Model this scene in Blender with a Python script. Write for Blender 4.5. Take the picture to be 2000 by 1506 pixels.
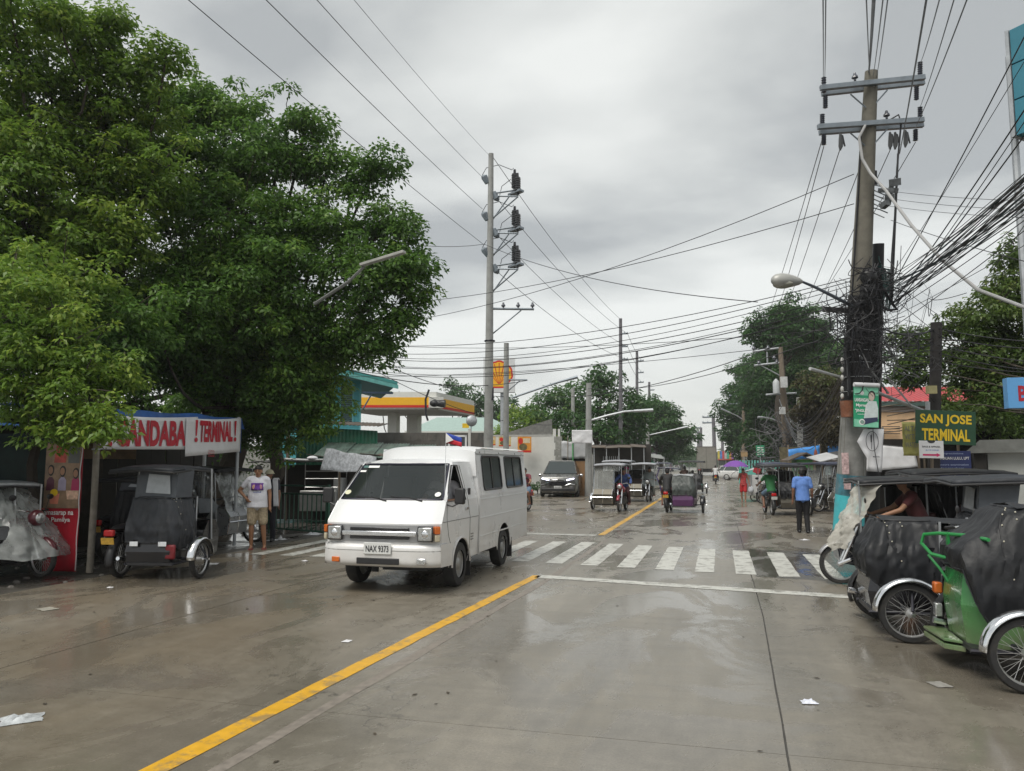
import bpy, bmesh, math, random
import numpy as np
from mathutils import Vector, Matrix, Euler, noise as mnoise
R_ = math.radians
rnd = random.Random(7)
scn = bpy.context.scene
for o in list(bpy.data.objects):
    bpy.data.objects.remove(o)
C = scn.collection

# ---------------------------------------------------------------- camera
FPX, CAMH = 1500.0, 1.75
PITCH = math.atan((905 - 753) / FPX)
YAW = math.atan(405 * math.cos(PITCH) / FPX)
cam_d = bpy.data.cameras.new('camera')
cam = bpy.data.objects.new('camera', cam_d)
C.objects.link(cam)
cam.location = (0, 0, CAMH)
cam.rotation_euler = (math.pi / 2 + PITCH, 0, YAW)
cam_d.sensor_width = 36.0
cam_d.lens = 36.0 * FPX / 2000.0
cam_d.clip_start = 0.05
cam_d.clip_end = 4000
scn.camera = cam

# ---------------------------------------------------------------- world, sun, exposure
w = bpy.data.worlds.new('World')
scn.world = w
w.use_nodes = True
SUN_EL, SUN_AZ = R_(58), R_(205)      # behind the camera, a little to the left
def build_world():
    nt = w.node_tree
    nt.nodes.clear()
    N = nt.nodes.new
    L = nt.links.new
    out = N('ShaderNodeOutputWorld')
    sky = N('ShaderNodeTexSky')
    sky.sky_type = 'NISHITA'
    sky.sun_disc = False
    sky.sun_elevation = SUN_EL
    sky.sun_rotation = SUN_AZ
    bg1 = N('ShaderNodeBackground')
    bg1.inputs['Strength'].default_value = 0.1
    L(sky.outputs[0], bg1.inputs['Color'])
    tc = N('ShaderNodeTexCoord')
    sep = N('ShaderNodeSeparateXYZ')
    L(tc.outputs['Generated'], sep.inputs[0])
    def mth(op, a, b=None, clamp=False):
        n = N('ShaderNodeMath')
        n.operation = op
        n.use_clamp = clamp
        for i, s in enumerate((a, b)):
            if s is None:
                continue
            if isinstance(s, (int, float)):
                n.inputs[i].default_value = s
            else:
                L(s, n.inputs[i])
        return n.outputs[0]
    zz = mth('ADD', mth('MAXIMUM', sep.outputs[2], 0.0), 0.22)
    u = mth('DIVIDE', sep.outputs[0], zz)
    v = mth('DIVIDE', sep.outputs[1], zz)
    cmb = N('ShaderNodeCombineXYZ')
    L(u, cmb.inputs[0])
    L(v, cmb.inputs[1])
    mp = N('ShaderNodeMapping')
    mp.inputs['Location'].default_value = (3.35, 1.6, 0.0)
    mp.inputs['Rotation'].default_value = (0, 0, R_(-25))
    mp.inputs['Scale'].default_value = (0.9, 1.15, 1)
    L(cmb.outputs[0], mp.inputs[0])
    n1 = N('ShaderNodeTexNoise')
    n1.inputs['Scale'].default_value = 1.25
    n1.inputs['Detail'].default_value = 7
    n1.inputs['Roughness'].default_value = 0.47
    n1.inputs['Distortion'].default_value = 0.15
    L(mp.outputs[0], n1.inputs['Vector'])
    cr = N('ShaderNodeValToRGB')
    cr.color_ramp.elements[0].position = 0.39
    cr.color_ramp.elements[0].color = (0.238, 0.247, 0.246, 1)
    cr.color_ramp.elements[1].position = 0.61
    cr.color_ramp.elements[1].color = (0.465, 0.472, 0.455, 1)
    e = cr.color_ramp.elements.new(0.5)
    e.color = (0.365, 0.373, 0.362, 1)
    L(n1.outputs['Fac'], cr.inputs[0])
    hz = N('ShaderNodeMapRange')      # overcast deck thins to an even bright haze near the horizon
    hz.inputs['From Min'].default_value = 0.0
    hz.inputs['From Max'].default_value = 0.26
    hz.inputs['To Min'].default_value = 1.0
    hz.inputs['To Max'].default_value = 0.0
    hz.interpolation_type = 'SMOOTHSTEP'
    L(sep.outputs[2], hz.inputs['Value'])
    mx = N('ShaderNodeMix')
    mx.data_type = 'RGBA'
    L(mth('MULTIPLY', hz.outputs[0], 0.85), mx.inputs['Factor'])
    L(cr.outputs[0], mx.inputs['A'])
    mx.inputs['B'].default_value = (0.45, 0.452, 0.432, 1)
    bg2 = N('ShaderNodeBackground')
    bg2.inputs['Strength'].default_value = 1.0
    L(mx.outputs['Result'], bg2.inputs['Color'])
    ms = N('ShaderNodeMixShader')
    ms.inputs[0].default_value = 0.93
    L(bg1.outputs[0], ms.inputs[1])
    L(bg2.outputs[0], ms.inputs[2])
    L(ms.outputs[0], out.inputs['Surface'])
build_world()
sun_d = bpy.data.lights.new('sun', 'SUN')
sun_d.energy = 1.5
sun_d.angle = R_(35)
sun_d.color = (1.0, 0.96, 0.88)
sun = bpy.data.objects.new('sun', sun_d)
C.objects.link(sun)
sun.rotation_euler = (math.pi / 2 - SUN_EL, 0, math.pi - SUN_AZ)
sun.location = (0, 0, 30)
vs = scn.view_settings
scn.display_settings.display_device = 'sRGB'
vs.view_transform = 'Standard'
vs.look = 'None'
vs.exposure = 0.98
vs.gamma = 1.0
vs.use_curve_mapping = False
scn.cycles.max_bounces = 6
scn.cycles.diffuse_bounces = 3
scn.cycles.glossy_bounces = 3
scn.cycles.transmission_bounces = 4
scn.cycles.transparent_max_bounces = 10
scn.cycles.use_denoising = True
scn.cycles.caustics_reflective = False
scn.cycles.caustics_refractive = False

# ---------------------------------------------------------------- survey of the place (photo point -> real point)
_F0 = Vector((-math.sin(YAW), math.cos(YAW), 0))
_R = Vector((math.cos(YAW), math.sin(YAW), 0))
_F = _F0 * math.cos(PITCH) + Vector((0, 0, math.sin(PITCH)))
_U = -_F0 * math.sin(PITCH) + Vector((0, 0, math.cos(PITCH)))
def ray(px, py):
    return _F + _R * ((px - 1000) / FPX) + _U * ((753 - py) / FPX)
def G(px, py, z=0.0):
    d = ray(px, py)
    return Vector((0, 0, CAMH)) + d * ((z - CAMH) / d.z)
def D(px, py, dep):
    return Vector((0, 0, CAMH)) + ray(px, py) * dep
def PY(px, py, y):
    d = ray(px, py)
    return Vector((0, 0, CAMH)) + d * (y / d.y)
def PX(px, py, x):
    d = ray(px, py)
    return Vector((0, 0, CAMH)) + d * (x / d.x)

# ---------------------------------------------------------------- materials
MATS = {}
def M(name, rgb=(0.5, 0.5, 0.5), rough=0.55, metal=0.0, var=0.18, scale=6.0, bump=0.0, bscale=40.0, spec=0.5,
      alpha=1.0, trans=0.0, dirt=None, dirt_amt=0.35, emit=0.0, coat=0.0, objrand=0.0, stretch=None, dlim=(0.48, 0.72), zdirt=None):
    if name in MATS:
        return MATS[name]
    m = bpy.data.materials.new(name)
    m.use_nodes = True
    nt = m.node_tree
    N = nt.nodes.new
    L = nt.links.new
    b = nt.nodes['Principled BSDF']
    b.inputs['Metallic'].default_value = metal
    b.inputs['Specular IOR Level'].default_value = spec
    b.inputs['Alpha'].default_value = alpha
    b.inputs['Transmission Weight'].default_value = trans
    b.inputs['Coat Weight'].default_value = coat
    tc = N('ShaderNodeTexCoord')
    vec = tc.outputs['Object']
    if stretch:
        mp = N('ShaderNodeMapping')
        mp.inputs['Scale'].default_value = stretch
        L(vec, mp.inputs[0])
        vec = mp.outputs[0]
    no = N('ShaderNodeTexNoise')
    no.inputs['Scale'].default_value = scale
    no.inputs['Detail'].default_value = 6
    no.inputs['Roughness'].default_value = 0.6
    L(vec, no.inputs['Vector'])
    mr = N('ShaderNodeMapRange')
    mr.inputs['From Min'].default_value = 0.3
    mr.inputs['From Max'].default_value = 0.7
    mr.inputs['To Min'].default_value = 1 - var
    mr.inputs['To Max'].default_value = 1 + var
    L(no.outputs['Fac'], mr.inputs['Value'])
    fac = mr.outputs[0]
    if objrand:
        oi = N('ShaderNodeObjectInfo')
        mo = N('ShaderNodeMapRange')
        mo.inputs['To Min'].default_value = 1 - objrand
        mo.inputs['To Max'].default_value = 1 + objrand
        L(oi.outputs['Random'], mo.inputs['Value'])
        mm = N('ShaderNodeMath')
        mm.operation = 'MULTIPLY'
        L(fac, mm.inputs[0])
        L(mo.outputs[0], mm.inputs[1])
        fac = mm.outputs[0]
    vm = N('ShaderNodeVectorMath')
    vm.operation = 'SCALE'
    vm.inputs[0].default_value = rgb
    L(fac, vm.inputs['Scale'])
    col = vm.outputs[0]
    if dirt:
        n2 = N('ShaderNodeTexNoise')
        n2.inputs['Scale'].default_value = scale * 0.45
        n2.inputs['Detail'].default_value = 8
        n2.inputs['Roughness'].default_value = 0.7
        L(vec, n2.inputs['Vector'])
        m2 = N('ShaderNodeMapRange')
        m2.inputs['From Min'].default_value, m2.inputs['From Max'].default_value = dlim
        m2.inputs['To Max'].default_value = dirt_amt
        L(n2.outputs['Fac'], m2.inputs['Value'])
        mx = N('ShaderNodeMix')
        mx.data_type = 'RGBA'
        L(m2.outputs[0], mx.inputs['Factor'])
        L(col, mx.inputs['A'])
        mx.inputs['B'].default_value = (*dirt, 1)
        col = mx.outputs['Result']
    if zdirt:
        sz = N('ShaderNodeSeparateXYZ')
        L(tc.outputs['Object'], sz.inputs[0])
        mz = N('ShaderNodeMapRange')
        mz.inputs['From Min'].default_value, mz.inputs['From Max'].default_value = zdirt[1], zdirt[0]
        L(sz.outputs[2], mz.inputs['Value'])
        n4 = N('ShaderNodeTexNoise')
        n4.inputs['Scale'].default_value = 3.5
        n4.inputs['Detail'].default_value = 8
        L(vec, n4.inputs['Vector'])
        m4 = N('ShaderNodeMath')
        m4.operation = 'MULTIPLY'
        L(mz.outputs[0], m4.inputs[0])
        L(n4.outputs['Fac'], m4.inputs[1])
        m5 = N('ShaderNodeMath')
        m5.operation = 'MULTIPLY'
        m5.inputs[1].default_value = zdirt[2]
        L(m4.outputs[0], m5.inputs[0])
        mx = N('ShaderNodeMix')
        mx.data_type = 'RGBA'
        L(m5.outputs[0], mx.inputs['Factor'])
        L(col, mx.inputs['A'])
        mx.inputs['B'].default_value = (0.30, 0.235, 0.165, 1)
        col = mx.outputs['Result']
    L(col, b.inputs['Base Color'])
    rr = N('ShaderNodeMapRange')
    rr.inputs['To Min'].default_value = max(0.02, rough - 0.12)
    rr.inputs['To Max'].default_value = min(1, rough + 0.12)
    L(no.outputs['Fac'], rr.inputs['Value'])
    L(rr.outputs[0], b.inputs['Roughness'])
    if bump:
        n3 = N('ShaderNodeTexNoise')
        n3.inputs['Scale'].default_value = bscale
        n3.inputs['Detail'].default_value = 4
        L(vec, n3.inputs['Vector'])
        bp = N('ShaderNodeBump')
        bp.inputs['Strength'].default_value = bump
        bp.inputs['Distance'].default_value = 0.02
        L(n3.outputs['Fac'], bp.inputs['Height'])
        L(bp.outputs[0], b.inputs['Normal'])
    if emit:
        b.inputs['Emission Color'].default_value = (*rgb, 1)
        b.inputs['Emission Strength'].default_value = emit
    MATS[name] = m
    return m

WHITE = M('white_paint', (0.74, 0.75, 0.76), 0.3, var=0.03, coat=0.4, dirt=(0.45, 0.40, 0.33), dirt_amt=0.12, scale=2.0, zdirt=(0.3, 1.0, 0.75))
CHROME = M('chrome', (0.75, 0.76, 0.78), 0.18, 1.0, var=0.06)
STEEL = M('brushed_steel', (0.55, 0.55, 0.55), 0.35, 0.9, var=0.12, scale=5)
GALV = M('galvanised', (0.42, 0.44, 0.46), 0.5, 0.6, var=0.15, scale=8)
BLACKP = M('black_plastic', (0.018, 0.018, 0.02), 0.45, var=0.2)
BLACKG = M('black_gloss', (0.012, 0.012, 0.015), 0.22, var=0.15, coat=0.4)
RUBBER = M('rubber', (0.02, 0.02, 0.021), 0.75, var=0.25, scale=14, dirt=(0.09, 0.08, 0.065), dirt_amt=0.4)
TARP = M('black_tarp', (0.013, 0.014, 0.017), 0.5, var=0.35, scale=5, bump=0.5, bscale=9, spec=0.35, dirt=(0.045, 0.045, 0.045), dirt_amt=0.4)
TARP2 = M('dark_grey_tarp', (0.030, 0.033, 0.040), 0.5, var=0.35, scale=5, bump=0.5, bscale=9, spec=0.35, dirt=(0.08, 0.08, 0.08), dirt_amt=0.35)
GLASS = M('tinted_glass', (0.02, 0.025, 0.025), 0.05, var=0.0, alpha=0.82, spec=0.8)
CLEARG = M('window_glass', (0.06, 0.09, 0.085), 0.05, var=0.0, alpha=0.5, spec=0.8)
PLASTIC = M('clear_plastic_sheet', (0.62, 0.64, 0.62), 0.18, var=0.12, scale=4, alpha=0.34, bump=0.6, bscale=9, spec=0.8)
PLASTIC2 = M('cloudy_plastic_sheet', (0.60, 0.58, 0.52), 0.28, var=0.15, scale=5, alpha=0.60, bump=0.6, bscale=9)
LENS = M('lamp_lens', (0.42, 0.43, 0.43), 0.12, 0.55, var=0.35, scale=45, coat=0.6)
ORANGE = M('orange_lens', (0.55, 0.13, 0.02), 0.2, var=0.1)
REDL = M('red_lens', (0.42, 0.01, 0.012), 0.18, var=0.1)
CONC = M('concrete', (0.36, 0.36, 0.345), 0.8, var=0.14, scale=5, bump=0.3, dirt=(0.14, 0.13, 0.12), dirt_amt=0.5)
POLEC = M('pole_concrete', (0.33, 0.335, 0.325), 0.75, var=0.12, scale=4, bump=0.25, bscale=60, dirt=(0.16, 0.155, 0.14), dirt_amt=0.5)
CABLE = M('cable_black', (0.012, 0.012, 0.016), 0.5, var=0.1)
CABLEG = M('cable_grey', (0.10, 0.10, 0.105), 0.6, var=0.1)
SKIN = M('skin', (0.30, 0.155, 0.09), 0.5, var=0.08)
SKIN2 = M('skin_dark', (0.20, 0.095, 0.055), 0.5, var=0.08)
HAIR = M('hair', (0.012, 0.010, 0.010), 0.5, var=0.2)
WHITEC = M('white_cloth', (0.72, 0.72, 0.76), 0.85, var=0.06)
BARK = M('bark', (0.055, 0.045, 0.035), 0.9, var=0.3, bump=0.6, bscale=18)
WOOD = M('weathered_wood', (0.20, 0.16, 0.12), 0.8, var=0.25, stretch=(1, 1, 0.15))
WIRE_STEEL = M('spoke_steel', (0.5, 0.5, 0.5), 0.35, 0.8, var=0.05)

# ---------------------------------------------------------------- mesh building
SPLIT = set('post crossarm cab_side body_side body_rib arch_lip mud_flap pin_insulator brace column rail jumper_wire dead_end_insulator white_meter steel_band snap reflector gate_post loose_sheet upper_pane torn_bill steel_bracket support relay inner_wall vent door_seam wiper corner_trim rafter side_panel steel_strap eave_bracket cable_wrap_band headlight_cowl lamp_arm green_cable foot_peg pipe fence_wire canvas_hem grip mirror'.split())
class MB:
    def __init__(s):
        s.v = []
        s.f = []
    def add(s, vs_, fs):
        o = len(s.v)
        s.v += [tuple(p) for p in vs_]
        s.f += [tuple(i + o for i in f) for f in fs]
        return s
    def poly(s, pts):
        return s.add(pts, [tuple(range(len(pts)))])
    def box(s, c, d, rot=None):
        x, y, z = (k / 2 for k in d)
        vs_ = [Vector(p) for p in ((-x, -y, -z), (x, -y, -z), (x, y, -z), (-x, y, -z), (-x, -y, z), (x, -y, z), (x, y, z), (-x, y, z))]
        if rot is not None:
            q = Euler(rot).to_matrix() if not isinstance(rot, Matrix) else rot
            vs_ = [q @ p for p in vs_]
        c = Vector(c)
        return s.add([p + c for p in vs_], [(0, 3, 2, 1), (4, 5, 6, 7), (0, 1, 5, 4), (1, 2, 6, 5), (2, 3, 7, 6), (3, 0, 4, 7)])
    def b2(s, a, b):
        return s.box([(p + q) / 2 for p, q in zip(a, b)], [abs(q - p) for p, q in zip(a, b)])
    def tube(s, pts, r, n=6, caps=True, closed=False):
        pts = [Vector(p) for p in pts]
        k = len(pts)
        rs = r if isinstance(r, (list, tuple)) else [r] * k
        vs_ = []
        up = None
        for i, p in enumerate(pts):
            if closed:
                t = pts[(i + 1) % k] - pts[i - 1]
            else:
                t = pts[min(i + 1, k - 1)] - pts[max(i - 1, 0)]
            if t.length < 1e-9:
                t = Vector((0, 0, 1))
            t.normalize()
            if up is None:
                a = Vector((0, 0, 1)) if abs(t.z) < 0.9 else Vector((1, 0, 0))
                up = t.cross(a).normalized()
            up = (up - t * up.dot(t))
            if up.length < 1e-6:
                up = t.orthogonal()
            up.normalize()
            bi = t.cross(up)
            for j in range(n):
                an = 2 * math.pi * j / n
                vs_.append(p + (up * math.cos(an) + bi * math.sin(an)) * rs[i])
        fs = []
        for i in range(k if closed else k - 1):
            i2 = (i + 1) % k
            for j in range(n):
                fs.append((i * n + j, i * n + (j + 1) % n, i2 * n + (j + 1) % n, i2 * n + j))
        if caps and not closed:
            fs.append(tuple(range(n))[::-1])
            fs.append(tuple((k - 1) * n + j for j in range(n)))
        return s.add(vs_, fs)
    def cap(s, p0, p1, r0, r1, n=10):
        p0, p1 = Vector(p0), Vector(p1)
        d = p1 - p0
        Ln = max(d.length, 1e-6)
        d = d / Ln
        pts, rs = [], []
        for a in (-85, -60, -30):
            pts.append(p0 + d * r0 * math.sin(R_(a)))
            rs.append(r0 * math.cos(R_(a)))
        pts += [p0, p1]
        rs += [r0, r1]
        for a in (30, 60, 85):
            pts.append(p1 + d * r1 * math.sin(R_(a)))
            rs.append(r1 * math.cos(R_(a)))
        return s.tube(pts, rs, n)
    def ell(s, c, r, nu=12, nv=8, v0=-90, v1=90):
        c = Vector(c)
        r = (r, r, r) if isinstance(r, (int, float)) else r
        def fn(u, v):
            a = 2 * math.pi * u
            e = R_(v0 + (v1 - v0) * v)
            return c + Vector((r[0] * math.cos(e) * math.cos(a), r[1] * math.cos(e) * math.sin(a), r[2] * math.sin(e)))
        return s.grid(fn, nu, nv, True)
    def grid(s, fn, nu, nv, cu=False):
        cols = nu if cu else nu + 1
        vs_ = [fn(i / nu, j / nv) for j in range(nv + 1) for i in range(cols)]
        fs = []
        for j in range(nv):
            for i in range(nu):
                i2 = (i + 1) % cols
                fs.append((j * cols + i, j * cols + i2, (j + 1) * cols + i2, (j + 1) * cols + i))
        return s.add(vs_, fs)
    def prism(s, pl, ax, a0, a1):
        def mk(p, a):
            return {'x': (a, p[0], p[1]), 'y': (p[0], a, p[1]), 'z': (p[0], p[1], a)}[ax]
        n = len(pl)
        vs_ = [mk(p, a0) for p in pl] + [mk(p, a1) for p in pl]
        fs = [tuple(range(n))[::-1], tuple(range(n, 2 * n))]
        for i in range(n):
            j = (i + 1) % n
            fs.append((i, j, n + j, n + i))
        return s.add(vs_, fs)
    def torus(s, c, R, r, ax='x', n=28, m=6, a0=0.0, a1=360.0):
        c = Vector(c)
        full = abs(a1 - a0) >= 359.9
        pts = []
        k = n if full else n + 1
        for i in range(k):
            a = R_(a0 + (a1 - a0) * i / n)
            e = (math.cos(a) * R, math.sin(a) * R)
            pts.append(c + Vector({'x': (0, e[0], e[1]), 'y': (e[0], 0, e[1]), 'z': (e[0], e[1], 0)}[ax]))
        return s.tube(pts, r, m, closed=full)
    def disc(s, c, r, ax='y', n=20, t=0.004):
        pl = [(r * math.cos(2 * math.pi * i / n), r * math.sin(2 * math.pi * i / n)) for i in range(n)]
        k = {'x': 0, 'y': 1, 'z': 2}[ax]
        o = len(s.v)
        s.prism(pl, ax, -t / 2, t / 2)
        for i in range(o, len(s.v)):
            s.v[i] = tuple(a + b for a, b in zip(s.v[i], c))
        return s
    def xf(s, mtx):
        s.v = [tuple(mtx @ Vector(p)) for p in s.v]
        return s
    def mesh(s, name, smooth=True, ang=38):
        me = bpy.data.meshes.new(name)
        me.from_pydata(s.v, [], s.f)
        me.validate()
        if smooth:
            me.shade_smooth()
            me.set_sharp_from_angle(angle=R_(ang))
        me.update()
        return me
    def islands(s):
        p = list(range(len(s.v)))
        def fd(a):
            while p[a] != a:
                p[a] = p[p[a]]
                a = p[a]
            return a
        for f in s.f:
            for a in f[1:]:
                p[fd(a)] = fd(f[0])
        g = {}
        for f in s.f:
            g.setdefault(fd(f[0]), []).append(f)
        out = []
        for fs in g.values():
            m_, k = {}, MB()
            for f in fs:
                for a in f:
                    if a not in m_:
                        m_[a] = len(k.v)
                        k.v.append(s.v[a])
                k.f.append(tuple(m_[a] for a in f))
            out.append(k)
        return out
    def build(s, name, mat, parent=None, smooth=True, bevel=0.0, kind=None, ang=38, label=None, solid=0.0):
        if parent is not None and kind is None and name in SPLIT:
            ks = s.islands()
            if len(ks) > 1:
                return [k.build(name, mat, parent, smooth, bevel, 'x', ang, label, solid) for k in ks][0]
        if kind == 'x':
            kind = None
        me = s.mesh(name, smooth, ang)
        if mat is not None:
            me.materials.append(mat)
        o = bpy.data.objects.new(name, me)
        C.objects.link(o)
        if parent is not None:
            o.parent = parent
        if solid:
            md = o.modifiers.new('thickness', 'SOLIDIFY')
            md.thickness = solid
        if bevel:
            md = o.modifiers.new('bevel', 'BEVEL')
            md.width = bevel
            md.segments = 2
            md.limit_method = 'ANGLE'
            md.angle_limit = R_(40)
            md.harden_normals = False
        if kind:
            o['kind'] = kind
        if label:
            o['label'] = label
        return o

def inst(name, me, parent=None, loc=(0, 0, 0), rot=(0, 0, 0), scale=(1, 1, 1)):
    o = bpy.data.objects.new(name, me)
    C.objects.link(o)
    o.parent = parent
    o.location, o.rotation_euler, o.scale = loc, rot, scale
    return o
def tag(o, label, cat, group=None, kind=None):
    o['label'] = label
    o['category'] = cat
    if group:
        o['group'] = group
    if kind:
        o['kind'] = kind
    return o
def thing(name, label, cat, loc=(0, 0, 0), rz=0.0, group=None):
    o = bpy.data.objects.new(name, None)
    C.objects.link(o)
    o.empty_display_size = 0.2
    o.location = loc
    o.rotation_euler = (0, 0, R_(rz))
    return tag(o, label, cat, group)
def structure(o):
    o['kind'] = 'structure'
    return o
def jit(k=1.0):
    return rnd.uniform(-k, k)
def nz(x, y=0.0, z=0.0):
    return mnoise.noise(Vector((x, y, z)))

_txt_cache = {}
def text(txt, wid, hei, mat, parent, loc, rot=(math.pi / 2, 0, 0), bold=0.012, name='lettering', depth=0.004, shear=0.0, warp=None):
    """lettering as a mesh fitted to a wid x hei box whose centre is loc (flat in its local XY plane)"""
    cu = bpy.data.curves.new('lettering_curve', 'FONT')
    cu.body = txt
    cu.offset = bold
    cu.extrude = 0.0
    cu.align_x = 'CENTER'
    cu.resolution_u = 3
    cu.shear = shear
    o = bpy.data.objects.new('tmp', cu)
    C.objects.link(o)
    dg = bpy.context.evaluated_depsgraph_get()
    me = bpy.data.meshes.new_from_object(o.evaluated_get(dg))
    bpy.data.objects.remove(o)
    n = len(me.vertices)
    co = np.empty(n * 3, dtype=np.float32)
    me.vertices.foreach_get('co', co)
    co = co.reshape(-1, 3)
    if n:
        lo, hi = co.min(0), co.max(0)
        co[:, 0] = (co[:, 0] - (lo[0] + hi[0]) / 2) * wid / max(hi[0] - lo[0], 1e-6)
        co[:, 1] = (co[:, 1] - (lo[1] + hi[1]) / 2) * hei / max(hi[1] - lo[1], 1e-6)
        co[:, 2] = depth
        if warp:
            for i in range(n):
                co[i] = warp(*co[i])
    me.vertices.foreach_set('co', co.reshape(-1))
    me.update()
    me.materials.clear()
    me.materials.append(mat)
    ob = bpy.data.objects.new(name, me)
    C.objects.link(ob)
    ob.parent = parent
    ob.location = loc
    ob.rotation_euler = rot
    return ob

def remesh(mb, vox, it=5, fac=0.5):
    """one continuous skin over overlapping pieces"""
    me = mb.mesh('tmp', False)
    o = bpy.data.objects.new('tmp', me)
    C.objects.link(o)
    md = o.modifiers.new('r', 'REMESH')
    md.mode = 'VOXEL'
    md.voxel_size = vox
    sm = o.modifiers.new('s', 'SMOOTH')
    sm.iterations = it
    sm.factor = fac
    dg = bpy.context.evaluated_depsgraph_get()
    out = bpy.data.meshes.new_from_object(o.evaluated_get(dg))
    bpy.data.objects.remove(o)
    out.shade_smooth()
    out.materials.clear()
    return out
# ================================================================= GROUND AND ROAD
def wet_ground(name, base, mud, mud_refl_x, rough=(0.10, 0.42), objrand=0.0, damp=0.45):
    m = bpy.data.materials.new(name)
    m.use_nodes = True
    nt = m.node_tree
    N, L = nt.nodes.new, nt.links.new
    b = nt.nodes['Principled BSDF']
    geo = N('ShaderNodeNewGeometry')
    P_ = geo.outputs['Position']
    def noise(scale, det, rg, st=(1, 1, 1), dist=0.0):
        mp = N('ShaderNodeMapping')
        mp.inputs['Scale'].default_value = st
        L(P_, mp.inputs[0])
        n = N('ShaderNodeTexNoise')
        n.inputs['Scale'].default_value = scale
        n.inputs['Detail'].default_value = det
        n.inputs['Roughness'].default_value = rg
        n.inputs['Distortion'].default_value = dist
        L(mp.outputs[0], n.inputs['Vector'])
        return n.outputs['Fac']
    def rng(s, a, b_, c, d):
        n = N('ShaderNodeMapRange')
        for k, v in zip(('From Min', 'From Max', 'To Min', 'To Max'), (a, b_, c, d)):
            n.inputs[k].default_value = v
        L(s, n.inputs['Value'])
        return n.outputs[0]
    def mul(a, c):
        n = N('ShaderNodeMath')
        n.operation = 'MULTIPLY'
        for i, s in enumerate((a, c)):
            if isinstance(s, (int, float)):
                n.inputs[i].default_value = s
            else:
                L(s, n.inputs[i])
        return n.outputs[0]
    def mix(fac, a, c):
        n = N('ShaderNodeMix')
        n.data_type = 'RGBA'
        L(fac, n.inputs['Factor'])
        for k, s in (('A', a), ('B', c)):
            if isinstance(s, tuple):
                n.inputs[k].default_value = (*s, 1)
            else:
                L(s, n.inputs[k])
        return n.outputs['Result']
    broad = noise(0.35, 5, 0.6, (1, 0.45, 1), 0.4)
    fine = noise(6.0, 9, 0.72)
    grain = noise(55, 6, 0.8)
    streak = noise(1.1, 6, 0.65, (2.2, 0.16, 1))
    cross = noise(2.2, 5, 0.7, (0.25, 2.5, 1))
    val = mul(mul(rng(fine, 0.3, 0.7, 0.84, 1.14), rng(streak, 0.3, 0.7, 0.80, 1.18)), mul(rng(grain, 0.3, 0.7, 0.72, 1.26), rng(cross, 0.3, 0.75, 1.08, 0.86)))
    if objrand:
        oi = N('ShaderNodeObjectInfo')
        val = mul(val, rng(oi.outputs['Random'], 0, 1, 1 - objrand, 1 + objrand))
    vm = N('ShaderNodeVectorMath')
    vm.operation = 'SCALE'
    vm.inputs[0].default_value = base
    L(val, vm.inputs['Scale'])
    col = mix(mul(rng(broad, 0.44, 0.66, 0, 1), damp), vm.outputs[0], tuple(c * 0.5 for c in base))
    sep = N('ShaderNodeSeparateXYZ')
    L(P_, sep.inputs[0])
    mudm = None
    for (x0, x1, amt) in mud_refl_x:  # brown lanes: mud, plus tree and tricycle reflections painted into the colour
        k = mul(rng(sep.outputs[0], x0, x1, 0, 1), amt)
        mk = mul(k, rng(noise(0.55 if x1 > x0 else 0.5, 7, 0.62, (1, 0.5, 1), 0.6), 0.34, 0.6, 0.25, 1))
        col = mix(mk, col, mud)
    # small dark pits and spots of dirt
    vo = N('ShaderNodeTexVoronoi')
    vo.inputs['Scale'].default_value = 2.6
    L(P_, vo.inputs['Vector'])
    spot = mul(rng(vo.outputs['Distance'], 0.03, 0.10, 1, 0), rng(noise(0.9, 4, 0.6), 0.5, 0.6, 0, 0.75))
    col = mix(spot, col, (0.03, 0.028, 0.025))
    # hairline cracks
    mpc = N('ShaderNodeMapping')
    mpc.inputs['Scale'].default_value = (1, 0.7, 1)
    wob = N('ShaderNodeVectorMath')
    wob.operation = 'ADD'
    nw = N('ShaderNodeTexNoise')
    nw.inputs['Scale'].default_value = 2.5
    nw.inputs['Detail'].default_value = 6
    L(P_, nw.inputs['Vector'])
    L(P_, mpc.inputs[0])
    L(mpc.outputs[0], wob.inputs[0])
    L(nw.outputs['Color'], wob.inputs[1])
    vc = N('ShaderNodeTexVoronoi')
    vc.feature = 'DISTANCE_TO_EDGE'
    vc.inputs['Scale'].default_value = 0.42
    L(wob.outputs[0], vc.inputs['Vector'])
    crack = mul(rng(vc.outputs['Distance'], 0.0, 0.006, 1, 0), rng(noise(0.45, 3, 0.5), 0.52, 0.6, 0, 0.75))
    col = mix(crack, col, (0.045, 0.042, 0.038))
    film = noise(0.75, 9, 0.66, (1, 0.55, 1), 0.9)
    wet = rng(film, 0.47, 0.55, 0, 1)
    col = mix(mul(wet, 0.30), col, tuple(c * 0.55 for c in base))
    L(col, b.inputs['Base Color'])
    L(mul(rng(wet, 0, 1, rough[1], rough[0]), rng(fine, 0.3, 0.7, 0.8, 1.25)), b.inputs['Roughness'])
    b.inputs['Specular IOR Level'].default_value = 0.45
    bp = N('ShaderNodeBump')
    bp.inputs['Strength'].default_value = 0.12
    bp.inputs['Distance'].default_value = 0.01
    L(mul(noise(34, 6, 0.7), rng(film, 0.4, 0.6, 1.0, 0.25)), bp.inputs['Height'])
    L(bp.outputs[0], b.inputs['Normal'])
    return m
CONCRETE_ROAD = wet_ground('wet_concrete_road', (0.212, 0.193, 0.160), (0.140, 0.106, 0.066), ((0.6, 3.2, 0.8), (-2.6, -5.0, 0.6)), (0.14, 0.36), objrand=0.05)
DIRT = wet_ground('wet_dirt_and_asphalt', (0.085, 0.078, 0.068), (0.10, 0.085, 0.062), ((0, 4, 0.4),), (0.12, 0.55))
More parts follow.
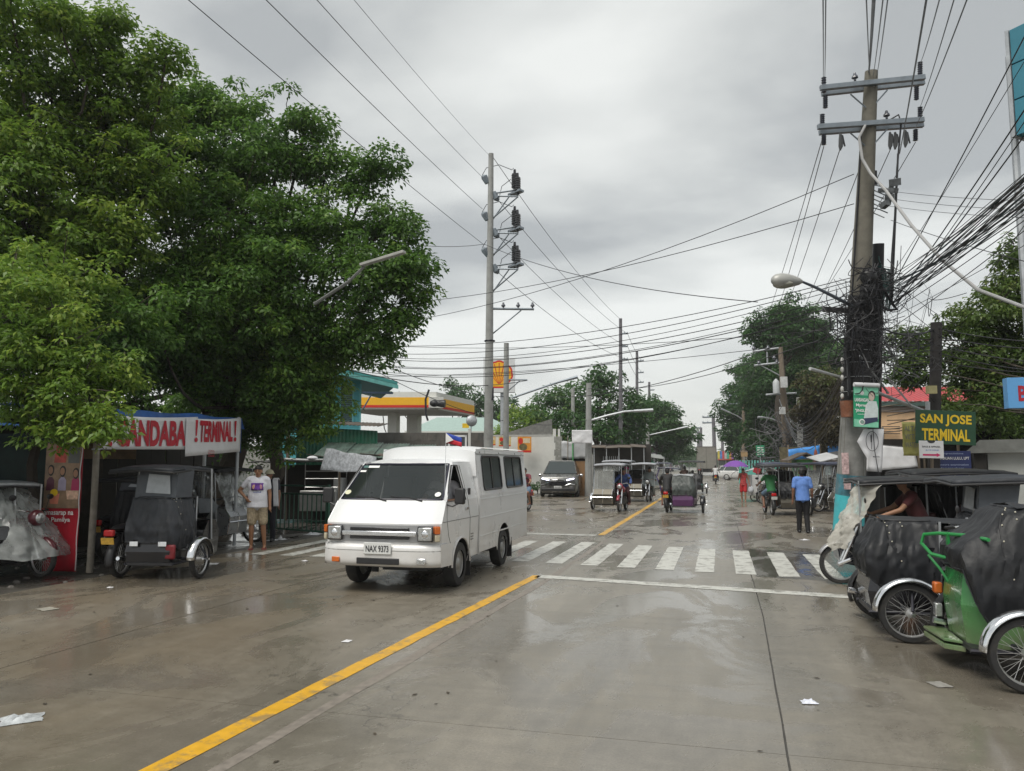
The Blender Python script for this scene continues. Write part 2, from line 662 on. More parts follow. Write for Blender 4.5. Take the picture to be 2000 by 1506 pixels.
JOINT = M('joint_filler', (0.075, 0.072, 0.066), 0.7, var=0.3)
YELLOW_P = M('yellow_road_paint', (0.62, 0.34, 0.025), 0.42, var=0.12, scale=9, dirt=(0.20, 0.16, 0.10), dirt_amt=0.7, dlim=(.52, .62))
WHITE_P = M('white_road_paint', (0.50, 0.50, 0.46), 0.42, var=0.16, scale=11, dirt=(0.20, 0.19, 0.165), dirt_amt=0.85, bump=0.1, dlim=(.50, .60))

g = MB()
g.poly([(-900, -60, -0.03), (900, -60, -0.03), (900, 900, -0.03), (-900, 900, -0.03)])
structure(g.build('ground', DIRT))
SX = [-9.35, -6.0, -2.58, 0.44, 3.55, 5.6]
SY = [-3.0, 1.0, 5.1, 9.15, 13.2, 17.6, 21.9, 26.2, 30.5, 34.8, 39.1, 43.4, 47.7, 52.0]
rd = MB()
rd.poly([(-9.35, -3.0, -0.014), (5.6, -3.0, -0.014), (5.6, 52.0, -0.014), (-9.35, 52.0, -0.014)])
road = structure(rd.build('road', JOINT))
far = MB()
far.poly([(-9.35, 52.01, 0), (5.6, 52.01, 0), (5.6, 900, 0), (-9.35, 900, 0)])
far.build('road_surface', CONCRETE_ROAD, road)
for i in range(len(SX) - 1):
    for j in range(len(SY) - 1):
        k = MB()
        def skew(i, y):
            return -0.034 * max(0, 11.95 - y) if i == 2 else (-0.02 * max(0, 9.5 - y) if i == 3 else 0.0)
        gx, gy = 0.004, 0.003
        x0, x1, y0, y1 = SX[i] + gx, SX[i + 1] - gx, SY[j] + gy, SY[j + 1] - gy
        nx, ny = 1, 14
        def edge(x, y, sgn):
            return x + sgn * (0.003 + 0.003 * nz(y * 7.3, sgn)) + 0.005 * nz(round(x) * 3.1, y * 1.3)
        top = [(edge(x0, y0 + (y1 - y0) * t / ny, 1) + skew(i, y0 + (y1 - y0) * t / ny), y0 + (y1 - y0) * t / ny, 0) for t in range(ny + 1)]
        top2 = [(edge(x1, y0 + (y1 - y0) * t / ny, -1) + skew(i + 1, y0 + (y1 - y0) * t / ny), y0 + (y1 - y0) * t / ny, 0) for t in range(ny + 1)]
        ring = [*top2, *top[::-1]]
        n = len(ring)
        k.add(ring + [(a, b, -0.012) for a, b, c in ring], [tuple(range(n))] + [((q + 1) % n, q, n + q, n + (q + 1) % n) for q in range(n)])
        k.build('concrete_slab', CONCRETE_ROAD, road, smooth=False)
# painted markings, 4 mm above the slabs, ragged at the edges where the paint has worn
def paint(name, quad, mat, seg=18):
    a, b_, c, d = [Vector((p[0], p[1], 0.004)) for p in quad]   # a-b one end, d-c the other end
    k = MB()
    l, r = [], []
    for t in range(seg + 1):
        s = t / seg
        p, q = a.lerp(d, s), b_.lerp(c, s)
        e = (q - p).normalized()
        l.append(p + e * 0.012 * nz(p.x * 5, p.y * 5, 3))
        r.append(q - e * 0.012 * nz(q.x * 5, q.y * 5, 7))
    for t in range(seg):
        k.poly([l[t], r[t], r[t + 1], l[t + 1]])
    return k.build(name, mat, road, smooth=False)
paint('centre_line', ((-3.55, -2.5), (-3.37, -2.5), (-2.73, 11.95), (-2.87, 11.95)), YELLOW_P, 60)
paint('centre_line', ((-2.92, 19.0), (-2.76, 19.0), (-2.76, 90.0), (-2.92, 90.0)), YELLOW_P, 90)
paint('stop_line', ((-2.80, 11.72), (-2.78, 12.02), (1.72, 11.28), (1.70, 10.98)), WHITE_P, 30)
paint('stop_line', ((-9.0, 18.9), (-9.0, 19.25), (-2.95, 19.05), (-2.95, 18.7)), WHITE_P, 30)
for k_ in range(17):
    x = -8.82 + 0.645 * k_
    y0 = 13.25 if x < -3.9 else 13.55 - 0.165 * (x + 3.6)
    y1 = 17.2 - 0.26 * max(0, x + 3.0)
    paint('crosswalk_stripe', ((x, y0), (x + 0.31, y0), (x + 0.31, y1), (x, y1)), WHITE_P, 16)
# dark worn asphalt patch at the kerb end of the crossing
k = MB()
k.poly([(0.50, 12.75, 0.002), (2.6, 12.3, 0.002), (2.75, 16.3, 0.002), (0.50, 16.75, 0.002)])
k.build('asphalt_patch', wet_ground('wet_patch', (0.11, 0.103, 0.09), (0.1, 0.09, 0.07), ((0, 3, 0.4),), (0.08, 0.35)), road, smooth=False)
k = MB()      # repaired strip along the joint right of the centre line
for t in range(40):
    ya, yb = -2 + t * 0.5, -1.5 + t * 0.5
    f_ = lambda y: -0.034 * max(0, 11.95 - y)
    k.poly([(-2.60 + f_(ya) + 0.02 * nz(1, ya), ya, 0.002), (-2.50 + f_(ya) + 0.05 * nz(4, ya * .7), ya, 0.002), (-2.50 + f_(yb) + 0.05 * nz(4, yb * .7), yb, 0.002), (-2.60 + f_(yb) + 0.02 * nz(1, yb), yb, 0.002)])
k.build('joint_patch', M('joint_patch', (0.20, 0.175, 0.15), 0.5, var=0.3, scale=12), road, smooth=False)

# ================================================================= TREES
def leaf_mat(name, dark, light, yel):
    m = bpy.data.materials.new(name)
    m.use_nodes = True
    nt = m.node_tree
    N, L = nt.nodes.new, nt.links.new
    b = nt.nodes['Principled BSDF']
    at = N('ShaderNodeAttribute')
    at.attribute_name = 'leaf'
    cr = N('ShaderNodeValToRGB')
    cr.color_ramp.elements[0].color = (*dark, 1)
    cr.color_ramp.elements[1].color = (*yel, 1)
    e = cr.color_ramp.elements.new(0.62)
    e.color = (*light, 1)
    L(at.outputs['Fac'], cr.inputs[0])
    L(cr.outputs[0], b.inputs['Base Color'])
    b.inputs['Roughness'].default_value = 0.42
    b.inputs['Specular IOR Level'].default_value = 0.4
    tr = N('ShaderNodeBsdfTranslucent')
    L(cr.outputs[0], tr.inputs['Color'])
    ms = N('ShaderNodeMixShader')
    ms.inputs[0].default_value = 0.45
    L(b.outputs[0], ms.inputs[1])
    L(tr.outputs[0], ms.inputs[2])
    L(ms.outputs[0], nt.nodes['Material Output'].inputs['Surface'])
    return m
LEAF_A = leaf_mat('leaf_fresh', (0.064, 0.128, 0.022), (0.170, 0.290, 0.042), (0.30, 0.39, 0.065))
LEAF_B = leaf_mat('leaf_deep', (0.050, 0.116, 0.026), (0.130, 0.250, 0.046), (0.24, 0.35, 0.06))
LEAF_C = leaf_mat('leaf_far', (0.028, 0.078, 0.024), (0.062, 0.150, 0.040), (0.12, 0.20, 0.05))
LEAF_D = leaf_mat('leaf_olive', (0.048, 0.090, 0.022), (0.110, 0.175, 0.040), (0.21, 0.25, 0.06))
LEAF_DRY = leaf_mat('leaf_dry', (0.05, 0.042, 0.022), (0.085, 0.075, 0.035), (0.09, 0.13, 0.03))

def leaves(clumps, per, size, seed, droop=0.35, aspect=0.46, flat=0.5, hang=0.3):
    """clumps: list of (centre, radius, tone). Returns a mesh of folded leaf-sized faces."""
    rs = np.random.RandomState(seed)
    cs = np.array([tuple(c[0]) for c in clumps], dtype=np.float64)
    rr = np.array([c[1] for c in clumps])
    tone = np.array([c[2] for c in clumps])
    nper = np.maximum(8, (per * (rr / rr.mean()) ** 2).astype(int))
    idx = np.repeat(np.arange(len(clumps)), nper)
    n = len(idx)
    d = rs.normal(size=(n, 3))
    d /= np.linalg.norm(d, axis=1)[:, None]
    rad = rs.uniform(0.25, 1.0, n) ** 0.6
    off = d * rad[:, None] * rr[idx][:, None]
    off[:, 2] *= flat
    pos = cs[idx] + off
    pos[:, 2] -= hang * (off[:, 0] ** 2 + off[:, 1] ** 2) / rr[idx]     # sprays hang at the rim
    nrm = np.array([0, 0, 0.75]) + d * 0.55 + rs.normal(size=(n, 3)) * 0.42
    nrm /= np.linalg.norm(nrm, axis=1)[:, None]
    ax = d * np.array([1, 1, 0.2]) + rs.normal(size=(n, 3)) * 0.6 + np.array([0, 0, -droop])
    ax -= nrm * (ax * nrm).sum(1)[:, None]
    ax /= np.linalg.norm(ax, axis=1)[:, None] + 1e-9
    sd = np.cross(nrm, ax)
    s = size * rs.uniform(0.65, 1.25, n)[:, None]
    fold = nrm * s * 0.10
    v = np.stack([pos, pos + ax * s * 0.45 + sd * s * aspect * 0.5 + fold, pos + ax * s - fold * 1.2, pos + ax * s * 0.45 - sd * s * aspect * 0.5 + fold], 1).reshape(-1, 3)
    me = bpy.data.meshes.new('foliage')
    me.vertices.add(n * 4)
    me.vertices.foreach_set('co', v.astype(np.float32).ravel())
    me.loops.add(n * 4)
    me.loops.foreach_set('vertex_index', np.arange(n * 4, dtype=np.int32))
    me.polygons.add(n)
    me.polygons.foreach_set('loop_start', np.arange(0, n * 4, 4, dtype=np.int32))
    at = me.attributes.new('leaf', 'FLOAT', 'FACE')
    lv = np.clip(tone[idx] + rs.normal(size=n) * 0.16, 0, 1)
    at.data.foreach_set('value', lv.astype(np.float32))
    me.update()
    me.validate()
    return me

def limb(mb, p0, p1, r0, r1, sag=0.0, seed=0, n=7):
    pts, rs = [], []
    p0, p1 = Vector(p0), Vector(p1)
    L_ = (p1 - p0).length
    for i in range(n + 1):
        t = i / n
        p = p0.lerp(p1, t)
        p += Vector((nz(seed, t * 2.2) * .12, nz(seed + 5, t * 2.2) * .12, nz(seed + 9, t * 2.2) * .1 + sag * math.sin(t * math.pi))) * L_
        pts.append(p)
        rs.append(r0 + (r1 - r0) * t)
    pts[0], pts[-1] = p0, p1
    mb.tube(pts, rs, 6)
    return pts

def tree(label, base, fork_z, blobs, mat, per=60, lsize=0.11, clump=0.38, dens=1.0, trunk_r=0.2, seed=1, group=None, name='tree', cat='tree', tone=0.45, droop=0.35, twig=True):
    """blobs: (px, py, depth, radius_m[, tone]) masses of the crown, surveyed from the photo"""
    rs = random.Random(seed)
    if blobs[0][2] > 40:
        m_ = sum((D(b[0], b[1], b[2]) for b in blobs), Vector()) / len(blobs)
        base = (m_.x, m_.y, 0)
    t = thing(name, label, cat, base, 0, group)
    inv = Vector(base)
    wood = MB()
    fork = Vector((rs.uniform(-.2, .2), rs.uniform(-.2, .2), fork_z))
    limb(wood, (0, 0, -0.1), fork, trunk_r * 1.25, trunk_r * 0.85, 0, seed, 8)
    cl = []
    for bi, b in enumerate(blobs):
        c = D(b[0], b[1], b[2]) - inv
        r = b[3] * (.84 if b[2] < 30 and seed != 41 else 1)
        tn = b[4] if len(b) > 4 else tone
        mid = fork.lerp(c, 0.55) + Vector((0, 0, -0.08 * (c - fork).length))
        rr = trunk_r * min(0.55, 0.25 + 0.12 * r)
        limb(wood, fork, mid, rr, rr * 0.6, 0.04, seed + bi * 3)
        limb(wood, mid, c, rr * 0.6, rr * 0.25, 0.02, seed + bi * 3 + 1)
        if blobs[0][2] < 30:
            for q in range(int(5 + 5 * r)):
                d = Vector((rs.gauss(0, 1), rs.gauss(0, 1), rs.gauss(.2, .8))).normalized()
                e = c + d * r * rs.uniform(1.02, 1.38)
                limb(wood, c + d * r * .5, e, .012, .005, .03, seed + q, 4)
                cl.append((e, clump * rs.uniform(.35, .62), tn + rs.uniform(-.1, .25)))
        nc = max(3, int(dens * 11 * (r / clump) ** 1.75 * 0.55))
        for q in range(nc):
            while True:
                d = Vector((rs.gauss(0, 1), rs.gauss(0, 1), rs.gauss(0, 1)))
                if d.length > 0.01:
                    break
            d.normalize()
            k = rs.uniform(0.12, 1.0) ** 0.45
            lump = 1 + 0.32 * nz(d.x * 1.7 + seed, d.y * 1.7, d.z * 1.7 + bi)
            p = c + Vector((d.x * r, d.y * r, d.z * r * 0.85)) * k * lump
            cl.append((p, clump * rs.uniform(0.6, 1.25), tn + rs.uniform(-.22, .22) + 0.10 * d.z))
            if twig and rs.random() < 0.30:
                limb(wood, c + (p - c) * 0.15, p, rr * 0.2, 0.006, 0.03, seed + q, 3)
    wood.build('trunk', BARK, t)
    me = leaves(cl, per, lsize, seed, droop)
    me.materials.append(mat)
    o = bpy.data.objects.new('crown', me)
    C.objects.link(o)
    o.parent = t
    return t

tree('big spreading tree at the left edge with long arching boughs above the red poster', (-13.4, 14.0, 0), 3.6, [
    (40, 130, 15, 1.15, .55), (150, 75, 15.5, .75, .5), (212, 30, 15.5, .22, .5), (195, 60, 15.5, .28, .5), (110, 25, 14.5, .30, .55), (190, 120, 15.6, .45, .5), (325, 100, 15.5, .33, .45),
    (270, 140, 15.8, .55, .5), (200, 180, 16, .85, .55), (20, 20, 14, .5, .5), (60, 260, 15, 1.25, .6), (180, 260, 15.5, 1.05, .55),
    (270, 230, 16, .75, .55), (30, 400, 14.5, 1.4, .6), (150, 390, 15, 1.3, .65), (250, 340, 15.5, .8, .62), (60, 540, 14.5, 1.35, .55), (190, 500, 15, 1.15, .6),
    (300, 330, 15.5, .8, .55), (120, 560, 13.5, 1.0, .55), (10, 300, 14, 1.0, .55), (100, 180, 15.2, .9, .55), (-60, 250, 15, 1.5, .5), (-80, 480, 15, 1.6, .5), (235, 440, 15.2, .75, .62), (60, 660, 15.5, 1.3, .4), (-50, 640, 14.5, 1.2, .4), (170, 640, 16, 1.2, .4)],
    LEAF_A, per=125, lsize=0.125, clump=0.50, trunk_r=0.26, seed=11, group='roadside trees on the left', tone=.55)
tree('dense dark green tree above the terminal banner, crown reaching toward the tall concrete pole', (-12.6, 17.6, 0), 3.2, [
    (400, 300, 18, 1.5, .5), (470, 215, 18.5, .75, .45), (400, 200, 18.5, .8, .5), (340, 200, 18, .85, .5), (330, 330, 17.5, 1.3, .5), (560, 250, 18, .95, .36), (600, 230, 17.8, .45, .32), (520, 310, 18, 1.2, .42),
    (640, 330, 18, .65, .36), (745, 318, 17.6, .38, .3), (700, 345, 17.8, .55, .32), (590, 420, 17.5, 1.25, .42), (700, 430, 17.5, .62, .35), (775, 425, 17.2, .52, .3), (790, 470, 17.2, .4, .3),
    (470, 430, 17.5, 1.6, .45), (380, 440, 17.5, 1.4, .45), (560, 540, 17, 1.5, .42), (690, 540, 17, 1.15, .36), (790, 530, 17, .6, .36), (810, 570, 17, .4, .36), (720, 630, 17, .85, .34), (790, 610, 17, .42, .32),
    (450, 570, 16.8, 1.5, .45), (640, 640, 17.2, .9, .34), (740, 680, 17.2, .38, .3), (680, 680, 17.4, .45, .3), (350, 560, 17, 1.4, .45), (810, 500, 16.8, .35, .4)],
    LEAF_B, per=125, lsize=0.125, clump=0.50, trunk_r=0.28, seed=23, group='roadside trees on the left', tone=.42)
tree('leafy tree with drooping low boughs over the green fence and food stall', (-12.0, 18.9, 0), 2.6, [
    (520, 560, 16.5, .95, .5), (480, 620, 16.5, 1.1, .5), (400, 620, 16, 1.2, .45), (540, 690, 17.5, 1.1, .42), (610, 720, 17.5, .75, .6), (640, 770, 17.3, .55, .62), (590, 790, 17.5, .6, .58),
    (620, 835, 17.3, .28, .6), (540, 800, 18, .9, .4), (450, 700, 17.4, 1.15, .38), (360, 680, 17, 1.1, .38), (300, 640, 16, 1.2, .42), (260, 690, 16, 1.0, .45), (330, 720, 17, .9, .42), (420, 745, 18, .9, .4), (500, 770, 18.5, .9, .4), (240, 620, 14, .9, .5), (560, 740, 17, .9, .45), (470, 830, 19.5, .8, .35), (545, 870, 18.2, .35, .5), (400, 790, 19.5, .9, .35), (575, 640, 17, .8, .45)],
    LEAF_B, per=115, lsize=0.125, clump=0.47, trunk_r=0.2, seed=37, group='roadside trees on the left', tone=.45)
tree('bright leafy boughs hanging low in front of the blue stall roof at the left edge', (-11.4, 10.9, 0), 2.4, [
    (40, 610, 11.5, .75, .62), (110, 680, 11.5, .75, .6), (30, 720, 11.5, .7, .52), (150, 760, 11.3, .55, .62), (60, 790, 11.3, .55, .55), (190, 810, 11.0, .32, .66), (170, 850, 11.0, .22, .68), (120, 830, 11.2, .35, .55), (230, 740, 11.8, .4, .55),
    (10, 560, 12, .6, .6), (220, 830, 10.9, .14, .7)],
    LEAF_A, per=60, lsize=0.10, clump=0.27, dens=.9, trunk_r=0.09, seed=41, group='roadside trees on the left', tone=.6)
# inner roadside trees behind, closing the view under the crowns
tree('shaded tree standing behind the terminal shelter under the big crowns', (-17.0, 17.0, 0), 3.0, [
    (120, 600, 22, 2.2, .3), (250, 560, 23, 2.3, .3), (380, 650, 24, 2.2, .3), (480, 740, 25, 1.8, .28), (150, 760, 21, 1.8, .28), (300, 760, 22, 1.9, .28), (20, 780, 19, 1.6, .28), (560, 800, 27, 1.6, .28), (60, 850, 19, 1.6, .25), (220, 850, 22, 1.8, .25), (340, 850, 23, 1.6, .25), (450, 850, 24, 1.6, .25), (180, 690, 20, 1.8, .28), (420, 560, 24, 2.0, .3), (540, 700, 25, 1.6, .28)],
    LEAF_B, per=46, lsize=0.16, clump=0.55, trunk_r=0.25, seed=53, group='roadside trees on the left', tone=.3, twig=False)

# left side, beyond the filling station
tree('broad open-crowned tree with flat sprays beside the white wall and plywood hut', (-15.5, 62, 0), 2.5, [
    (1140, 780, 62, 2.6, .5), (1175, 745, 62, 1.4, .4), (1200, 790, 62, 2.2, .45), (1090, 800, 60, 2.0, .55), (1075, 770, 60, 1.0, .45), (1165, 830, 60, 2.3, .5), (1110, 830, 58, 1.6, .6), (1060, 820, 58, 1.6, .6), (1220, 830, 62, 2.0, .45),
    (1168, 722, 62, .5, .4), (1195, 735, 62, .5, .4), (1225, 765, 62, .9, .4), (1240, 800, 63, 1.4, .4), (1190, 860, 62, 1.6, .45), (1230, 865, 62, 1.5, .45)],
    LEAF_C, per=46, lsize=0.34, clump=0.85, trunk_r=0.25, seed=61, group='trees along the left side of the street', tone=.45, droop=.2)
tree('bushy bright green tree growing behind the white wall', (-22, 58, 0), 1.6, [
    (1010, 830, 60, 1.8, .6), (1030, 810, 62, 1.4, .55), (1050, 845, 58, 1.6, .62), (985, 845, 62, 1.3, .55), (1080, 855, 58, 1.3, .6)],
    LEAF_A, per=46, lsize=0.30, clump=0.7, trunk_r=0.2, seed=67, group='trees along the left side of the street', tone=.6)
tree('dark rounded tree behind the filling station roof', (-42, 92, 0), 2.0, [(915, 785, 95, 3.0, .3), (950, 800, 95, 2.6, .3), (985, 800, 95, 2.4, .3), (885, 762, 100, 1.6, .3), (690, 762, 60, .8, .4), (760, 770, 90, 1.2, .3)],
    LEAF_C, per=40, lsize=0.45, clump=1.0, trunk_r=0.3, seed=71, group='trees along the left side of the street', tone=.3)
tree('dense dark tree hanging over the carriageway beyond the street lamp', (-10.8, 92, 0), 3.0, [
    (1270, 820, 92, 3.4, .45), (1300, 835, 92, 3.0, .32), (1320, 850, 92, 2.6, .28), (1250, 850, 90, 2.8, .4), (1290, 870, 92, 2.6, .25), (1260, 790, 92, 2.0, .4), (1300, 800, 92, 1.8, .4), (1335, 845, 92, 1.4, .35), (1240, 880, 92, 2.2, .25), (1330, 870, 92, 1.2, .3)],
    LEAF_C, per=46, lsize=0.45, clump=1.05, trunk_r=0.3, seed=73, group='trees along the left side of the street', tone=.35, droop=.6)
tree('small hazy trees far down the left side of the street', (-9.5, 190, 0), 3.0, [(1330, 880, 190, 3.5, .45), (1345, 885, 200, 3.0, .45), (1318, 885, 180, 3.0, .4)],
    LEAF_C, per=40, lsize=0.8, clump=1.6, trunk_r=0.35, seed=79, group='trees along the left side of the street', tone=.45)
# right side of the street
tree('tall round-topped tree standing above the others on the right of the street', (8.6, 62, 0), 9.5, [
    (1540, 640, 62, 2.8, .34), (1500, 645, 62, 1.8, .3), (1580, 650, 62, 2.0, .36), (1548, 615, 62, 1.4, .34), (1520, 670, 62, 1.4, .28), (1470, 655, 62, .7, .3)],
    LEAF_C, per=80, lsize=0.30, clump=0.75, dens=1.3, trunk_r=0.3, seed=83, group='trees along the right side of the street', tone=.34)
tree('large rounded green tree behind the leaning transformer pole', (8.4, 72, 0), 3.0, [
    (1560, 700, 70, 3.2, .5), (1600, 690, 70, 2.6, .48), (1520, 730, 72, 3.0, .42), (1600, 760, 70, 3.2, .42), (1550, 780, 72, 3.4, .4), (1490, 780, 74, 2.8, .4), (1560, 840, 72, 2.8, .3), (1500, 840, 74, 2.8, .3), (1640, 700, 66, 2.0, .45), (1640, 760, 66, 2.0, .4), (1580, 735, 70, 2.6, .45), (1620, 725, 66, 2.0, .42), (1535, 760, 70, 2.4, .45), (1500, 755, 72, 2.2, .42), (1690, 700, 66, 1.6, .3), (1690, 740, 66, 1.2, .3)],
    LEAF_C, per=70, lsize=0.34, clump=0.9, dens=1.2, trunk_r=0.4, seed=89, group='trees along the right side of the street', tone=.42)
tree('dark sheared-looking tree at the street end of the right hand row', (5.6, 92, 0), 3.0, [
    (1460, 760, 95, 2.8, .3), (1440, 800, 95, 2.4, .3), (1470, 810, 95, 3.2, .42), (1440, 840, 95, 2.2, .25), (1475, 720, 95, 2.4, .32), (1500, 700, 95, 2.0, .32), (1455, 870, 95, 2.4, .25), (1490, 870, 92, 2.4, .25), (1428, 850, 95, 1.0, .25), (1520, 870, 90, 2.2, .25)],
    LEAF_C, per=64, lsize=0.42, clump=0.95, dens=1.2, trunk_r=0.4, seed=97, group='trees along the right side of the street', tone=.34)
tree('half-dry tree hung with vines and loose cables behind the concrete pole', (9.2, 46, 0), 2.6, [
    (1600, 760, 46, 1.5, .6), (1635, 755, 45, 1.2, .6), (1575, 790, 46, 1.0, .5), (1630, 800, 45, 1.3, .3), (1600, 820, 46, 1.4, .25), (1650, 830, 44, 1.1, .25), (1620, 850, 45, 1.1, .2)],
    LEAF_DRY, per=44, lsize=0.26, clump=0.55, trunk_r=0.2, seed=101, group='trees along the right side of the street', tone=.35, droop=.9)
tree('olive green tree at the right edge with thin outer twigs over the red roof', (11.2, 18.6, 0), 3.2, [
    (1930, 620, 19, 1.0, .5), (1980, 560, 19, .8, .5), (1990, 490, 19, .5, .5), (1870, 660, 19.5, .8, .45), (1940, 700, 19, 1.2, .4), (2030, 650, 19, 1.4, .4), (1890, 730, 19, .7, .42), (1960, 780, 18.5, .9, .35), (1800, 660, 19.5, .38, .4), (1770, 655, 19.5, .3, .4), (1790, 740, 19, .45, .35), (1800, 700, 19, .35, .35),
    (2040, 780, 18.5, 1.2, .35), (1910, 800, 18, .5, .4), (1765, 720, 19, .25, .35), (2060, 520, 19, 1.2, .45), (1840, 790, 18, .35, .4), (1950, 830, 18, .4, .35)],
    LEAF_D, per=80, lsize=0.12, clump=0.36, dens=1.2, trunk_r=0.16, seed=103, tone=.45)
# ================================================================= SIGN AND WALL HELPERS
IMG = math.degrees(YAW)
def panel(px0, py0, px1, py1, dep):
    c = D((px0 + px1) / 2, (py0 + py1) / 2, dep)
    return c, (px1 - px0) * dep / FPX, (py1 - py0) * dep / FPX
def board(name, label, cat, box, dep, mat, th=0.03, rz=None, group=None, frame=None, roll=0.0, wob=0.0):
    c, wd, ht = panel(*box, dep)
    t = thing(name, label, cat, c, IMG if rz is None else rz, group)
    t.rotation_euler.y = R_(roll)
    k = MB()
    if wob:
        k.grid(lambda u, v: ((u - .5) * wd, wob * (nz(u * 3 + c.x, v * 2, c.y) + .5 * nz(u * 8, v * 5 + c.x)), (v - .5) * ht), 16, 12)
        k.build('sheet', mat, t, solid=0.004)
    else:
        k.box((0, 0, 0), (wd, th, ht))
        k.build('panel', mat, t, bevel=0.004)
    if frame:
        f = MB()
        for s in (-1, 1):
            f.box((s * wd / 2, 0, 0), (0.035, th + 0.02, ht + 0.035))
            f.box((0, 0, s * ht / 2), (wd - 0.035, th + 0.02, 0.035))
        f.build('frame', frame, t)
    return t, wd, ht, -th / 2 - 0.004
def ink(t, txt, x, z, wd, ht, mat, yf, **k):
    return text(txt, wd, ht, mat, t, (x, yf, z), depth=0.0, **k)
def patch(name, t, pts, mat, y, parent=None):
    """flat print on a sign: polygon in the sign's own plane"""
    k = MB()
    k.poly([(x, y, z) for x, z in pts])
    return k.build(name, mat, parent or t, smooth=False)
def oval(cx, cz, rx, rz, n=18, a0=0, a1=360):
    return [(cx + rx * math.cos(R_(a0 + (a1 - a0) * i / n)), cz + rz * math.sin(R_(a0 + (a1 - a0) * i / n))) for i in range(n + (0 if a1 - a0 == 360 else 1))]
def corrugated(mb, a, b, c, d, waves, amp=0.02, rows=1):
    """corrugated sheet spanning the quad a-b (top) to d-c (bottom); ribs run a->d"""
    a, b, c, d = map(Vector, (a, b, c, d))
    n = (b - a).cross(d - a).normalized()
    mb.grid(lambda u, v: a.lerp(b, u).lerp(d.lerp(c, u), v) + n * amp * math.sin(u * waves * 2 * math.pi), waves * 6, rows)

RED_INK = M('red_ink', (0.42, 0.012, 0.03), 0.5, var=0.1)
WHITE_INK = M('white_ink', (0.75, 0.75, 0.74), 0.5, var=0.05)
YEL_INK = M('yellow_ink', (0.74, 0.50, 0.015), 0.5, var=0.1)
BLK_INK = M('black_ink', (0.02, 0.02, 0.025), 0.5, var=0.1)
BLU_INK = M('blue_ink', (0.03, 0.12, 0.40), 0.5, var=0.1)
GRN_SIGN = M('dark_green_sign', (0.008, 0.055, 0.022), 0.4, var=0.15)
BANNER = M('white_banner', (0.66, 0.66, 0.68), 0.55, var=0.07, scale=3, bump=0.15, bscale=6, dirt=(0.42, 0.40, 0.36), dirt_amt=0.3)
BLUETARP = M('blue_tarp', (0.03, 0.11, 0.34), 0.4, var=0.25, scale=4, bump=0.3, bscale=10, dirt=(0.1, 0.12, 0.16), dirt_amt=0.4)
BLUE2 = M('bright_blue_tarp', (0.06, 0.28, 0.72), 0.45, var=0.12, scale=3, bump=0.2)
GLOOMWOOD = M('gloom_plywood', (0.030, 0.027, 0.024), 0.85, var=0.35, scale=3)  # board colour deepened to paint in the gloom of shelter and stalls
RUST = M('rusty_iron', (0.10, 0.085, 0.070), 0.8, var=0.35, scale=5, bump=0.3, dirt=(0.16, 0.08, 0.035), dirt_amt=0.5)
GREYTARP = M('grey_tarp', (0.42, 0.43, 0.44), 0.45, var=0.12, scale=3, bump=0.4, bscale=7, dirt=(0.2, 0.2, 0.19), dirt_amt=0.4)
GREENIRON = M('green_iron_sheet', (0.022, 0.14, 0.085), 0.5, var=0.2, scale=3, dirt=(0.08, 0.07, 0.05), dirt_amt=0.5)
GREENBAR = M('green_fence_paint', (0.018, 0.085, 0.055), 0.45, var=0.2, dirt=(0.06, 0.05, 0.04), dirt_amt=0.4)
AQUA = M('aqua_boards', (0.09, 0.42, 0.48), 0.6, var=0.12, scale=3, dirt=(0.12, 0.2, 0.2), dirt_amt=0.3)
TEALROOF = M('teal_roof', (0.05, 0.26, 0.25), 0.5, var=0.18, scale=3)
TEALP = M('teal_paint', (0.06, 0.46, 0.52), 0.6, var=0.12, scale=5, dirt=(0.2, 0.3, 0.3), dirt_amt=0.35)
TEALP2 = M('dark_teal_paint', (0.05, 0.17, 0.22), 0.65, var=0.3, scale=9, dirt=(0.25, 0.26, 0.26), dirt_amt=0.5)
OFFWHITE = M('offwhite_wall', (0.60, 0.60, 0.57), 0.75, var=0.06, scale=1.5, bump=0.1, dirt=(0.35, 0.34, 0.30), dirt_amt=0.35)

# ================================================================= LEFT SIDE: TERMINAL SHELTER
t = thing('terminal_shelter', 'dark tricycle terminal shelter under the trees with a blue tarpaulin roof', 'shelter', (-12, 13, 0))
def rel(p, t=t):
    return Vector(p) - t.location
k = MB()
for y in (8.0, 11.8, 14.6, 18.6):
    k.tube([rel((-13.9, y, 0)), rel((-13.9, y, 2.9))], 0.05, 8)
k.tube([rel((-10.05, 14.55, 0)), rel((-10.05, 14.55, 2.75))], 0.035, 8)
k.build('post', GALV, t)
k = MB()
def rf(u, v):
    x = -14.2 + 4.2 * u
    y = 10.5 + 4.1 * v
    return rel((x, y, 2.98 - 0.28 * u + 0.10 * nz(u * 3, v * 4) - 0.10 * math.sin(v * math.pi) * u))
k.grid(rf, 14, 20)
def skirt(u, v):
    y = 10.5 + 4.1 * u
    return rel((-10.0 + 0.07 * v + 0.03 * nz(u * 9, v), y, 2.70 + 0.10 * nz(1 * 3, u * 4) - 0.22 * v))
k.grid(skirt, 20, 3)
def endskirt(u, v):
    return rel((-10.0 - 1.6 * u, 14.6 + 0.05 * nz(u * 5, v), 2.72 + 0.1 * u - 0.75 * v * (1 - u)))
k.grid(endskirt, 6, 4)
k.build('roof_tarp', BLUETARP, t)
k = MB()
for q in range(22):
    y = 7.6 + q * 0.56
    k.box(rel((-14.2 + jit(.02), y, 1.35)), (0.04, 0.53, 2.7 + jit(.08)))
k.build('back_boards', GLOOMWOOD, t, smooth=False, kind='stuff')  # dark back wall added so the shelter ends in gloom
k = MB()
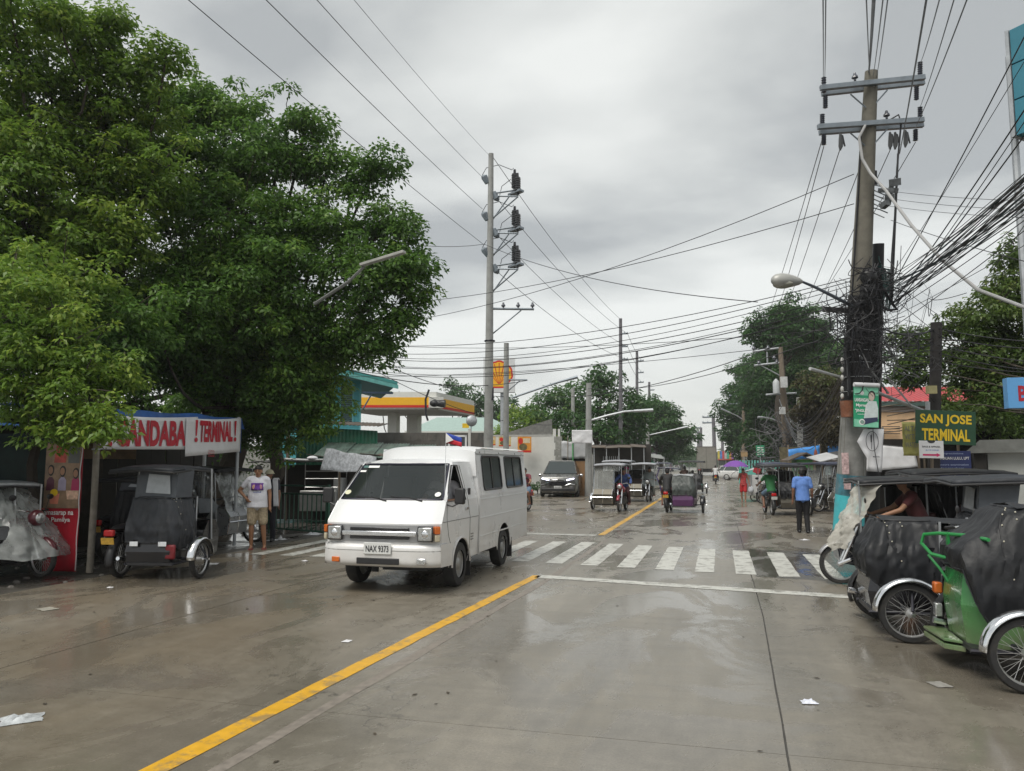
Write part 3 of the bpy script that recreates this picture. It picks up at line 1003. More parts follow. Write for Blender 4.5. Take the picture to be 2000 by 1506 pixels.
k.box(rel((-12.2, 12.8, 2.05)), (0.04, 2.4, 0.42), (0, 0, 0))
k.build('header_board', M('tan_board', (0.24, 0.16, 0.09), 0.7, var=0.3, scale=4), t)
# two white banners on the roof line; they follow its sag
def banner(label, ya, yb, zt0, zt1, zb0, zb1, words, zc0, zc1, ht, wedge=(True, True)):
    L_ = yb - ya
    b = thing('banner', label, 'banner', (-9.9, (ya + yb) / 2, 0), 90)
    # local x runs along the street (+Y in the world), local -y faces the road
    def surf(s, q):     # s 0..1 along, q 0..1 bottom -> top
        zt, zb = zt0 + (zt1 - zt0) * s, zb0 + (zb1 - zb0) * s
        return Vector(((s - .5) * L_, 0.016 * nz(s * 4 + ya, q * 1.2) + 0.004 * nz(s * 11, q * 3 + ya), zb + (zt - zb) * q - 0.03 * math.sin(s * math.pi) * q))
    k = MB()
    k.grid(surf, 30, 8)
    k.build('sheet', BANNER, b, solid=0.003)
    def warp(x, y, z):
        s = x / L_ + .5
        zc = zc0 + (zc1 - zc0) * s
        q = (zc + y - (zb0 + (zb1 - zb0) * s)) / ((zt0 + (zt1 - zt0) * s) - (zb0 + (zb1 - zb0) * s))
        p = surf(s, q)
        return (p.x, p.z, -p.y + 0.014)
    x0, x1 = words[1]
    tx = text(words[0], (x1 - x0) * L_, ht, RED_INK, b, (0, 0, 0), bold=0.045, warp=lambda x, y, z: warp(x + ((x0 + x1) / 2 - .5) * L_, y, z))
    for s0, on in zip((x0 - 0.075, x1 + 0.03), wedge):
        if on:
            k = MB()
            pl = [(s0, .5), (s0 + .045, .5), (s0 + .032, -.22), (s0 + .013, -.22)]
            k.poly([(*warp((s - .5) * L_, h * ht, 0)[:2], 0) for s, h in pl])
            k.poly([(*warp((s0 + .0225 - .5) * L_ + .05 * math.cos(a), -.40 * ht + .05 * math.sin(a), 0)[:2], 0) for a in [i * math.pi / 4 for i in range(8)]])
            k.v = [(x, -0.014 + surf(x / L_ + .5, .5).y, y) for x, y, z in k.v]
            k.build('exclamation_mark', RED_INK, b, smooth=False)
    return b, warp, surf
banner('white banner with red lettering CANDABA hung along the blue tarp roof', 10.55, 13.0, 2.56, 2.66, 1.98, 2.02, ('CANDABA', (0.14, 0.86)), 2.27, 2.34, 0.50)
b, wp, sf = banner('white banner with red lettering TERMINAL, lower and right of the first banner', 12.75, 14.5, 2.60, 2.70, 1.86, 1.98, ('TERMINAL', (0.22, 0.82)), 2.36, 2.42, 0.44)
for q in range(3):
    text(('TODA', 'SAN LUIS', 'CANDABA')[q], 0.2, 0.035, RED_INK, b, (-0.12, -0.02, 1.98 - q * 0.05), bold=0.01)
b.location += Vector((0.03, -0.12, 0.02))

# leaning steel post at the end of the shelter
p0, p1 = G(175, 1118), D(190, 845, 12.4)
t = thing('leaning_post', 'weathered steel post leaning beside the red food poster', 'post', p0)
k = MB()
k.tube([(0, 0, 0), (p1 - p0) * .5 + Vector((.012, 0, 0)), p1 - p0], [0.055, 0.052, 0.05], 10)
k.build('shaft', M('old_post', (0.22, 0.20, 0.17), 0.7, var=0.25, scale=6, dirt=(0.12, 0.07, 0.04), dirt_amt=0.5), t)
k = MB()
k.torus((p1 - p0) * .88, 0.06, 0.012, 'z', 14)
k.build('wire_tie', GALV, t)

# red food poster tied to the shelter
POSTR = M('poster_red', (0.46, 0.012, 0.03), 0.42, var=0.12, scale=3, bump=0.15, bscale=5)
t, wd, ht, yf = board('food_poster', 'tall red food poster with three people and white lettering beside the leaning post', 'poster', (88, 825, 160, 1113), 12.5, POSTR, wob=0.03, rz=8)
yf = -0.045
X0 = lambda px: (px - 124) * 12.5 / FPX
Z0 = lambda py: (969 - py) * 12.5 / FPX
def pp(name, pts, mat, d=0.0):
    return patch(name, t, [(X0(a), Z0(b_)) for a, b_ in pts], mat, yf - d)
pp('photo_print', [(86, 826), (161, 826), (161, 992), (86, 992)], M('poster_photo', (0.22, 0.145, 0.09), 0.45, var=0.45, scale=5))
pp('photo_print', [(88, 826), (160, 826), (160, 866), (88, 866)], M('poster_dark', (0.045, 0.04, 0.04), 0.5, var=0.3), .001)
pp('photo_print', [(108, 870), (132, 870), (129, 904), (104, 904)], M('poster_art', (0.36, 0.05, 0.035), 0.5, var=0.5, scale=9), .001)
pp('photo_print', [(134, 870), (158, 870), (158, 905), (134, 905)], M('poster_grey', (0.10, 0.105, 0.10), 0.5, var=0.2), .001)
for cx, top, sk, sh in ((99, 905, SKIN, M('poster_plum', (0.09, 0.02, 0.04), 0.5)), (124, 907, SKIN, M('poster_lilac', (0.34, 0.30, 0.42), 0.5)), (152, 911, SKIN, M('poster_magenta', (0.35, 0.02, 0.09), 0.5))):
    pp('figure_print', [(cx - 9, 958), (cx - 8, 938), (cx - 3, 932), (cx + 3, 932), (cx + 8, 938), (cx + 8, 958)], sh, .002)
    pp('figure_print', [(cx + 6.6 * math.cos(a), top + 12 + (9 if math.sin(a) < 0 else 13) * math.sin(a)) for a in [i * math.pi / 8 for i in range(16)]], HAIR, .003)
    pp('figure_print', [(cx + 4.9 * math.cos(a) - .8, top + 14 + 7.5 * math.sin(a)) for a in [i * math.pi / 8 for i in range(16)]], sk, .004)
pp('food_print', [(100 + 8 * math.cos(a) + 8, 962 + 7 * math.sin(a)) for a in [i * math.pi / 8 for i in range(16)]], YEL_INK, .005)
pp('food_print', [(98, 964), (120, 964), (117, 984), (101, 984)], M('poster_cup', (0.6, 0.2, 0.13), 0.5), .004)
pp('food_print', [(133, 958), (160, 958), (158, 975), (136, 975)], M('poster_food2', (0.55, 0.36, 0.26), 0.5, var=0.4, scale=12), .004)
for txt, px, py, wpx, hpx in (('amasarap na', 120, 1003, 62, 10), ('ng Pamilya', 117, 1015, 56, 11), ('BETS', 113, 1038, 22, 6), ('25', 115, 1056, 15, 17)):
    ink(t, txt, X0(px), Z0(py), wpx * 12.5 / FPX, hpx * 12.5 / FPX, WHITE_INK, yf - 0.004, bold=0.02)
ink(t, 'Chicken', X0(108), Z0(840), 38 * 12.5 / FPX, 9 * 12.5 / FPX, M('grey_ink', (0.25, 0.25, 0.25), 0.5), yf - 0.004)
k = MB()
k.grid(lambda u, v: (X0(161 + 5 * u + 3 * nz(v * 6)), yf - 0.01 - 0.03 * u, Z0(860 + 250 * v)), 2, 24)
k.build('curled_edge', BANNER, t)

# blue stall roof at the left edge and the dark stall under it
t = thing('roadside_stall', 'dark roadside stall at the left edge under a sagging blue tarp roof', 'stall', (-13.5, 10.5, 0))
k = MB()
k.grid(lambda u, v: rel((-16 + 5.3 * u, 8.4 + 2.3 * v, 2.35 + 0.42 * (1 - u) + .10 * nz(u * 4, v * 3 + 4)), t), 16, 10)
k.build('roof_tarp', BLUETARP, t)
k = MB()
k.box(rel((-13.6, 11.4, 1.15), t), (4.6, .05, 2.3))
k.box(rel((-15.2, 9.4, 1.15), t), (.05, 3.4, 2.3))
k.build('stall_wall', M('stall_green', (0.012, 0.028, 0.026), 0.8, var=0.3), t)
k = MB()
for x, y in ((-10.9, 8.6), (-10.9, 10.6), (-15.9, 8.6)):
    k.tube([rel((x, y, 0), t), rel((x, y, 2.4), t)], 0.04, 8)
k.build('post', GALV, t)

# green barrier fence, bars one by one
f0, f1 = G(526, 1040), G(640, 1050)
t = thing('barrier_fence', 'green steel barrier fence in front of the food stall', 'fence', f0, math.degrees(math.atan2((f1 - f0).y, (f1 - f0).x)))
FL = (f1 - f0).length
k = MB()
for z in (1.20, 1.0, 0.12):
    k.b2((0, -.02, z - .02), (FL, .02, z + .02))
k.build('rail', GREENBAR, t)
for x in (0, FL):
    MB().b2((x - .03, -.03, -.03), (x + .03, .03, 1.24)).build('fence_post', GREENBAR, t)
bar = MB().b2((-.011, -.011, .14), (.011, .011, .98)).mesh('bar', False)
bar.materials.append(GREENBAR)
nb = 13
for q in range(nb):
    inst('bar', bar, t, ((q + .5) * FL / nb, 0, 0))
for q in range(nb // 2):
    inst('bar', bar, t, ((q * 2 + 1) * FL / nb, 0, 0.0), scale=(1, 1, 0.01))if False else None

# steel food cart behind the fence
c = G(600, 1022)
t = thing('food_cart', 'stainless food cart with shelves and a battered canopy behind the green fence', 'cart', c, 12)
k = MB().b2((-.25, 0, .35), (.85, .7, .95))
k.build('cabinet', STEEL, t, bevel=.02)
k = MB()
for x, y in ((-1.0, 0), (.9, 0), (-1.0, .9), (.9, .9)):
    k.tube([(x, y, 0), (x, y, 1.75)], .018, 6)
for z in (1.05, 1.3, 1.52):
    k.tube([(-.1, 0, z), (.9, 0, z)], .012, 5)
k.tube([(-.1, 0, .98), (-.1, 0, 1.75)], .014, 5)
k.build('frame', STEEL, t)
k = MB()
k.grid(lambda u, v: (-1.7 + 2.9 * u, -.15 + 1.3 * v, 1.80 + .05 * nz(u * 6, v * 3) + .05 * u), 18, 8)
k.build('canopy', M('canopy_dirty', (0.15, 0.15, 0.145), 0.6, var=0.4, scale=5), t, solid=.03)
k = MB()
k.tube([(-1.2, -.18, 1.84), (-.6, -.2, 1.87), (0, -.19, 1.84), (.7, -.2, 1.86)], [.03, .045, .04, .03], 7)
k.build('rolled_tarp', GREYTARP, t)
k = MB().ell((.15, -.15, 1.90), (.17, .12, .07), 12, 6)
k.build('basin', WHITEC, t)
k = MB().b2((-1.4, .9, .05), (.7, .96, 1.7))
k.build('back_panel', GLOOMWOOD, t)
k = MB().b2((.72, .1, .30), (.98, .6, 1.32))
k.build('side_panel', GREYTARP, t, bevel=.02)

# grey tarpaulin lean-to behind the van
t = thing('tarp_stall', 'lean-to stall with a printed grey tarpaulin sagging behind the white van', 'stall', (-9.6, 20.6, 0), 15)
k = MB()
a = [D(637, 876, 21), D(735, 893, 22.5), D(735, 925, 21.5), D(625, 918, 20.3)]
a = [t.matrix_basis.inverted() @ p for p in a]
k.grid(lambda u, v: a[0].lerp(a[1], u).lerp(a[3].lerp(a[2], u), v) + Vector((0, 0, .05 * nz(u * 4, v * 4))), 14, 8)
k.build('tarp_roof', M('printed_tarp', (0.45, 0.46, 0.48), 0.5, var=0.45, scale=7, bump=0.3, stretch=(3, 1, 1)), t, solid=.004)
k = MB().b2((-1.0, .8, 0), (3.0, .86, 1.55))
k.build('back_wall', GLOOMWOOD, t)
k = MB()
for x in (-1.0, .3, 1.7):
    k.tube([(x, -.3, 0), (x, -.3, 1.5)], .03, 6)
k.build('post', WOOD, t)

# low shacks with rusty roofs
t = thing('green_shed', 'green corrugated iron shed with a rusted roof sheet under the blue house', 'shed', D(670, 905, 26) * 1.0, IMG)
t.location.z = 0
k = MB()
corrugated(k, (-1.6, 0, 3.0), (1.15, 0, 2.85), (1.15, 0, 0), (-1.6, 0, 0), 22, .018)
k.build('wall', GREENIRON, t)
k = MB()
k.grid(lambda u, v: (-1.7 + 2.9 * u, -.25 + 2.2 * v, 3.12 - .12 * u + .2 * v + .02 * math.sin(u * 130)), 60, 2)
k.build('roof', RUST, t, solid=.01)
k = MB().b2((-.55, -.03, 1.62), (-.42, .03, 1.86))
k.build('vent_hole', BLACKP, t)
t = thing('rusty_shelter', 'low shelter with a dull green patched iron roof behind the white van', 'shed', D(770, 905, 25) * 1.0, IMG)
t.location.z = 0
k = MB()
for q in range(6):
    k.grid(lambda u, v, q=q: (-2.4 + q * .9 + .95 * u, -1.2 + 2.4 * v, 1.95 - .06 * q + .55 * v + .02 * math.sin(u * 60) + .02 * q % 2), 22, 2)
k.build('roof', M('old_green_roof', (0.10, 0.15, 0.125), 0.7, var=0.35, scale=3, dirt=(0.07, 0.055, 0.04), dirt_amt=0.6), t, solid=.008)
k = MB()
for q in range(5):
    k.box((-2.2 + q * .55, -1.3 + jit(.1), 1.98 + jit(.04)), (.6, .5, .02), (jit(.15), jit(.2), jit(.6)))
k.build('loose_sheet', RUST, t)
k = MB()
k.b2((-2.4, 1.2, 0), (2.9, 1.3, 2.2))
k.b2((-2.4, -1.0, 0), (2.9, -.95, 1.5))
k.build('wall', GLOOMWOOD, t)
k = MB().tube([(-3.1, -1.3, 0), (-3.1, -1.3, 2.9)], .05, 8)
k.build('post', WOOD, t)

# blue timber house
t = thing('blue_house', 'aqua timber house with jalousie windows and a teal roof behind the trees', 'house', D(655, 905, 31) * 1.0, IMG + 15)
t.location.z = 0
plank = MB().b2((-2.2, -.012, 0), (.93, .012, .205)).mesh('siding_board', False)
plank.materials.append(AQUA)
for q in range(24):
    inst('siding_board', plank, t, (0, -.004 * 0, q * .215), (R_(-3), 0, 0))
k = MB()
k.b2((-2.2, .02, 0), (.93, .10, 5.1))
k.b2((.85, .1, 0), (.93, 6, 5.1))
k.build('wall', AQUA, t)
k = MB()
k.b2((.90, -.03, 0), (.98, .04, 5.0))
k.build('corner_board', M('pale_aqua_trim', (0.16, 0.5, 0.55), 0.6), t)
fr = MB()
fr.b2((.10, -.05, 3.35), (.68, -.015, 3.42))
fr.b2((.10, -.05, 4.9), (.68, -.015, 4.97))
for x in (.10, .62):
    fr.b2((x, -.05, 3.42), (x + .06, -.015, 4.9))
wf = fr.build('window', M('pale_aqua_trim'), t)
MB().b2((.16, -.02, 3.42), (.62, -.014, 4.9)).build('pane', M('jalousie_dark', (0.03, 0.045, 0.05), 0.25), wf)
sl = MB().box((0, 0, 0), (.46, .008, .075), (R_(38), 0, 0)).mesh('slat', False)
sl.materials.append(M('jalousie_glass', (0.20, 0.34, 0.36), 0.15, var=.1))
for q in range(13):
    inst('slat', sl, wf, (.39, -.03, 3.48 + q * .085))
k = MB()
for q in range(3):
    k.b2((.17 + q * .155, -.03, 4.55), (.29 + q * .155, -.022, 4.88))
k.build('upper_pane', M('jalousie_dark'), wf)
k = MB()
k.prism([(-2.5, 6.15), (2.35, 5.05), (2.35, 4.93), (-2.5, 6.0)], 'y', -.9, 6.2)
k.build('roof', TEALROOF, t)
k = MB()
k.prism([(-2.5, 5.98), (2.38, 4.9), (2.38, 4.74), (-2.5, 5.82)], 'y', -.93, -.9)
k.build('fascia_board', M('pale_teal', (0.13, 0.40, 0.38), 0.6), t)
k = MB().b2((.98, -.7, 4.55), (2.2, -.62, 4.63))
k.tube([(1.0, -.66, 3.9), (1.35, -.66, 4.55)], .03, 5)
k.build('eave_bracket', M('steel_blue', (0.06, 0.11, 0.18), 0.5), t)

# ================================================================= FILLING STATION
A_, B_, C_ = D(640, 800, 48), D(852, 800, 48), D(926, 800, 55)
t = thing('petrol_station_canopy', 'petrol station canopy with yellow and red fascia on white columns', 'canopy', (B_.x, B_.y, 0))
ring = [Vector((p.x, p.y)) - Vector((B_.x, B_.y)) for p in (A_, B_, C_, A_ + C_ - B_)]
def slab(nm, z0, z1, off, mat):
    c = sum(ring, Vector((0, 0))) / 4
    pl = [tuple(p + (p - c).normalized() * off) for p in ring]
    k = MB()
    k.prism(pl, 'z', z0, z1)
    return k.build(nm, mat, t, smooth=False)
CWHITE = M('canopy_white', (0.66, 0.66, 0.62), 0.5, var=0.05)
slab('soffit', 5.12, 5.2, -.05, M('canopy_soffit', (0.5, 0.5, 0.47), 0.6))
slab('fascia', 5.2, 6.2, 0, CWHITE)
slab('yellow_band', 5.38, 5.86, .02, M('fascia_yellow', (0.80, 0.42, 0.012), 0.4, var=0.04))
slab('red_band', 5.22, 5.38, .022, M('fascia_red', (0.55, 0.02, 0.012), 0.4, var=0.04))
k = MB()
k.b2((-.45, -.06, 5.2), (.45, .4, 5.88))
kk = k.build('corner_panel', CWHITE, t)
kk.rotation_euler = (0, 0, YAW + .35)
for px, dep, wd in ((768, 51, .62), (808, 54, .8)):
    p = D(px, 905, dep) - t.location
    MB().b2((p.x - wd / 2, p.y - wd / 2, 0), (p.x + wd / 2, p.y + wd / 2, 5.12)).build('column', CWHITE, t)
t = thing('floodlight', 'black floodlight clamped at the corner of the yellow canopy', 'lamp', D(846, 790, 47), IMG)
MB().tube([(-.25, -.1, .9), (-.45, -.15, .3), (-.42, -.15, -.6), (-.3, -.1, -1.0)], .07, 6).build('cable', CABLE, t)
MB().ell((.1, -.2, .05), (.3, .3, .22)).build('lamp_head', BLACKP, t)
MB().tube([(.3, -.2, .05), (.75, -.25, .02)], [.2, .26], 10).build('lamp_hood', BLACKP, t)
t = thing('station_shop', 'low station shop with a pale green hipped roof beyond the canopy', 'building', D(905, 905, 62) * 1.0, IMG)
t.location.z = 0
MB().b2((-4.2, 0, 0), (3.6, 5, 4.3)).build('wall', M('shop_grey', (0.33, 0.33, 0.33), 0.7), t)
for x0, x1 in ((-4.0, -2.4), (-2.0, .2), (1.7, 2.2), (2.6, 3.2)):
    f = MB().b2((x0, -.05, 2.6), (x1, -.01, 3.9)).build('window', M('frame_white', (.6, .6, .58), .5), t)
    MB().b2((x0 + .08, -.09, 2.7), (x1 - .08, -.05, 3.8)).build('pane', M('shop_glass', (0.05, 0.055, 0.06), 0.15), f)
k = MB()
k.add([(-4.7, -.6, 4.3), (4.4, -.6, 4.3), (4.4, 5.6, 4.3), (-4.7, 5.6, 4.3), (-2.4, 2.4, 5.6), (2.1, 2.4, 5.6)], [(0, 1, 5, 4), (1, 2, 5), (2, 3, 4, 5), (3, 0, 4), (3, 2, 1, 0)])
k.build('roof', M('pale_green_roof', (0.30, 0.40, 0.37), 0.6, var=.1), t, smooth=False)
MB().b2((-4.7, -.64, 4.12), (4.4, -.56, 4.32)).build('gutter', CWHITE, t)
t, wd, ht, yf = board('yellow_sign', 'small yellow notice on the station shop wall', 'sign', (903, 827, 916, 836), 60, M('sign_yellow', (.75, .5, .02), .5))
t = thing('satellite_dish', 'grey satellite dish on a bracket above the brown wall', 'dish', D(921, 822, 44), 30)
k = MB()
k.grid(lambda u, v: (.32 * v * math.cos(2 * math.pi * u), -.12 + .12 * v * v, .32 * v * math.sin(2 * math.pi * u)), 20, 5, True)
k.build('dish', GALV, t, solid=.01)
MB().tube([(0, .1, 0), (0, .12, -.9)], .03, 6).build('bracket', GALV, t)
# shell emblem sign on its pylon
t = thing('petrol_sign', 'white petrol sign with a yellow and red scallop shell behind the concrete poles', 'sign', D(975, 733, 46), IMG)
MB().b2((-.95, -.12, -1.05), (.95, .12, 1.05)).build('sign_box', M('sign_white', (0.62, 0.63, 0.64), 0.35, var=0.03), t, bevel=.02)
def scallop(R, n=7):
    pts = []
    for i in range(n * 4 + 1):
        a = R_(205 - 230 * i / (n * 4))
        rr = R * (1 + .045 * abs(math.sin(i / 4 * math.pi)))
        pts.append((rr * math.cos(a), rr * math.sin(a) * 1.02 + R * .05))
    pts += [(R * .62, -R * .75), (R * .58, -R * .98), (-R * .58, -R * .98), (-R * .62, -R * .75)]
    return pts
patch('shell_border', t, scallop(.80), M('fascia_red'), -.125)
patch('shell_fan', t, [(x * .88, z * .88) for x, z in scallop(.80)], M('fascia_yellow'), -.130)
k = MB()
for i in range(1, 8):
    a = R_(190 - 200 * i / 8)
    e = Vector((math.cos(a) * .68, math.sin(a) * .68 + .04))
    s = Vector((math.cos(a) * .05, -.52))
    d_ = (e - s).normalized()
    nn = Vector((-d_.y, d_.x))
    k.poly([(*(s + nn * .012), 0), (*(e + nn * .028), 0), (*(e - nn * .028), 0), (*(s - nn * .012), 0)])
k.v = [(x, -.134, y) for x, y, z in k.v]
k.build('shell_rib', M('fascia_red'), t, smooth=False)
MB().tube([(0.2, .2, -6.0), (0.2, .2, -1.0)], .14, 10).build('pylon', GALV, t)

# walls, posters and hut between the station and the street
t = thing('brown_wall', 'stained grey brown block wall in front of the station shop', 'wall', D(830, 905, 38) * 1.0, IMG)
t.location.z = 0
for r in range(8):
    for q in range(13):
        off = .22 if r % 2 else 0
        MB().b2((-2.6 + q * .42 - off, jit(.008), r * .41), (-2.19 + q * .42 - off, .2, r * .41 + .395)).build('block', M('stained_block', (0.105, 0.095, 0.085), 0.85, var=0.3, scale=3, bump=.3, objrand=.12), t, smooth=False)
MB().b2((-2.8, .03, 0), (2.9, .18, 3.27)).build('mortar', JOINT, t)
t = thing('ticket_booth', 'small booth with a white window frame next to the brown wall', 'booth', D(893, 905, 30) * 1.0, IMG)
t.location.z = 0
MB().b2((-.4, 0, 0), (.5, 1.0, 2.6)).build('wall', M('booth_dark', (0.05, 0.055, 0.06), 0.6), t)
f = MB()
for x in (-.36, .30):
    f.b2((x, -.05, 1.6), (x + .07, 0, 2.85))
f.b2((-.36, -.05, 2.78), (.37, 0, 2.85))
fo = f.build('window', WHITE, t)
MB().b2((-.29, -.03, 1.6), (.30, -.02, 2.78)).build('pane', M('shop_glass'), fo)
MB().torus((-.05, -.06, 2.3), .2, .02, 'y', 20, 6, 200, 470).build('wheel_rim', WHITE, t)
MB().b2((.42, -.04, 0), (.52, .06, 3.1)).build('post', OFFWHITE, t)
t = thing('white_wall', 'long dirty white boundary wall beside the grey car', 'wall', D(1015, 905, 45) * 1.0, IMG - 6)
t.location.z = 0
MB().b2((-2.9, 0, 0), (2.0, .2, 3.35)).build('wall_face', OFFWHITE, t)
MB().b2((-2.9, -.02, 3.35), (2.0, .22, 3.42)).build('coping', M('coping_grey', (.4, .4, .38), .8), t)
k = MB()
k.b2((1.95, -.12, 0), (2.14, .1, 3.75))
k.b2((2.25, -.12, 0), (2.38, .1, 3.75))
k.build('gate_post', OFFWHITE, t)
MB().prism([(-1.2, 3.42), (1.9, 4.35), (1.9, 3.42)], 'y', .05, .15).build('gable', M('gable_grey', (.16, .16, .15), .8, var=.3), t)
for bx, lab, col in (((1011, 853, 1038, 884), 'orange and yellow food poster on the white wall', (.62, .25, .03)), ((974, 853, 998, 872), 'pale yellow menu poster on the white wall beside the concrete pole', (.55, .42, .16)), ((952, 853, 968, 870), 'narrow orange menu poster on the white wall left of the concrete pole', (.58, .36, .10))):
    c_, w_, h_ = panel(*bx, 44.6)
    t2, wd, ht, yf = board('menu_poster', lab, 'poster', bx, 44.3, M('poster_%d' % int(col[1] * 100), col, .45, var=.2, scale=3), rz=IMG - 6, th=.02)
    patch('food_print', t2, oval(-.1 * wd, -.15 * ht, wd * .3, ht * .22), M('menu_food', (.12, .10, .04), .5, var=.6, scale=6), yf)
    patch('food_print', t2, oval(-.28 * wd, .22 * ht, wd * .16, ht * .2), M('fascia_red'), yf)
    patch('print_band', t2, [(-wd * .48, -ht * .48), (wd * .48, -ht * .48), (wd * .48, -ht * .36), (-wd * .48, -ht * .36)], M('fascia_red'), yf)
    patch('print_panel', t2, [(-wd * .1, ht * .1), (wd * .4, ht * .1), (wd * .4, ht * .4), (-wd * .1, ht * .4)], M('menu_cream', (.6, .5, .34), .5), yf - .002)
t = thing('plywood_hut', 'plywood hut patched with tarp beside the street pole', 'hut', D(1120, 905, 42) * 1.0, IMG - 8)
t.location.z = 0
for q in range(3):
    MB().b2((-.55 + q * .42, 0, 0), (-.14 + q * .42, .05, 1.85 + jit(.03))).build('plywood_sheet', M('plywood', (.24, .135, .06), .75, var=.25, scale=4, stretch=(1, 1, .2), objrand=.15), t)
MB().b2((-.6, .06, 0), (.8, 2.4, 2.5)).build('hut_wall', GLOOMWOOD, t)
k = MB()
k.grid(lambda u, v: (-.65 + 1.6 * u, -.08 + .03 * nz(u * 5, v * 3), 2.0 + .95 * v + .06 * nz(u * 5)), 14, 6)
k.build('patched_tarp', GREYTARP, t, solid=.004)
for r in range(9):
    MB().b2((-1.05 + (.06 if r % 2 else 0), -.02, r * .36), (-.62, .25, r * .36 + .34)).build('block', M('hollow_block', (.24, .24, .22), .85, var=.25, bump=.3, objrand=.1), t, smooth=False)
MB().tube([(-.02, -.12, 0), (-.02, -.12, 3.0)], .035, 6).build('green_pipe', M('green_pipe', (.05, .3, .08), .5), t)
MB().tube([(-.3, -.1, 0), (-.3, -.1, 3.2)], .02, 6).build('stick', WOOD, t)
t, wd, ht, yf = board('blank_signboard', 'blank white tarpaulin signboard tied to the pole by the plywood hut', 'sign', (1117, 840, 1157, 866), 40.5, BANNER, wob=.04, rz=IMG - 5)
t = thing('market_stalls', 'dark row of roadside stalls with tin roofs beyond the plywood hut', 'stall', D(1200, 905, 50) * 1.0, IMG - 8)
t.location.z = 0
MB().b2((-1.4, .8, 0), (2.4, .9, 3.0)).build('back_wall', GLOOMWOOD, t)
for q in range(4):
    MB().box((-1.0 + q * .85, .3, 2.9 + jit(.06)), (.95, 1.5, .03), (R_(8), jit(.06), jit(.05))).build('roof_sheet', RUST, t)
k = MB()
for q in range(5):
    k.tube([(-1.3 + q * .8, -.3, 0), (-1.3 + q * .8, -.3, 2.8)], .035, 6)
for q in range(8):
    k.tube([(-.7 + q * .13, -.28, .9), (-.7 + q * .13, -.28, 2.2)], .012, 4)
k.build('post', GALV, t)
t = thing('awning_stall', 'stall with sagging grey and green awnings by the road', 'stall', D(1255, 905, 52) * 1.0, IMG)
t.location.z = 0
k = MB()
k.grid(lambda u, v: (-.7 + 2.1 * u, -.8 + 1.6 * v, 2.55 - .5 * u - .12 * math.sin(u * 3.1) + .3 * v), 12, 5)
k.build('grey_awning', M('awning_grey', (.22, .23, .22), .6, var=.2), t, solid=.02)
k = MB()
k.grid(lambda u, v: (-.9 + 1.6 * u, -.9 + 1.2 * v, 2.0 - .25 * u + .25 * v), 8, 4)
k.build('green_awning', M('awning_green', (.03, .24, .13), .6, var=.2), t, solid=.02)
k = MB()
for x in (-.8, .2, 1.3):
    k.tube([(x, -.8, 0), (x, -.8, 2.2)], .03, 5)
k.build('post', GALV, t)
t, wd, ht, yf = board('poster_board', 'small pale poster on a stand in front of the awnings', 'sign', (1264, 889, 1273, 900), 52, M('pale_mint', (.5, .62, .52), .5))
t, wd, ht, yf = board('route_board', 'small dark square signboard with white marks under the dark tree', 'sign', (1273, 884, 1282, 895), 54, M('dark_board', (.06, .06, .07), .5))
ink(t, '52', 0, 0, wd * .7, ht * .6, WHITE_INK, yf)
MB().tube([(0, .03, -2.2), (0, .03, -ht / 2)], .03, 5).build('stand', GALV, t)
# ground-hugging far walls and houses that close the view; one dark wall added for gloom
for (x0, y0, x1, y1, h, lab, col) in ((-26, 70, -10.6, 72, 3.0, 'low grey wall far beyond the white wall', (.25, .25, .24)), (-60, 58, -26, 60, 3.2, 'long plain wall behind the filling station', (.22, .22, .2)), (-40, 30, -22, 31, 3.0, 'plain dark wall behind the roadside trees', (.08, .08, .075)), (-45, 20, -19, 20.4, 3.4, 'added dark wall for the gloom deep under the big trees', (.05, .05, .045))):
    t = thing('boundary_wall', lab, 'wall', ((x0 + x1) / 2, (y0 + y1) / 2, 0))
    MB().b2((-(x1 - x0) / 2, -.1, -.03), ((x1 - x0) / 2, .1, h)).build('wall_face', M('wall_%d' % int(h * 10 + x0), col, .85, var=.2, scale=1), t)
    MB().b2((-(x1 - x0) / 2, -.14, h), ((x1 - x0) / 2, .14, h + .08)).build('coping', CONC, t)

# ================================================================= RIGHT SIDE
# beige house with a red roof
t = thing('beige_house', 'peach coloured house with a red metal roof and grey window panels', 'house', D(1860, 905, 33) * 1.0, IMG)
t.location.z = 0
MB().b2((-3.4, 0, 0), (4.5, 2.2, 4.36)).build('wall', M('peach_wall', (.76, .50, .29), .75, var=.08, scale=2, dirt=(.32, .24, .17), dirt_amt=.3), t)
MB().b2((-3.5, -.06, 3.95), (4.6, 0, 4.25)).build('wall_band', M('pinkish_grey', (.33, .28, .26), .75, var=.1), t)
k = MB()
corrugated(k, (-3.1, 3.0, 5.35), (4.4, 3.0, 5.35), (4.9, -.25, 4.4), (-3.8, -.25, 4.4), 40, .02)
k.build('roof', M('red_roof', (.36, .035, .04), .5, var=.12, scale=2, dirt=(.2, .05, .05), dirt_amt=.3), t)
MB().b2((-3.85, -.30, 4.20), (4.95, -.24, 4.40)).build('gutter', M('dark_green_fascia', (.05, .085, .075), .6), t)
for x0, x1, z0, z1 in ((-2.05, -1.3, 2.3, 3.5), (-3.1, -2.9, 2.7, 3.3), (1.3, 2.3, 2.3, 3.4)):
    f = MB().b2((x0, -.05, z0), (x1, 0, z1)).build('window', M('trim_grey', (.25, .25, .24), .6), t)
    MB().b2((x0 + .06, -.07, z0 + .06), (x1 - .06, -.05, z1 - .06)).build('pane', M('panel_grey', (.24, .245, .25), .4), f)
k = MB()
for q in range(4):
    k.b2((-3.05, -.25, 3.0 + q * .1), (-2.3, -.2, 3.03 + q * .1))
k.build('grille', BLACKP, t)
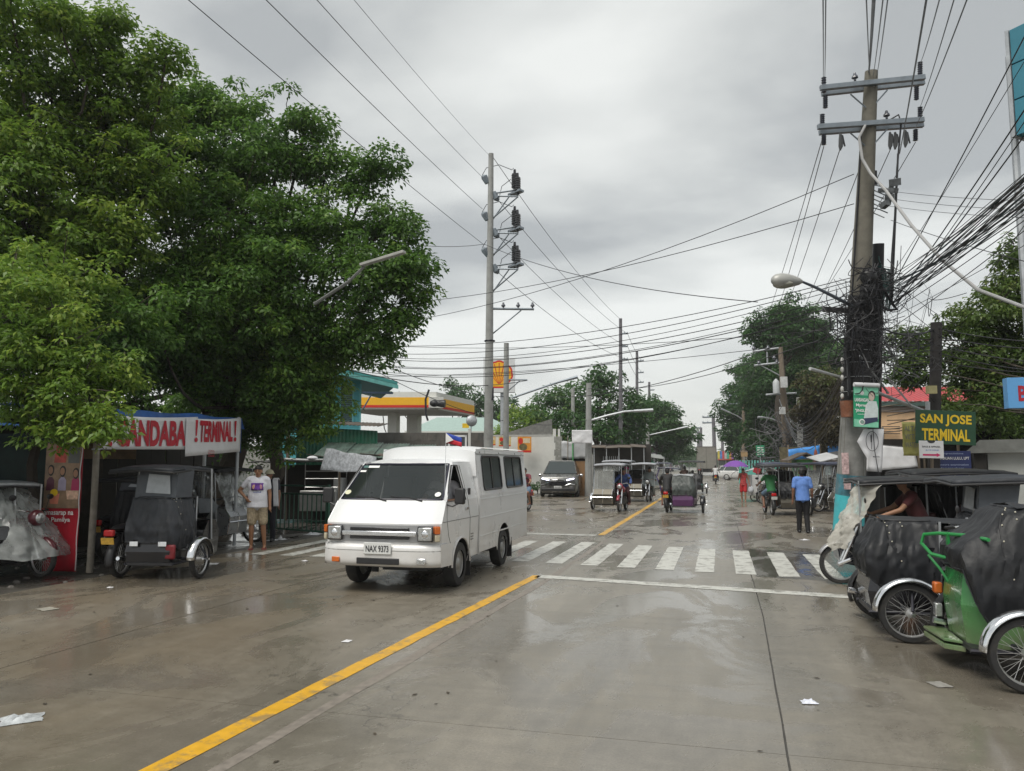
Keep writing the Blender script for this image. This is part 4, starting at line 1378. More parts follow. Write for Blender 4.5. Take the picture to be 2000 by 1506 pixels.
# blue tarp stalls beyond the pole
t = thing('blue_tarp_stall', 'row of stalls hung with a bright blue tarpaulin beyond the concrete pole', 'stall', D(1600, 905, 44) * 1.0, IMG)
t.location.z = 0
k = MB()
k.grid(lambda u, v: (-1.75 + 1.8 * u, -.03 + .05 * nz(u * 6, v), 1.92 + .16 * u + (.62 + .08 * u) * v), 12, 3)
k.grid(lambda u, v: (.55 + .75 * u, .03, 2.05 + .08 * u + .68 * v), 5, 3)
k.build('blue_tarp', BLUE2, t, solid=.01)
k = MB()
for x in (-1.7, .1, 1.3, 2.0):
    k.tube([(x, .1, 0), (x, .1, 2.8)], .05, 6)
k.build('post', WOOD, t)
MB().b2((-1.8, 1.2, 0), (2.6, 1.3, 2.7)).build('back_wall', M('stall_ochre', (.13, .11, .06), .8, var=.4), t)
t = thing('green_kiosk', 'small green kiosk with a gabled dark roof beyond the parked tricycles', 'kiosk', D(1572, 905, 41) * 1.0, IMG)
t.location.z = 0
MB().b2((-.42, 0, 0), (.42, .8, 1.95)).build('wall', M('kiosk_green', (.05, .23, .06), .6, var=.2), t)
k = MB().prism([(-.95, 1.85), (0, 2.25), (.95, 1.85), (.95, 1.92), (0, 2.33), (-.95, 1.92)], 'y', -.3, 1.0)
k.build('roof', RUST, t, smooth=False)
MB().b2((-.3, -.02, .9), (.3, 0, 1.5)).build('hatch', BLACKP, t)
t = thing('red_flagpole', 'thin pole wrapped with a rust red cloth beside the kiosk', 'pole', D(1594, 905, 40) * 1.0)
t.location.z = 0
MB().tube([(0, 0, 0), (0, 0, 3.0)], .025, 6).build('shaft', WOOD, t)
MB().ell((0, 0, 2.1), (.10, .10, .38), 8, 8).build('cloth_wrap', M('rust_cloth', (.23, .06, .03), .8, var=.3), t)
# stalls with tarps right behind the concrete pole
t = thing('tin_roof_stall', 'cluttered stall with overlapping tin and plastic roofs left of the concrete pole', 'stall', D(1628, 905, 34) * 1.0, IMG)
t.location.z = 0
for q, (x, z, r) in enumerate(((-.35, 2.02, -.22), (.1, 2.1, -.18), (.35, 1.85, .2))):
    MB().box((x, .2 + q * .2, z), (1.0, 1.2, .035), (R_(10), r, jit(.1))).build('roof_sheet', (GREYTARP, BLACKP, BANNER)[q], t)
MB().b2((-.5, .7, 0), (.8, .76, 1.9)).build('back_wall', GLOOMWOOD, t)
k = MB()
for x in (-.5, .2, .75):
    k.tube([(x, 0, 0), (x, 0, 1.9)], .03, 6)
k.build('post', WOOD, t)
MB().b2((-.38, -.02, 1.25), (-.1, .0, 1.8)).build('hanging_sheet', M('pale_blue_sheet', (.32, .42, .44), .5, var=.4, scale=9), t)
t = thing('white_tarp_stall', 'stall with a drooping white tarpaulin front right of the concrete pole', 'stall', D(1755, 905, 19) * 1.0, IMG)
t.location.z = 0
k = MB()
k.grid(lambda u, v: (-.55 + .9 * u, -.1 - .15 * v + .03 * nz(u * 6, v * 4), 2.20 - .08 * u - (.62 - .16 * u) * v), 14, 8)
k.build('tarp_front', BANNER, t, solid=.004)
k = MB()
k.grid(lambda u, v: (-.53 + .9 * u, -.1 + 1.6 * v, 2.22 - .08 * u + .1 * v), 8, 4)
k.build('tarp_roof', GREYTARP, t, solid=.004)
k = MB()
for x, y in ((-.6, 0), (.5, 0), (1.5, 0), (1.5, 1.6)):
    k.tube([(x, y, 0), (x, y, 2.6)], .035, 6)
k.build('post', WOOD, t)
MB().b2((-.7, 1.6, 0), (3.2, 1.66, 2.4)).build('back_wall', GLOOMWOOD, t)
k = MB()
for q in range(7):
    k.tube([(-.2 + jit(.2), .3, 2.5 + q * .11), (1.0 + jit(.4), .2 + jit(.1), 2.62 + q * .1 + jit(.1))], .014, 5)
k.build('rafter', WOOD, t)
t = thing('grey_shed', 'pale grey concrete shed with a dark eave at the right edge', 'shed', D(1978, 905, 17.4) * 1.0, IMG - 29)
t.location.z = 0
MB().b2((-.48, 0, 0), (3.0, 2.5, 2.08)).build('wall', M('shed_plaster', (.42, .43, .41), .75, var=.08, scale=2, dirt=(.2, .2, .18), dirt_amt=.4), t)
MB().prism([(-.95, 1.98), (-.62, 2.28), (3.2, 2.32), (3.2, 2.03)], 'y', -.25, -.12).build('eave', M('eave_grey', (.16, .165, .155), .8, var=.2), t, smooth=False)
MB().b2((-.75, -.1, 0), (-.5, 1.5, 2.0)).build('side_wall', GLOOMWOOD, t)
t = thing('dark_canopy', 'large dark net canopy sagging above the grey shed under the olive tree', 'canopy', D(1960, 905, 19.6) * 1.0, IMG)
t.location.z = 0
k = MB()
k.grid(lambda u, v: (-1.45 + 3.8 * u, -1.2 + 3.2 * v, 2.35 + .75 * math.sin(min(1, u * 1.25) * 1.9) - .35 * u * u + .08 * nz(u * 5, v * 4) + .2 * v), 20, 10)
k.build('net', M('shade_net', (.008, .009, .010), .9, var=.3, spec=.1), t, solid=.01)
k = MB()
k.grid(lambda u, v: (-1.45 + 3.8 * u, 2.0, 2.4 * v + .6 * v * math.sin(min(1, u * 1.25) * 1.9)), 8, 3)
k.build('net_back', M('shade_net'), t)
k = MB()
for x in (-1.4, .2, 2.2):
    k.tube([(x, 1.9, 0), (x, 1.9, 2.6)], .04, 6)
k.build('post', WOOD, t)
# school style aqua fence far on the right
for (x, y, L_, lab) in ((7.2, 78, 26, 'aqua green picket fence along the right side beyond the parked tricycles'),):
    t = thing('picket_fence', lab, 'fence', (x, y, 0), 90)
    k = MB()
    k.b2((-L_ / 2, -.03, .5), (L_ / 2, .03, .6))
    k.b2((-L_ / 2, -.03, 1.6), (L_ / 2, .03, 1.7))
    k.build('rail', M('fence_aqua', (.12, .42, .36), .6, var=.2), t)
    pk = MB().b2((-.09, -.05, .1), (.09, -.03, 2.1)).mesh('picket', False)
    pk.materials.append(M('fence_aqua'))
    for q in range(int(L_ / .32)):
        inst('picket', pk, t, (-L_ / 2 + q * .32, 0, 0))
t = thing('aqua_front_fence', 'aqua green fence panel facing the street behind the purple umbrella', 'fence', D(1530, 905, 62) * 1.0, IMG)
t.location.z = 0
MB().b2((-3.6, 0, 0), (3.2, .08, 1.3)).build('fence_base', M('fence_aqua'), t)
pk = MB().b2((-.07, -.02, 1.3), (.07, 0, 2.0)).mesh('picket', False)
pk.materials.append(M('fence_aqua'))
for q in range(28):
    inst('picket', pk, t, (-3.5 + q * .24, 0, 0))
t = thing('boundary_wall', 'plain wall far behind the stalls on the right', 'wall', (30, 48, 0))
MB().b2((-22, -.1, -.03), (22, .1, 3.0)).build('wall_face', M('wall_far_right', (.2, .19, .17), .85, var=.2, scale=1), t)
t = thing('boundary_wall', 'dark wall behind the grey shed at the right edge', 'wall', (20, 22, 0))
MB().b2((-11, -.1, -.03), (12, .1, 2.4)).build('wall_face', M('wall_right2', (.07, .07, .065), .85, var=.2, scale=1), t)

# ---- signs on the right
t, wd, ht, yf = board('terminal_sign', 'dark green sign with yellow lettering SAN JOSE TERMINAL', 'sign', (1790, 802, 1903, 868), 16.2, GRN_SIGN, roll=2.6, rz=IMG - 4)
ink(t, 'SAN JOSE', 0, ht * .21, wd * .86, ht * .35, YEL_INK, yf, bold=.03)
ink(t, 'TERMINAL', .0, -ht * .22, wd * .80, ht * .35, YEL_INK, yf, bold=.03)
k = MB()
k.tube([(-.25, .06, -1.9), (-.25, .06, ht / 2)], .03, 6)
k.build('support', WOOD, t)
t, wd, ht, yf = board('yellow_notice', 'crumpled pale yellow tarpaulin notice half hidden by the dark green sign', 'sign', (1763, 824, 1800, 890), 16.6, M('pale_yellow_tarp', (.52, .50, .17), .55, var=.12, scale=4, bump=.3, bscale=6), wob=.05)
for q, s in enumerate(('ALTA', 'VISTA', 'WATER')):
    ink(t, s, -.03, ht * (.30 - .24 * q), wd * .7, ht * .15, M('grey_ink2', (.3, .3, .26), .5), -.03, bold=.02)
t, wd, ht, yf = board('shop_notice', 'small white notice with a red arrow hung below the dark green sign', 'sign', (1795, 861, 1843, 895), 16.0, BANNER, th=.01, roll=1)
ink(t, 'BAGS & APPAREL', 0, ht * .16, wd * .74, ht * .10, BLK_INK, yf)
ink(t, '@ THE CORNER', .02, -ht * .04, wd * .55, ht * .08, BLU_INK, yf)
patch('arrow', t, [(-wd * .36, -ht * .26), (wd * .2, -ht * .26), (wd * .2, -ht * .19), (wd * .36, -ht * .31), (wd * .2, -ht * .43), (wd * .2, -ht * .36), (-wd * .36, -ht * .36)], M('magenta_ink', (.5, .02, .12), .5), yf)
patch('logo_print', t, oval(0, ht * .5, wd * .16, ht * .14, 12, 180, 360), BLK_INK, yf)
t, wd, ht, yf = board('blue_notice', 'navy congratulation tarpaulin with white lettering behind the dark green sign', 'sign', (1822, 881, 1897, 933), 17.0, M('navy_tarp', (.012, .022, .11), .45, var=.2, scale=2), th=.012)
ink(t, 'INES DUAN LULU, LPT', .0, ht * .22, wd * .9, ht * .12, WHITE_INK, yf, bold=.02)
for q, (s, a) in enumerate((('congratulations', .6), ('licensure examination', .85), ('for teachers', .6), ('may 2023', .45))):
    ink(t, s, 0, ht * (.40 if q == 0 else .12 - .13 * q), wd * a, ht * .07, M('pale_blue_ink', (.3, .36, .55), .5), yf)
patch('print_band', t, [(-wd * .5, -ht * .5), (-wd * .36, -ht * .5), (-wd * .5, ht * .1)], M('cyan_ink', (.03, .25, .5), .5), yf)
t, wd, ht, yf = board('clinic_sign', 'light blue lightbox sign with red letters cut off by the right edge', 'sign', (1973, 737, 2120, 797), 11.5, M('light_blue_sign', (.12, .36, .70), .4, var=.05), th=.18, rz=IMG - 14)
ink(t, 'BIRTHING', .06, -.01, wd * .86, ht * .52, RED_INK, yf, bold=.035)
k = MB().tube([(0, .2, -3), (0, .2, .5)], .05, 8)
k.build('post', GALV, t)
t = thing('billboard', 'teal panelled billboard back high on a mast at the upper right corner', 'billboard', D(2035, 170, 13), 42)
k = MB()
for i in range(2):
    for j in range(3):
        MB().box((-.3 + i * .62, 0, -.62 + j * .62), (.60, .26, .60)).build('panel', M('teal_panel', (.035, .19, .26), .4, var=.06, objrand=.05), t, bevel=.006)
MB().tube([(-.35, .3, -7.0), (-.35, .3, .6)], .06, 8).build('mast', GALV, t)
MB().b2((-.62, .14, -.93), (.64, .2, .93)).build('back_frame', GALV, t)
t, wd, ht, yf = board('road_sign', 'green road sign with white lines on a post beyond the umbrella', 'sign', (1477, 870, 1493, 892), 58, M('road_green', (.03, .28, .14), .4), th=.04)
for q in range(4):
    patch('print_line', t, [(-wd * .4, ht * (.34 - q * .2)), (wd * .4, ht * (.34 - q * .2)), (wd * .4, ht * (.26 - q * .2)), (-wd * .4, ht * (.26 - q * .2))], WHITE_INK, yf)
MB().tube([(0, .05, -2.2), (0, .05, -ht / 2)], .04, 6).build('post', GALV, t)
t, wd, ht, yf = board('tan_sign', 'small tan signboard on a post left of the green road sign', 'sign', (1447, 881, 1460, 892), 62, M('tan_sign', (.33, .22, .11), .6), th=.04)
MB().tube([(0, .05, -2.2), (0, .05, -ht / 2)], .04, 6).build('post', GALV, t)
# ================================================================= POLES
def insulator(mb, p, s=1.0, axis=None):
    p = Vector(p)
    a = Vector((0, 0, 1)) if axis is None else Vector(axis).normalized()
    mb.tube([p, p + a * .03 * s, p + a * .05 * s, p + a * .08 * s, p + a * .10 * s, p + a * .14 * s], [.02 * s, .02 * s, .055 * s, .05 * s, .03 * s, .02 * s], 8)
PORC = M('porcelain', (.06, .065, .085), .25, var=.15, coat=.3)
STEELB = M('crossarm_steel', (.22, .25, .28), .5, .5, var=.15, scale=8)
STEELD = M('dark_hardware', (.03, .03, .04), .5, .3, var=.2)
def pole(label, foot, top, r0, r1, mat, cat='utility pole', name='utility_pole', group=None, n=12):
    foot, top = Vector(foot), Vector(top)
    t = thing(name, label, cat, foot, 0, group)
    k = MB()
    m = 6
    k.tube([(top - foot) * (i / m) for i in range(m + 1)], [r0 + (r1 - r0) * i / m for i in range(m + 1)], n)
    k.build('shaft', mat, t)
    return t
# --- tall concrete pole with fuse cutouts on the left
dp = 30.0
foot = D(953, 960, dp)
foot.z = 0
tp = D(959, 300, dp)
t = pole('tall pale concrete pole with three stacked brackets of black fuse cutouts behind the van', foot, tp, .20, .10, POLEC, n=14)
L0 = lambda px, py, d=dp: D(px, py, d) - foot
for q, (yb, ytop) in enumerate(((380, 338), (452, 412), (522, 486))):
    k = MB()
    a, b = L0(962, yb - 2), L0(1003, yb - 8)
    c = L0(1012, yb + 4, dp - .3)
    k.tube([a, b], .035, 6)
    k.tube([a + Vector((0, 0, -.1)), c], .03, 6)
    k.tube([L0(963, yb + 48), b], .028, 6)
    k.tube([L0(963, yb + 46), c], .028, 6)
    k.box((b + c) / 2 + Vector((0, 0, .02)), (.22, .75, .08), (0, R_(8), YAW + R_(38)))
    k.build('bracket', STEELB, t)
    for s in (0, 1):
        base = b.lerp(c, .25 + .6 * s)
        k = MB()
        k.tube([base, base + Vector((0, 0, .12)), base + Vector((0, 0, .16)), base + Vector((0, 0, .72)), base + Vector((0, 0, .76)), base + Vector((0, 0, .9))], [.05, .05, .12, .12, .06, .05], 8)
        for z in range(6):
            k.torus(base + Vector((0, 0, .2 + z * .09)), .115, .022, 'z', 12, 5)
        k.build('fuse_cutout', BLACKG, t)
    k = MB()
    k.tube([L0(952 + (q == 2) * 2, yb - 22), L0(946, yb - 34), L0(941, yb - 36)], [.10, .14, .06], 8)
    k.tube([L0(964, yb - 5), L0(970, yb + 8), L0(974, yb + 12)], [.09, .13, .05], 8)
    k.build('dead_end_insulator', M('grey_insulator', (.16, .19, .22), .5), t)
    k = MB()
    k.tube([L0(942, yb - 38), L0(950, yb - 52), L0(975, yb - 58), L0(1000, yb - 48), b + Vector((0, 0, .9))], .014, 5)
    k.tube([L0(974, yb + 10), L0(980, yb - 16), L0(998, yb - 30)], .014, 5)
    k.build('jumper_wire', CABLE, t)
k = MB()
k.tube([L0(962, 603), L0(1043, 604)], .05, 6)
k.tube([L0(962, 652), L0(1018, 606)], .028, 6)
k.build('crossarm', STEELB, t)
k = MB()
for px in (983, 1012, 1040):
    insulator(k, L0(px, 602), 1.6)
k.build('pin_insulator', PORC, t)
k = MB()
k.torus(L0(956.5, 666), .19, .03, 'z', 18, 6)
k.box(L0(958, 770), (.25, .3, .5), (0, 0, YAW))
k.build('band_clamp', STEELD, t)
# --- slim concrete pole right behind it with a lamp arm
foot2 = D(988, 950, 33)
foot2.z = 0
t = pole('slim concrete pole standing close behind the tall one, with a long lamp arm', foot2, D(989, 670, 33), .14, .11, POLEC)
L2 = lambda px, py, d=33: D(px, py, d) - foot2
k = MB()
k.tube([L2(990, 742), L2(1030, 742)], .035, 5)
k.tube([L2(992, 764), L2(1015, 744)], .025, 5)
k.build('bracket', STEELB, t)
k = MB()
k.tube([L2(1000, 777), L2(1085, 748)], .05, 6)
k.tube([L2(1085, 748), L2(1128, 736)], [.05, .08], 6)
k.build('lamp_arm', STEELB, t)
# --- far poles on the left
def simple_pole(label, px, yb, yt, dep, r, arms, group, mat=POLEC, dx=0, lamp=None):
    f = D(px, yb, dep)
    f.z = 0
    t = pole(label, f, D(px + dx, yt, dep), r * 1.2, r * .8, mat, group=group, n=8)
    if arms:
        k = MB()
        for (x0, x1, y) in arms:
            k.tube([D(x0, y, dep) - f, D(x1, y - (x1 - x0) * .03, dep) - f], r * .42, 5)
            for q in (0.05, .5, .95):
                insulator(k, D(x0 + (x1 - x0) * q, y, dep) - f, r * 7)
        k.build('crossarm', STEELB, t)
    if lamp:
        k = MB()
        pts = [D(x, y, dep) - f for x, y in lamp]
        k.tube(pts, r * .35, 5)
        k.tube([pts[-1], pts[-1] + (pts[-1] - pts[-2]).normalized() * r * 6], [r * .5, r * .6], 6)
        k.build('lamp_arm', GALV, t)
    return t
gl = 'utility poles along the left of the street'
simple_pole('tall dark pole with three short arms rising above the open-crowned tree', 1212, 930, 622, 60, .155, ((1213, 1226, 652), (1213, 1226, 677), (1213, 1226, 702)), gl, M('pole_dark', (.15, .145, .16), .8, var=.2))
simple_pole('second dark pole with three short arms, shorter and right of the tall one', 1244, 928, 685, 82, .17, ((1245, 1257, 705), (1245, 1257, 728), (1245, 1257, 747)), gl, M('pole_dark'))
simple_pole('thin far pole showing above the dark tree on the left', 1268, 925, 746, 110, .2, ((1269, 1278, 762), (1269, 1278, 780)), gl, M('pole_dark'))
simple_pole('farthest thin pole peeking over the dark tree on the left', 1280, 925, 770, 135, .2, (), gl, M('pole_dark'))
simple_pole('concrete pole with a street lamp arm next to the blank signboard', 1149, 962, 748, 41, .17, (), gl, POLEC, 1, ((1151, 822), (1185, 812), (1220, 804), (1238, 803)))
simple_pole('short concrete pole left of the lamp pole, half inside the tree', 1119, 940, 758, 58, .16, (), gl, POLEC)
simple_pole('slim street lamp pole with one long arm in front of the dark overhanging tree', 1265, 935, 808, 70, .17, (), gl, POLEC, 0, ((1267, 850), (1290, 845), (1322, 838)))
gr = 'utility poles at the far end of the street'
simple_pole('far dark pole with two arms above the box truck', 1397, 915, 813, 120, .3, ((1372, 1393, 815), (1372, 1393, 826)), gr, M('pole_dark'), -4)
simple_pole('far pole left of the box truck with one arm', 1369, 912, 835, 150, .3, ((1352, 1369, 836),), gr, M('pole_dark'))
simple_pole('faint thin pole farthest down the street', 1364, 912, 843, 190, .35, ((1354, 1364, 844),), gr, M('pole_dark'))
simple_pole('short far pole by the jeepney on the right', 1411, 912, 853, 150, .3, (), gr, M('pole_dark'))
gR = 'utility poles along the right of the street'
simple_pole('slender far pole with double arms and a lamp before the dark right hand tree', 1452, 930, 770, 80, .17, ((1424, 1455, 773), (1425, 1455, 789)), gR, WOOD, 0, ((1452, 820), (1440, 812), (1426, 806)))
simple_pole('pale pole wrapped with loose cables behind the blue tarp', 1566, 945, 776, 50, .19, (), gR, POLEC, -6)
# --- leaning transformer pole on the right
fT = D(1540, 940, 48)
fT.z = 0
t = pole('leaning wooden pole carrying a grey transformer and boxes in front of the green trees', fT, D(1524, 678, 48), .24, .14, WOOD, group=gR)
LT = lambda px, py, d=48: D(px, py, d) - fT
k = MB()
for x0, y0, x1, y1 in ((1470, 687, 1526, 679), (1473, 714, 1528, 708), (1496, 771, 1555, 768)):
    k.tube([LT(x0, y0), LT(x1, y1)], .07, 6)
k.tube([LT(1498, 687), LT(1499, 711)], .05, 5)
k.tube([LT(1486, 714), LT(1526, 735)], .04, 5)
k.build('crossarm', GALV, t)
k = MB()
for px, py in ((1472, 685), (1482, 713), (1517, 711), (1512, 703), (1500, 684)):
    insulator(k, LT(px, py), 2.2)
k.build('pin_insulator', PORC, t)
c = LT(1516, 757, 47.6)
k = MB()
k.tube([c + Vector((0, 0, -.38)), c + Vector((0, 0, .34)), c + Vector((0, 0, .40)), c + Vector((0, 0, .55))], [.20, .20, .16, .05], 14)
k.build('transformer', M('transformer_grey', (.40, .42, .43), .45, var=.08), t)
for px0, py0, px1, py1 in ((1525, 736, 1537, 757), (1523, 795, 1533, 809)):
    c = LT((px0 + px1) / 2, (py0 + py1) / 2, 47.5)
    MB().box(c, ((px1 - px0) * 48 / FPX, .2, (py1 - py0) * 48 / FPX), (0, 0, YAW)).build('meter_box', M('box_white', (.55, .56, .56), .5), t)
k = MB()
k.tube([LT(1538, 835), LT(1526, 826), LT(1508, 818), LT(1486, 814)], .05, 5)
k.tube([LT(1490, 815), LT(1480, 815)], [.06, .09], 6)
k.build('lamp_arm', GALV, t)
MB().tube([LT(1553, 930), LT(1531, 750)], [.10, .09], 8).build('stub_pole', WOOD, t)

# --- big pole on the right
dR = 15.6
fR = G(1655, 1074)
tR = D(1702, 140, dR)
bigpole = t = pole('big leaning concrete pole with cross arms, teal painted foot and a mass of cables', fR, tR, .30, .125, M('pole_stained', (.15, .14, .115), .8, var=.2, scale=5, bump=.3, bscale=50, dirt=(.07, .065, .055), dirt_amt=.5), n=16)
LR = lambda px, py, d=dR: D(px, py, d) - fR
ax = (tR - fR)
def at_h(f):
    return ax * f
def sleeve(nm, f0, f1, extra, mat):
    k = MB()
    r = lambda f: .30 + (.125 - .30) * f + extra
    k.tube([at_h(f0), at_h((f0 + f1) / 2), at_h(f1)], [r(f0), r((f0 + f1) / 2), r(f1)], 18, caps=False)
    return k.build(nm, mat, t)
sleeve('painted_foot', .0, .115, .004, TEALP)
sleeve('painted_band', .115, .158, .0035, TEALP2)
sleeve('bare_lower_shaft', .158, .285, .002, M('pole_lower', (.26, .26, .25), .75, var=.2, scale=5, bump=.2, dirt=(.10, .10, .095), dirt_amt=.6))
sleeve('cable_wrap', .30, .44, .03, M('wrap_black', (.016, .015, .016), .7, var=.3, bump=.5, bscale=30))
sleeve('cable_wrap', .44, .53, .015, M('wrap_black'))
k = MB()
for f in (.33, .36, .39, .415):
    k.torus(at_h(f), .30 - .175 * f + .045, .008, 'z', 20, 5)
k.build('steel_band', GALV, t)
k = MB()
for f, px in ((.205, 1651), (.175, 1655)):
    k.box(LR(px, 905 if f > .2 else 945, dR - .30), (.13, .012, .42 if f > .2 else .22), (0, 0, YAW - .5))
k.build('torn_bill', M('torn_bill', (.42, .30, .30), .8, var=.5, scale=20), t)
# cross arms: two timbers either side of the shaft at each level
for q, (xa, ya, xb, yb) in enumerate(((1602, 176, 1806, 153), (1597, 252, 1804, 236))):
    for s in (0, 1):
        a, b = LR(xa + s * 3, ya + s * 11 - 4, dR - .16 + s * .32), LR(xb - s, yb + s * 10 - 2, dR - .16 + s * .32)
        d = (b - a)
        k = MB()
        k.box((0, 0, 0), (d.length, .09, .10))
        o = k.build('crossarm', STEELB, t, bevel=.006)
        o.location = (a + b) / 2
        o.rotation_euler = (0, -math.asin(d.z / d.length), math.atan2(d.y, d.x))
    k = MB()
    for s in (-1, 1):
        k.tube([LR(1697 + s * 36, ya + 4 - s * 4, dR - .1), LR(1697 + s * 6, ya + 34, dR - .1)], .016, 5)
    k.build('brace', STEELB, t)
def stack(px, y0, y1, d=dR):
    a, b = LR(px, y0, d), LR(px + .0, y1, d)
    k = MB()
    n = 7
    pts, rs = [], []
    for i in range(n * 2 + 1):
        pts.append(a.lerp(b, i / (n * 2)))
        rs.append(.055 if i % 2 else .035)
    rs[0] = rs[-1] = .015
    k.tube(pts, rs, 8)
    k.build('strain_insulator', PORC, t)
for px, y0, y1 in ((1609, 150, 182), (1612, 186, 212), (1797, 120, 150), (1790, 168, 196), (1606, 222, 250), (1609, 262, 284), (1797, 208, 236), (1788, 252, 276)):
    stack(px, y0, y1)
k = MB()
for px, py, s in ((1670, 158, 1.2), (1732, 232, 1.2)):
    insulator(k, LR(px, py), s)
k.build('pin_insulator', PORC, t)
for px, y in ((1641, 260), (1738, 258), (1748, 258), (1768, 254)):
    k = MB()
    k.tube([LR(px, y), LR(px + 2, y + 12), LR(px + 1, y + 26), LR(px, y + 34)], [.02, .05, .045, .015], 7)
    k.tube([LR(px + 4, y + 4), LR(px + 9, y + 26)], .018, 5)
    k.build('fuse_cutout', M('cutout_grey', (.11, .115, .12), .5), t)
k = MB()
k.tube([LR(1742, 358, dR - .2), LR(1735, 400, dR - .2)], .05, 6)
for a, b, s in ((1748, 356, .2), (1738, 385, .17), (1728, 400, .15), (1722, 372, .12), (1745, 372, .14)):
    k.box(LR(a, b, dR - .25), (s, .12, s * .7), (jit(.4), jit(.4), jit(1)))
for q in range(7):
    a, b = 1718 + jit(10), 365 + q * 9
    k.tube([LR(1702, b - 5), LR(a, b, dR - .15), LR(a + 14, b + 6, dR - .25)], .012, 5)
k.build('relay_boxes', M('relay_grey', (.12, .13, .14), .5, var=.3), t)
k = MB()
k.tube([LR(1708, 334), LR(1709, 362)], .05, 6)
k.ell(LR(1697, 540, dR - .22), (.16, .12, .17), 12, 8)
k.ell(LR(1694, 566, dR - .2), (.15, .12, .14), 10, 7)
for q in range(10):
    k.ell(LR(1688 + jit(18), 580 + q * 11, dR - .2), (.10 + jit(.03), .09, .08 + jit(.03)), 8, 6)
k.build('splice_closure', BLACKP, t, kind='stuff')
# street lamp arm on the big pole
k = MB()
k.tube([LR(1690, 612), LR(1640, 585, dR - .3), LR(1590, 560, dR - .6), LR(1566, 550, dR - .75)], [.035, .035, .03, .025], 8)
k.build('lamp_arm', M('lamp_arm_blue', (.12, .14, .17), .5, .4), t)
k = MB()
a, b = LR(1566, 550, dR - .75), LR(1508, 547, dR - 1.0)
for i in range(9):
    pass
k.tube([a.lerp(b, s) for s in (0, .12, .3, .5, .7, .86, .96, 1.0)], [.035, .075, .11, .135, .14, .12, .075, .02], 14)
o = k.build('lamp_head', M('lamp_head_grey', (.40, .40, .38), .45, .2, var=.1), t)
k = MB()
k.ell(a.lerp(b, .64) + Vector((0, 0, -.075)), (.19, .12, .08), 14, 8)
o = k.build('lamp_lens', M('lamp_bowl', (.26, .26, .22), .2, var=.1), t)
k = MB()
k.tube([LR(1655, 740, dR), LR(1582, 720, dR - .6)], [.022, .035], 8)
k.build('tube_lamp', M('tube_lamp_grey', (.5, .51, .52), .4, .3), t)
k = MB()
k.box(LR(1657, 727, dR - .2), (.05, .06, .95), (0, 0, YAW))
k.tube([LR(1660, 660, dR - .2), LR(1652, 690, dR - .25), LR(1650, 720, dR - .25)], .02, 6)
k.build('conduit', BLACKP, t)
k = MB()
for y in (704, 722, 738, 760, 774):
    k.ell(LR(1645, y, dR - .25), (.035, .05, .06), 10, 6)
k.build('white_meter', M('meter_white', (.55, .55, .52), .4), t)
c = LR(1655, 799, dR - .35)
k = MB()
k.tube([c + Vector((0, 0, -.16)), c + Vector((0, 0, .16))], [.125, .14], 16)
o = k.build('rusty_basket', M('rust_red', (.17, .062, .03), .8, var=.4, scale=12, dirt=(.30, .2, .15), dirt_amt=.5), t)
k = MB()
k.tube([LR(1680, 695, dR - .3), LR(1735, 768, dR + .4)], .025, 5)
k.tube([LR(1712, 766, dR - .1), LR(1812, 806, dR + 1.0)], .035, 6)
k.build('steel_bracket', GALV, t)
# black riser pole strapped beside it
fB = G(1702, 1066)
t2 = pole('slim black riser pole packed with cables against the big concrete pole', fB, D(1716, 476, 15.9), .15, .11, M('riser_black', (.010, .010, .013), .6, var=.3))
k = MB()
L5 = lambda px, py, d=15.8: D(px, py, d) - fB
for q in range(9):
    x = 1722 + q * 2.4
    k.tube([L5(1716 + jit(3), 500 + q * 4), L5(x, 530 + jit(5)), L5(x + 4, 560), L5(x - 3 + jit(4), 600 + jit(10))], .012, 5)
k.build('green_cables', M('cable_green', (.012, .05, .045), .5), t2)
k = MB()
k.tube([L5(1722, 560), L5(1745, 596), L5(1752, 604), L5(1735, 606), L5(1720, 596)], .03, 6)
k.build('cable_loop', CABLE, t2)
# post at the right behind the sign
fS = D(1818, 1000, 17)
fS.z = 0
t3 = pole('dark short pole behind the green San Jose sign with a small yellow box', fS, D(1829, 630, 17), .13, .12, M('pole_black_wood', (.03, .027, .027), .8, var=.4, scale=6))
MB().box(D(1819, 761, 16.75) - fS, (.19, .12, .18), (0, 0, YAW)).build('yellow_box', M('box_yellow', (.40, .36, .18), .6), t3)
MB().tube([D(1812, 785, 16.8) - fS, D(1812, 808, 16.8) - fS], .05, 8).build('clamp_pipe', GALV, t3)
# posters on the big pole
t, wd, ht, yf = board('election_poster', 'green and white portrait poster tied to the big concrete pole', 'poster', (1667, 755, 1716, 835), 15.05, M('poster_green', (.02, .30, .15), .45, var=.1, scale=3), roll=2.5, th=.012)
patch('print_band', t, [(-wd * .48, ht * .28), (wd * .48, ht * .28), (wd * .48, ht * .49), (-wd * .48, ht * .49)], M('poster_mint', (.22, .58, .40), .45), yf)
patch('print_band', t, [(-wd * .48, -ht * .49), (wd * .48, -ht * .49), (wd * .48, -ht * .36), (-wd * .48, -ht * .30)], M('poster_mint'), yf)
patch('figure_print', t, [(-wd * .10, -ht * .28), (-wd * .02, ht * .05), (wd * .10, ht * .15), (wd * .40, ht * .15), (wd * .47, -.02), (wd * .47, -ht * .28)], M('poster_shirt', (.55, .62, .62), .5), yf - .002)
patch('figure_print', t, [(-wd * .12, -ht * .44), (wd * .45, -ht * .34), (wd * .45, -ht * .24), (-wd * .12, -ht * .28)], M('poster_navy', (.03, .04, .09), .5), yf - .003)
patch('figure_print', t, oval(wd * .22, ht * .29, wd * .145, ht * .115), HAIR, yf - .003)
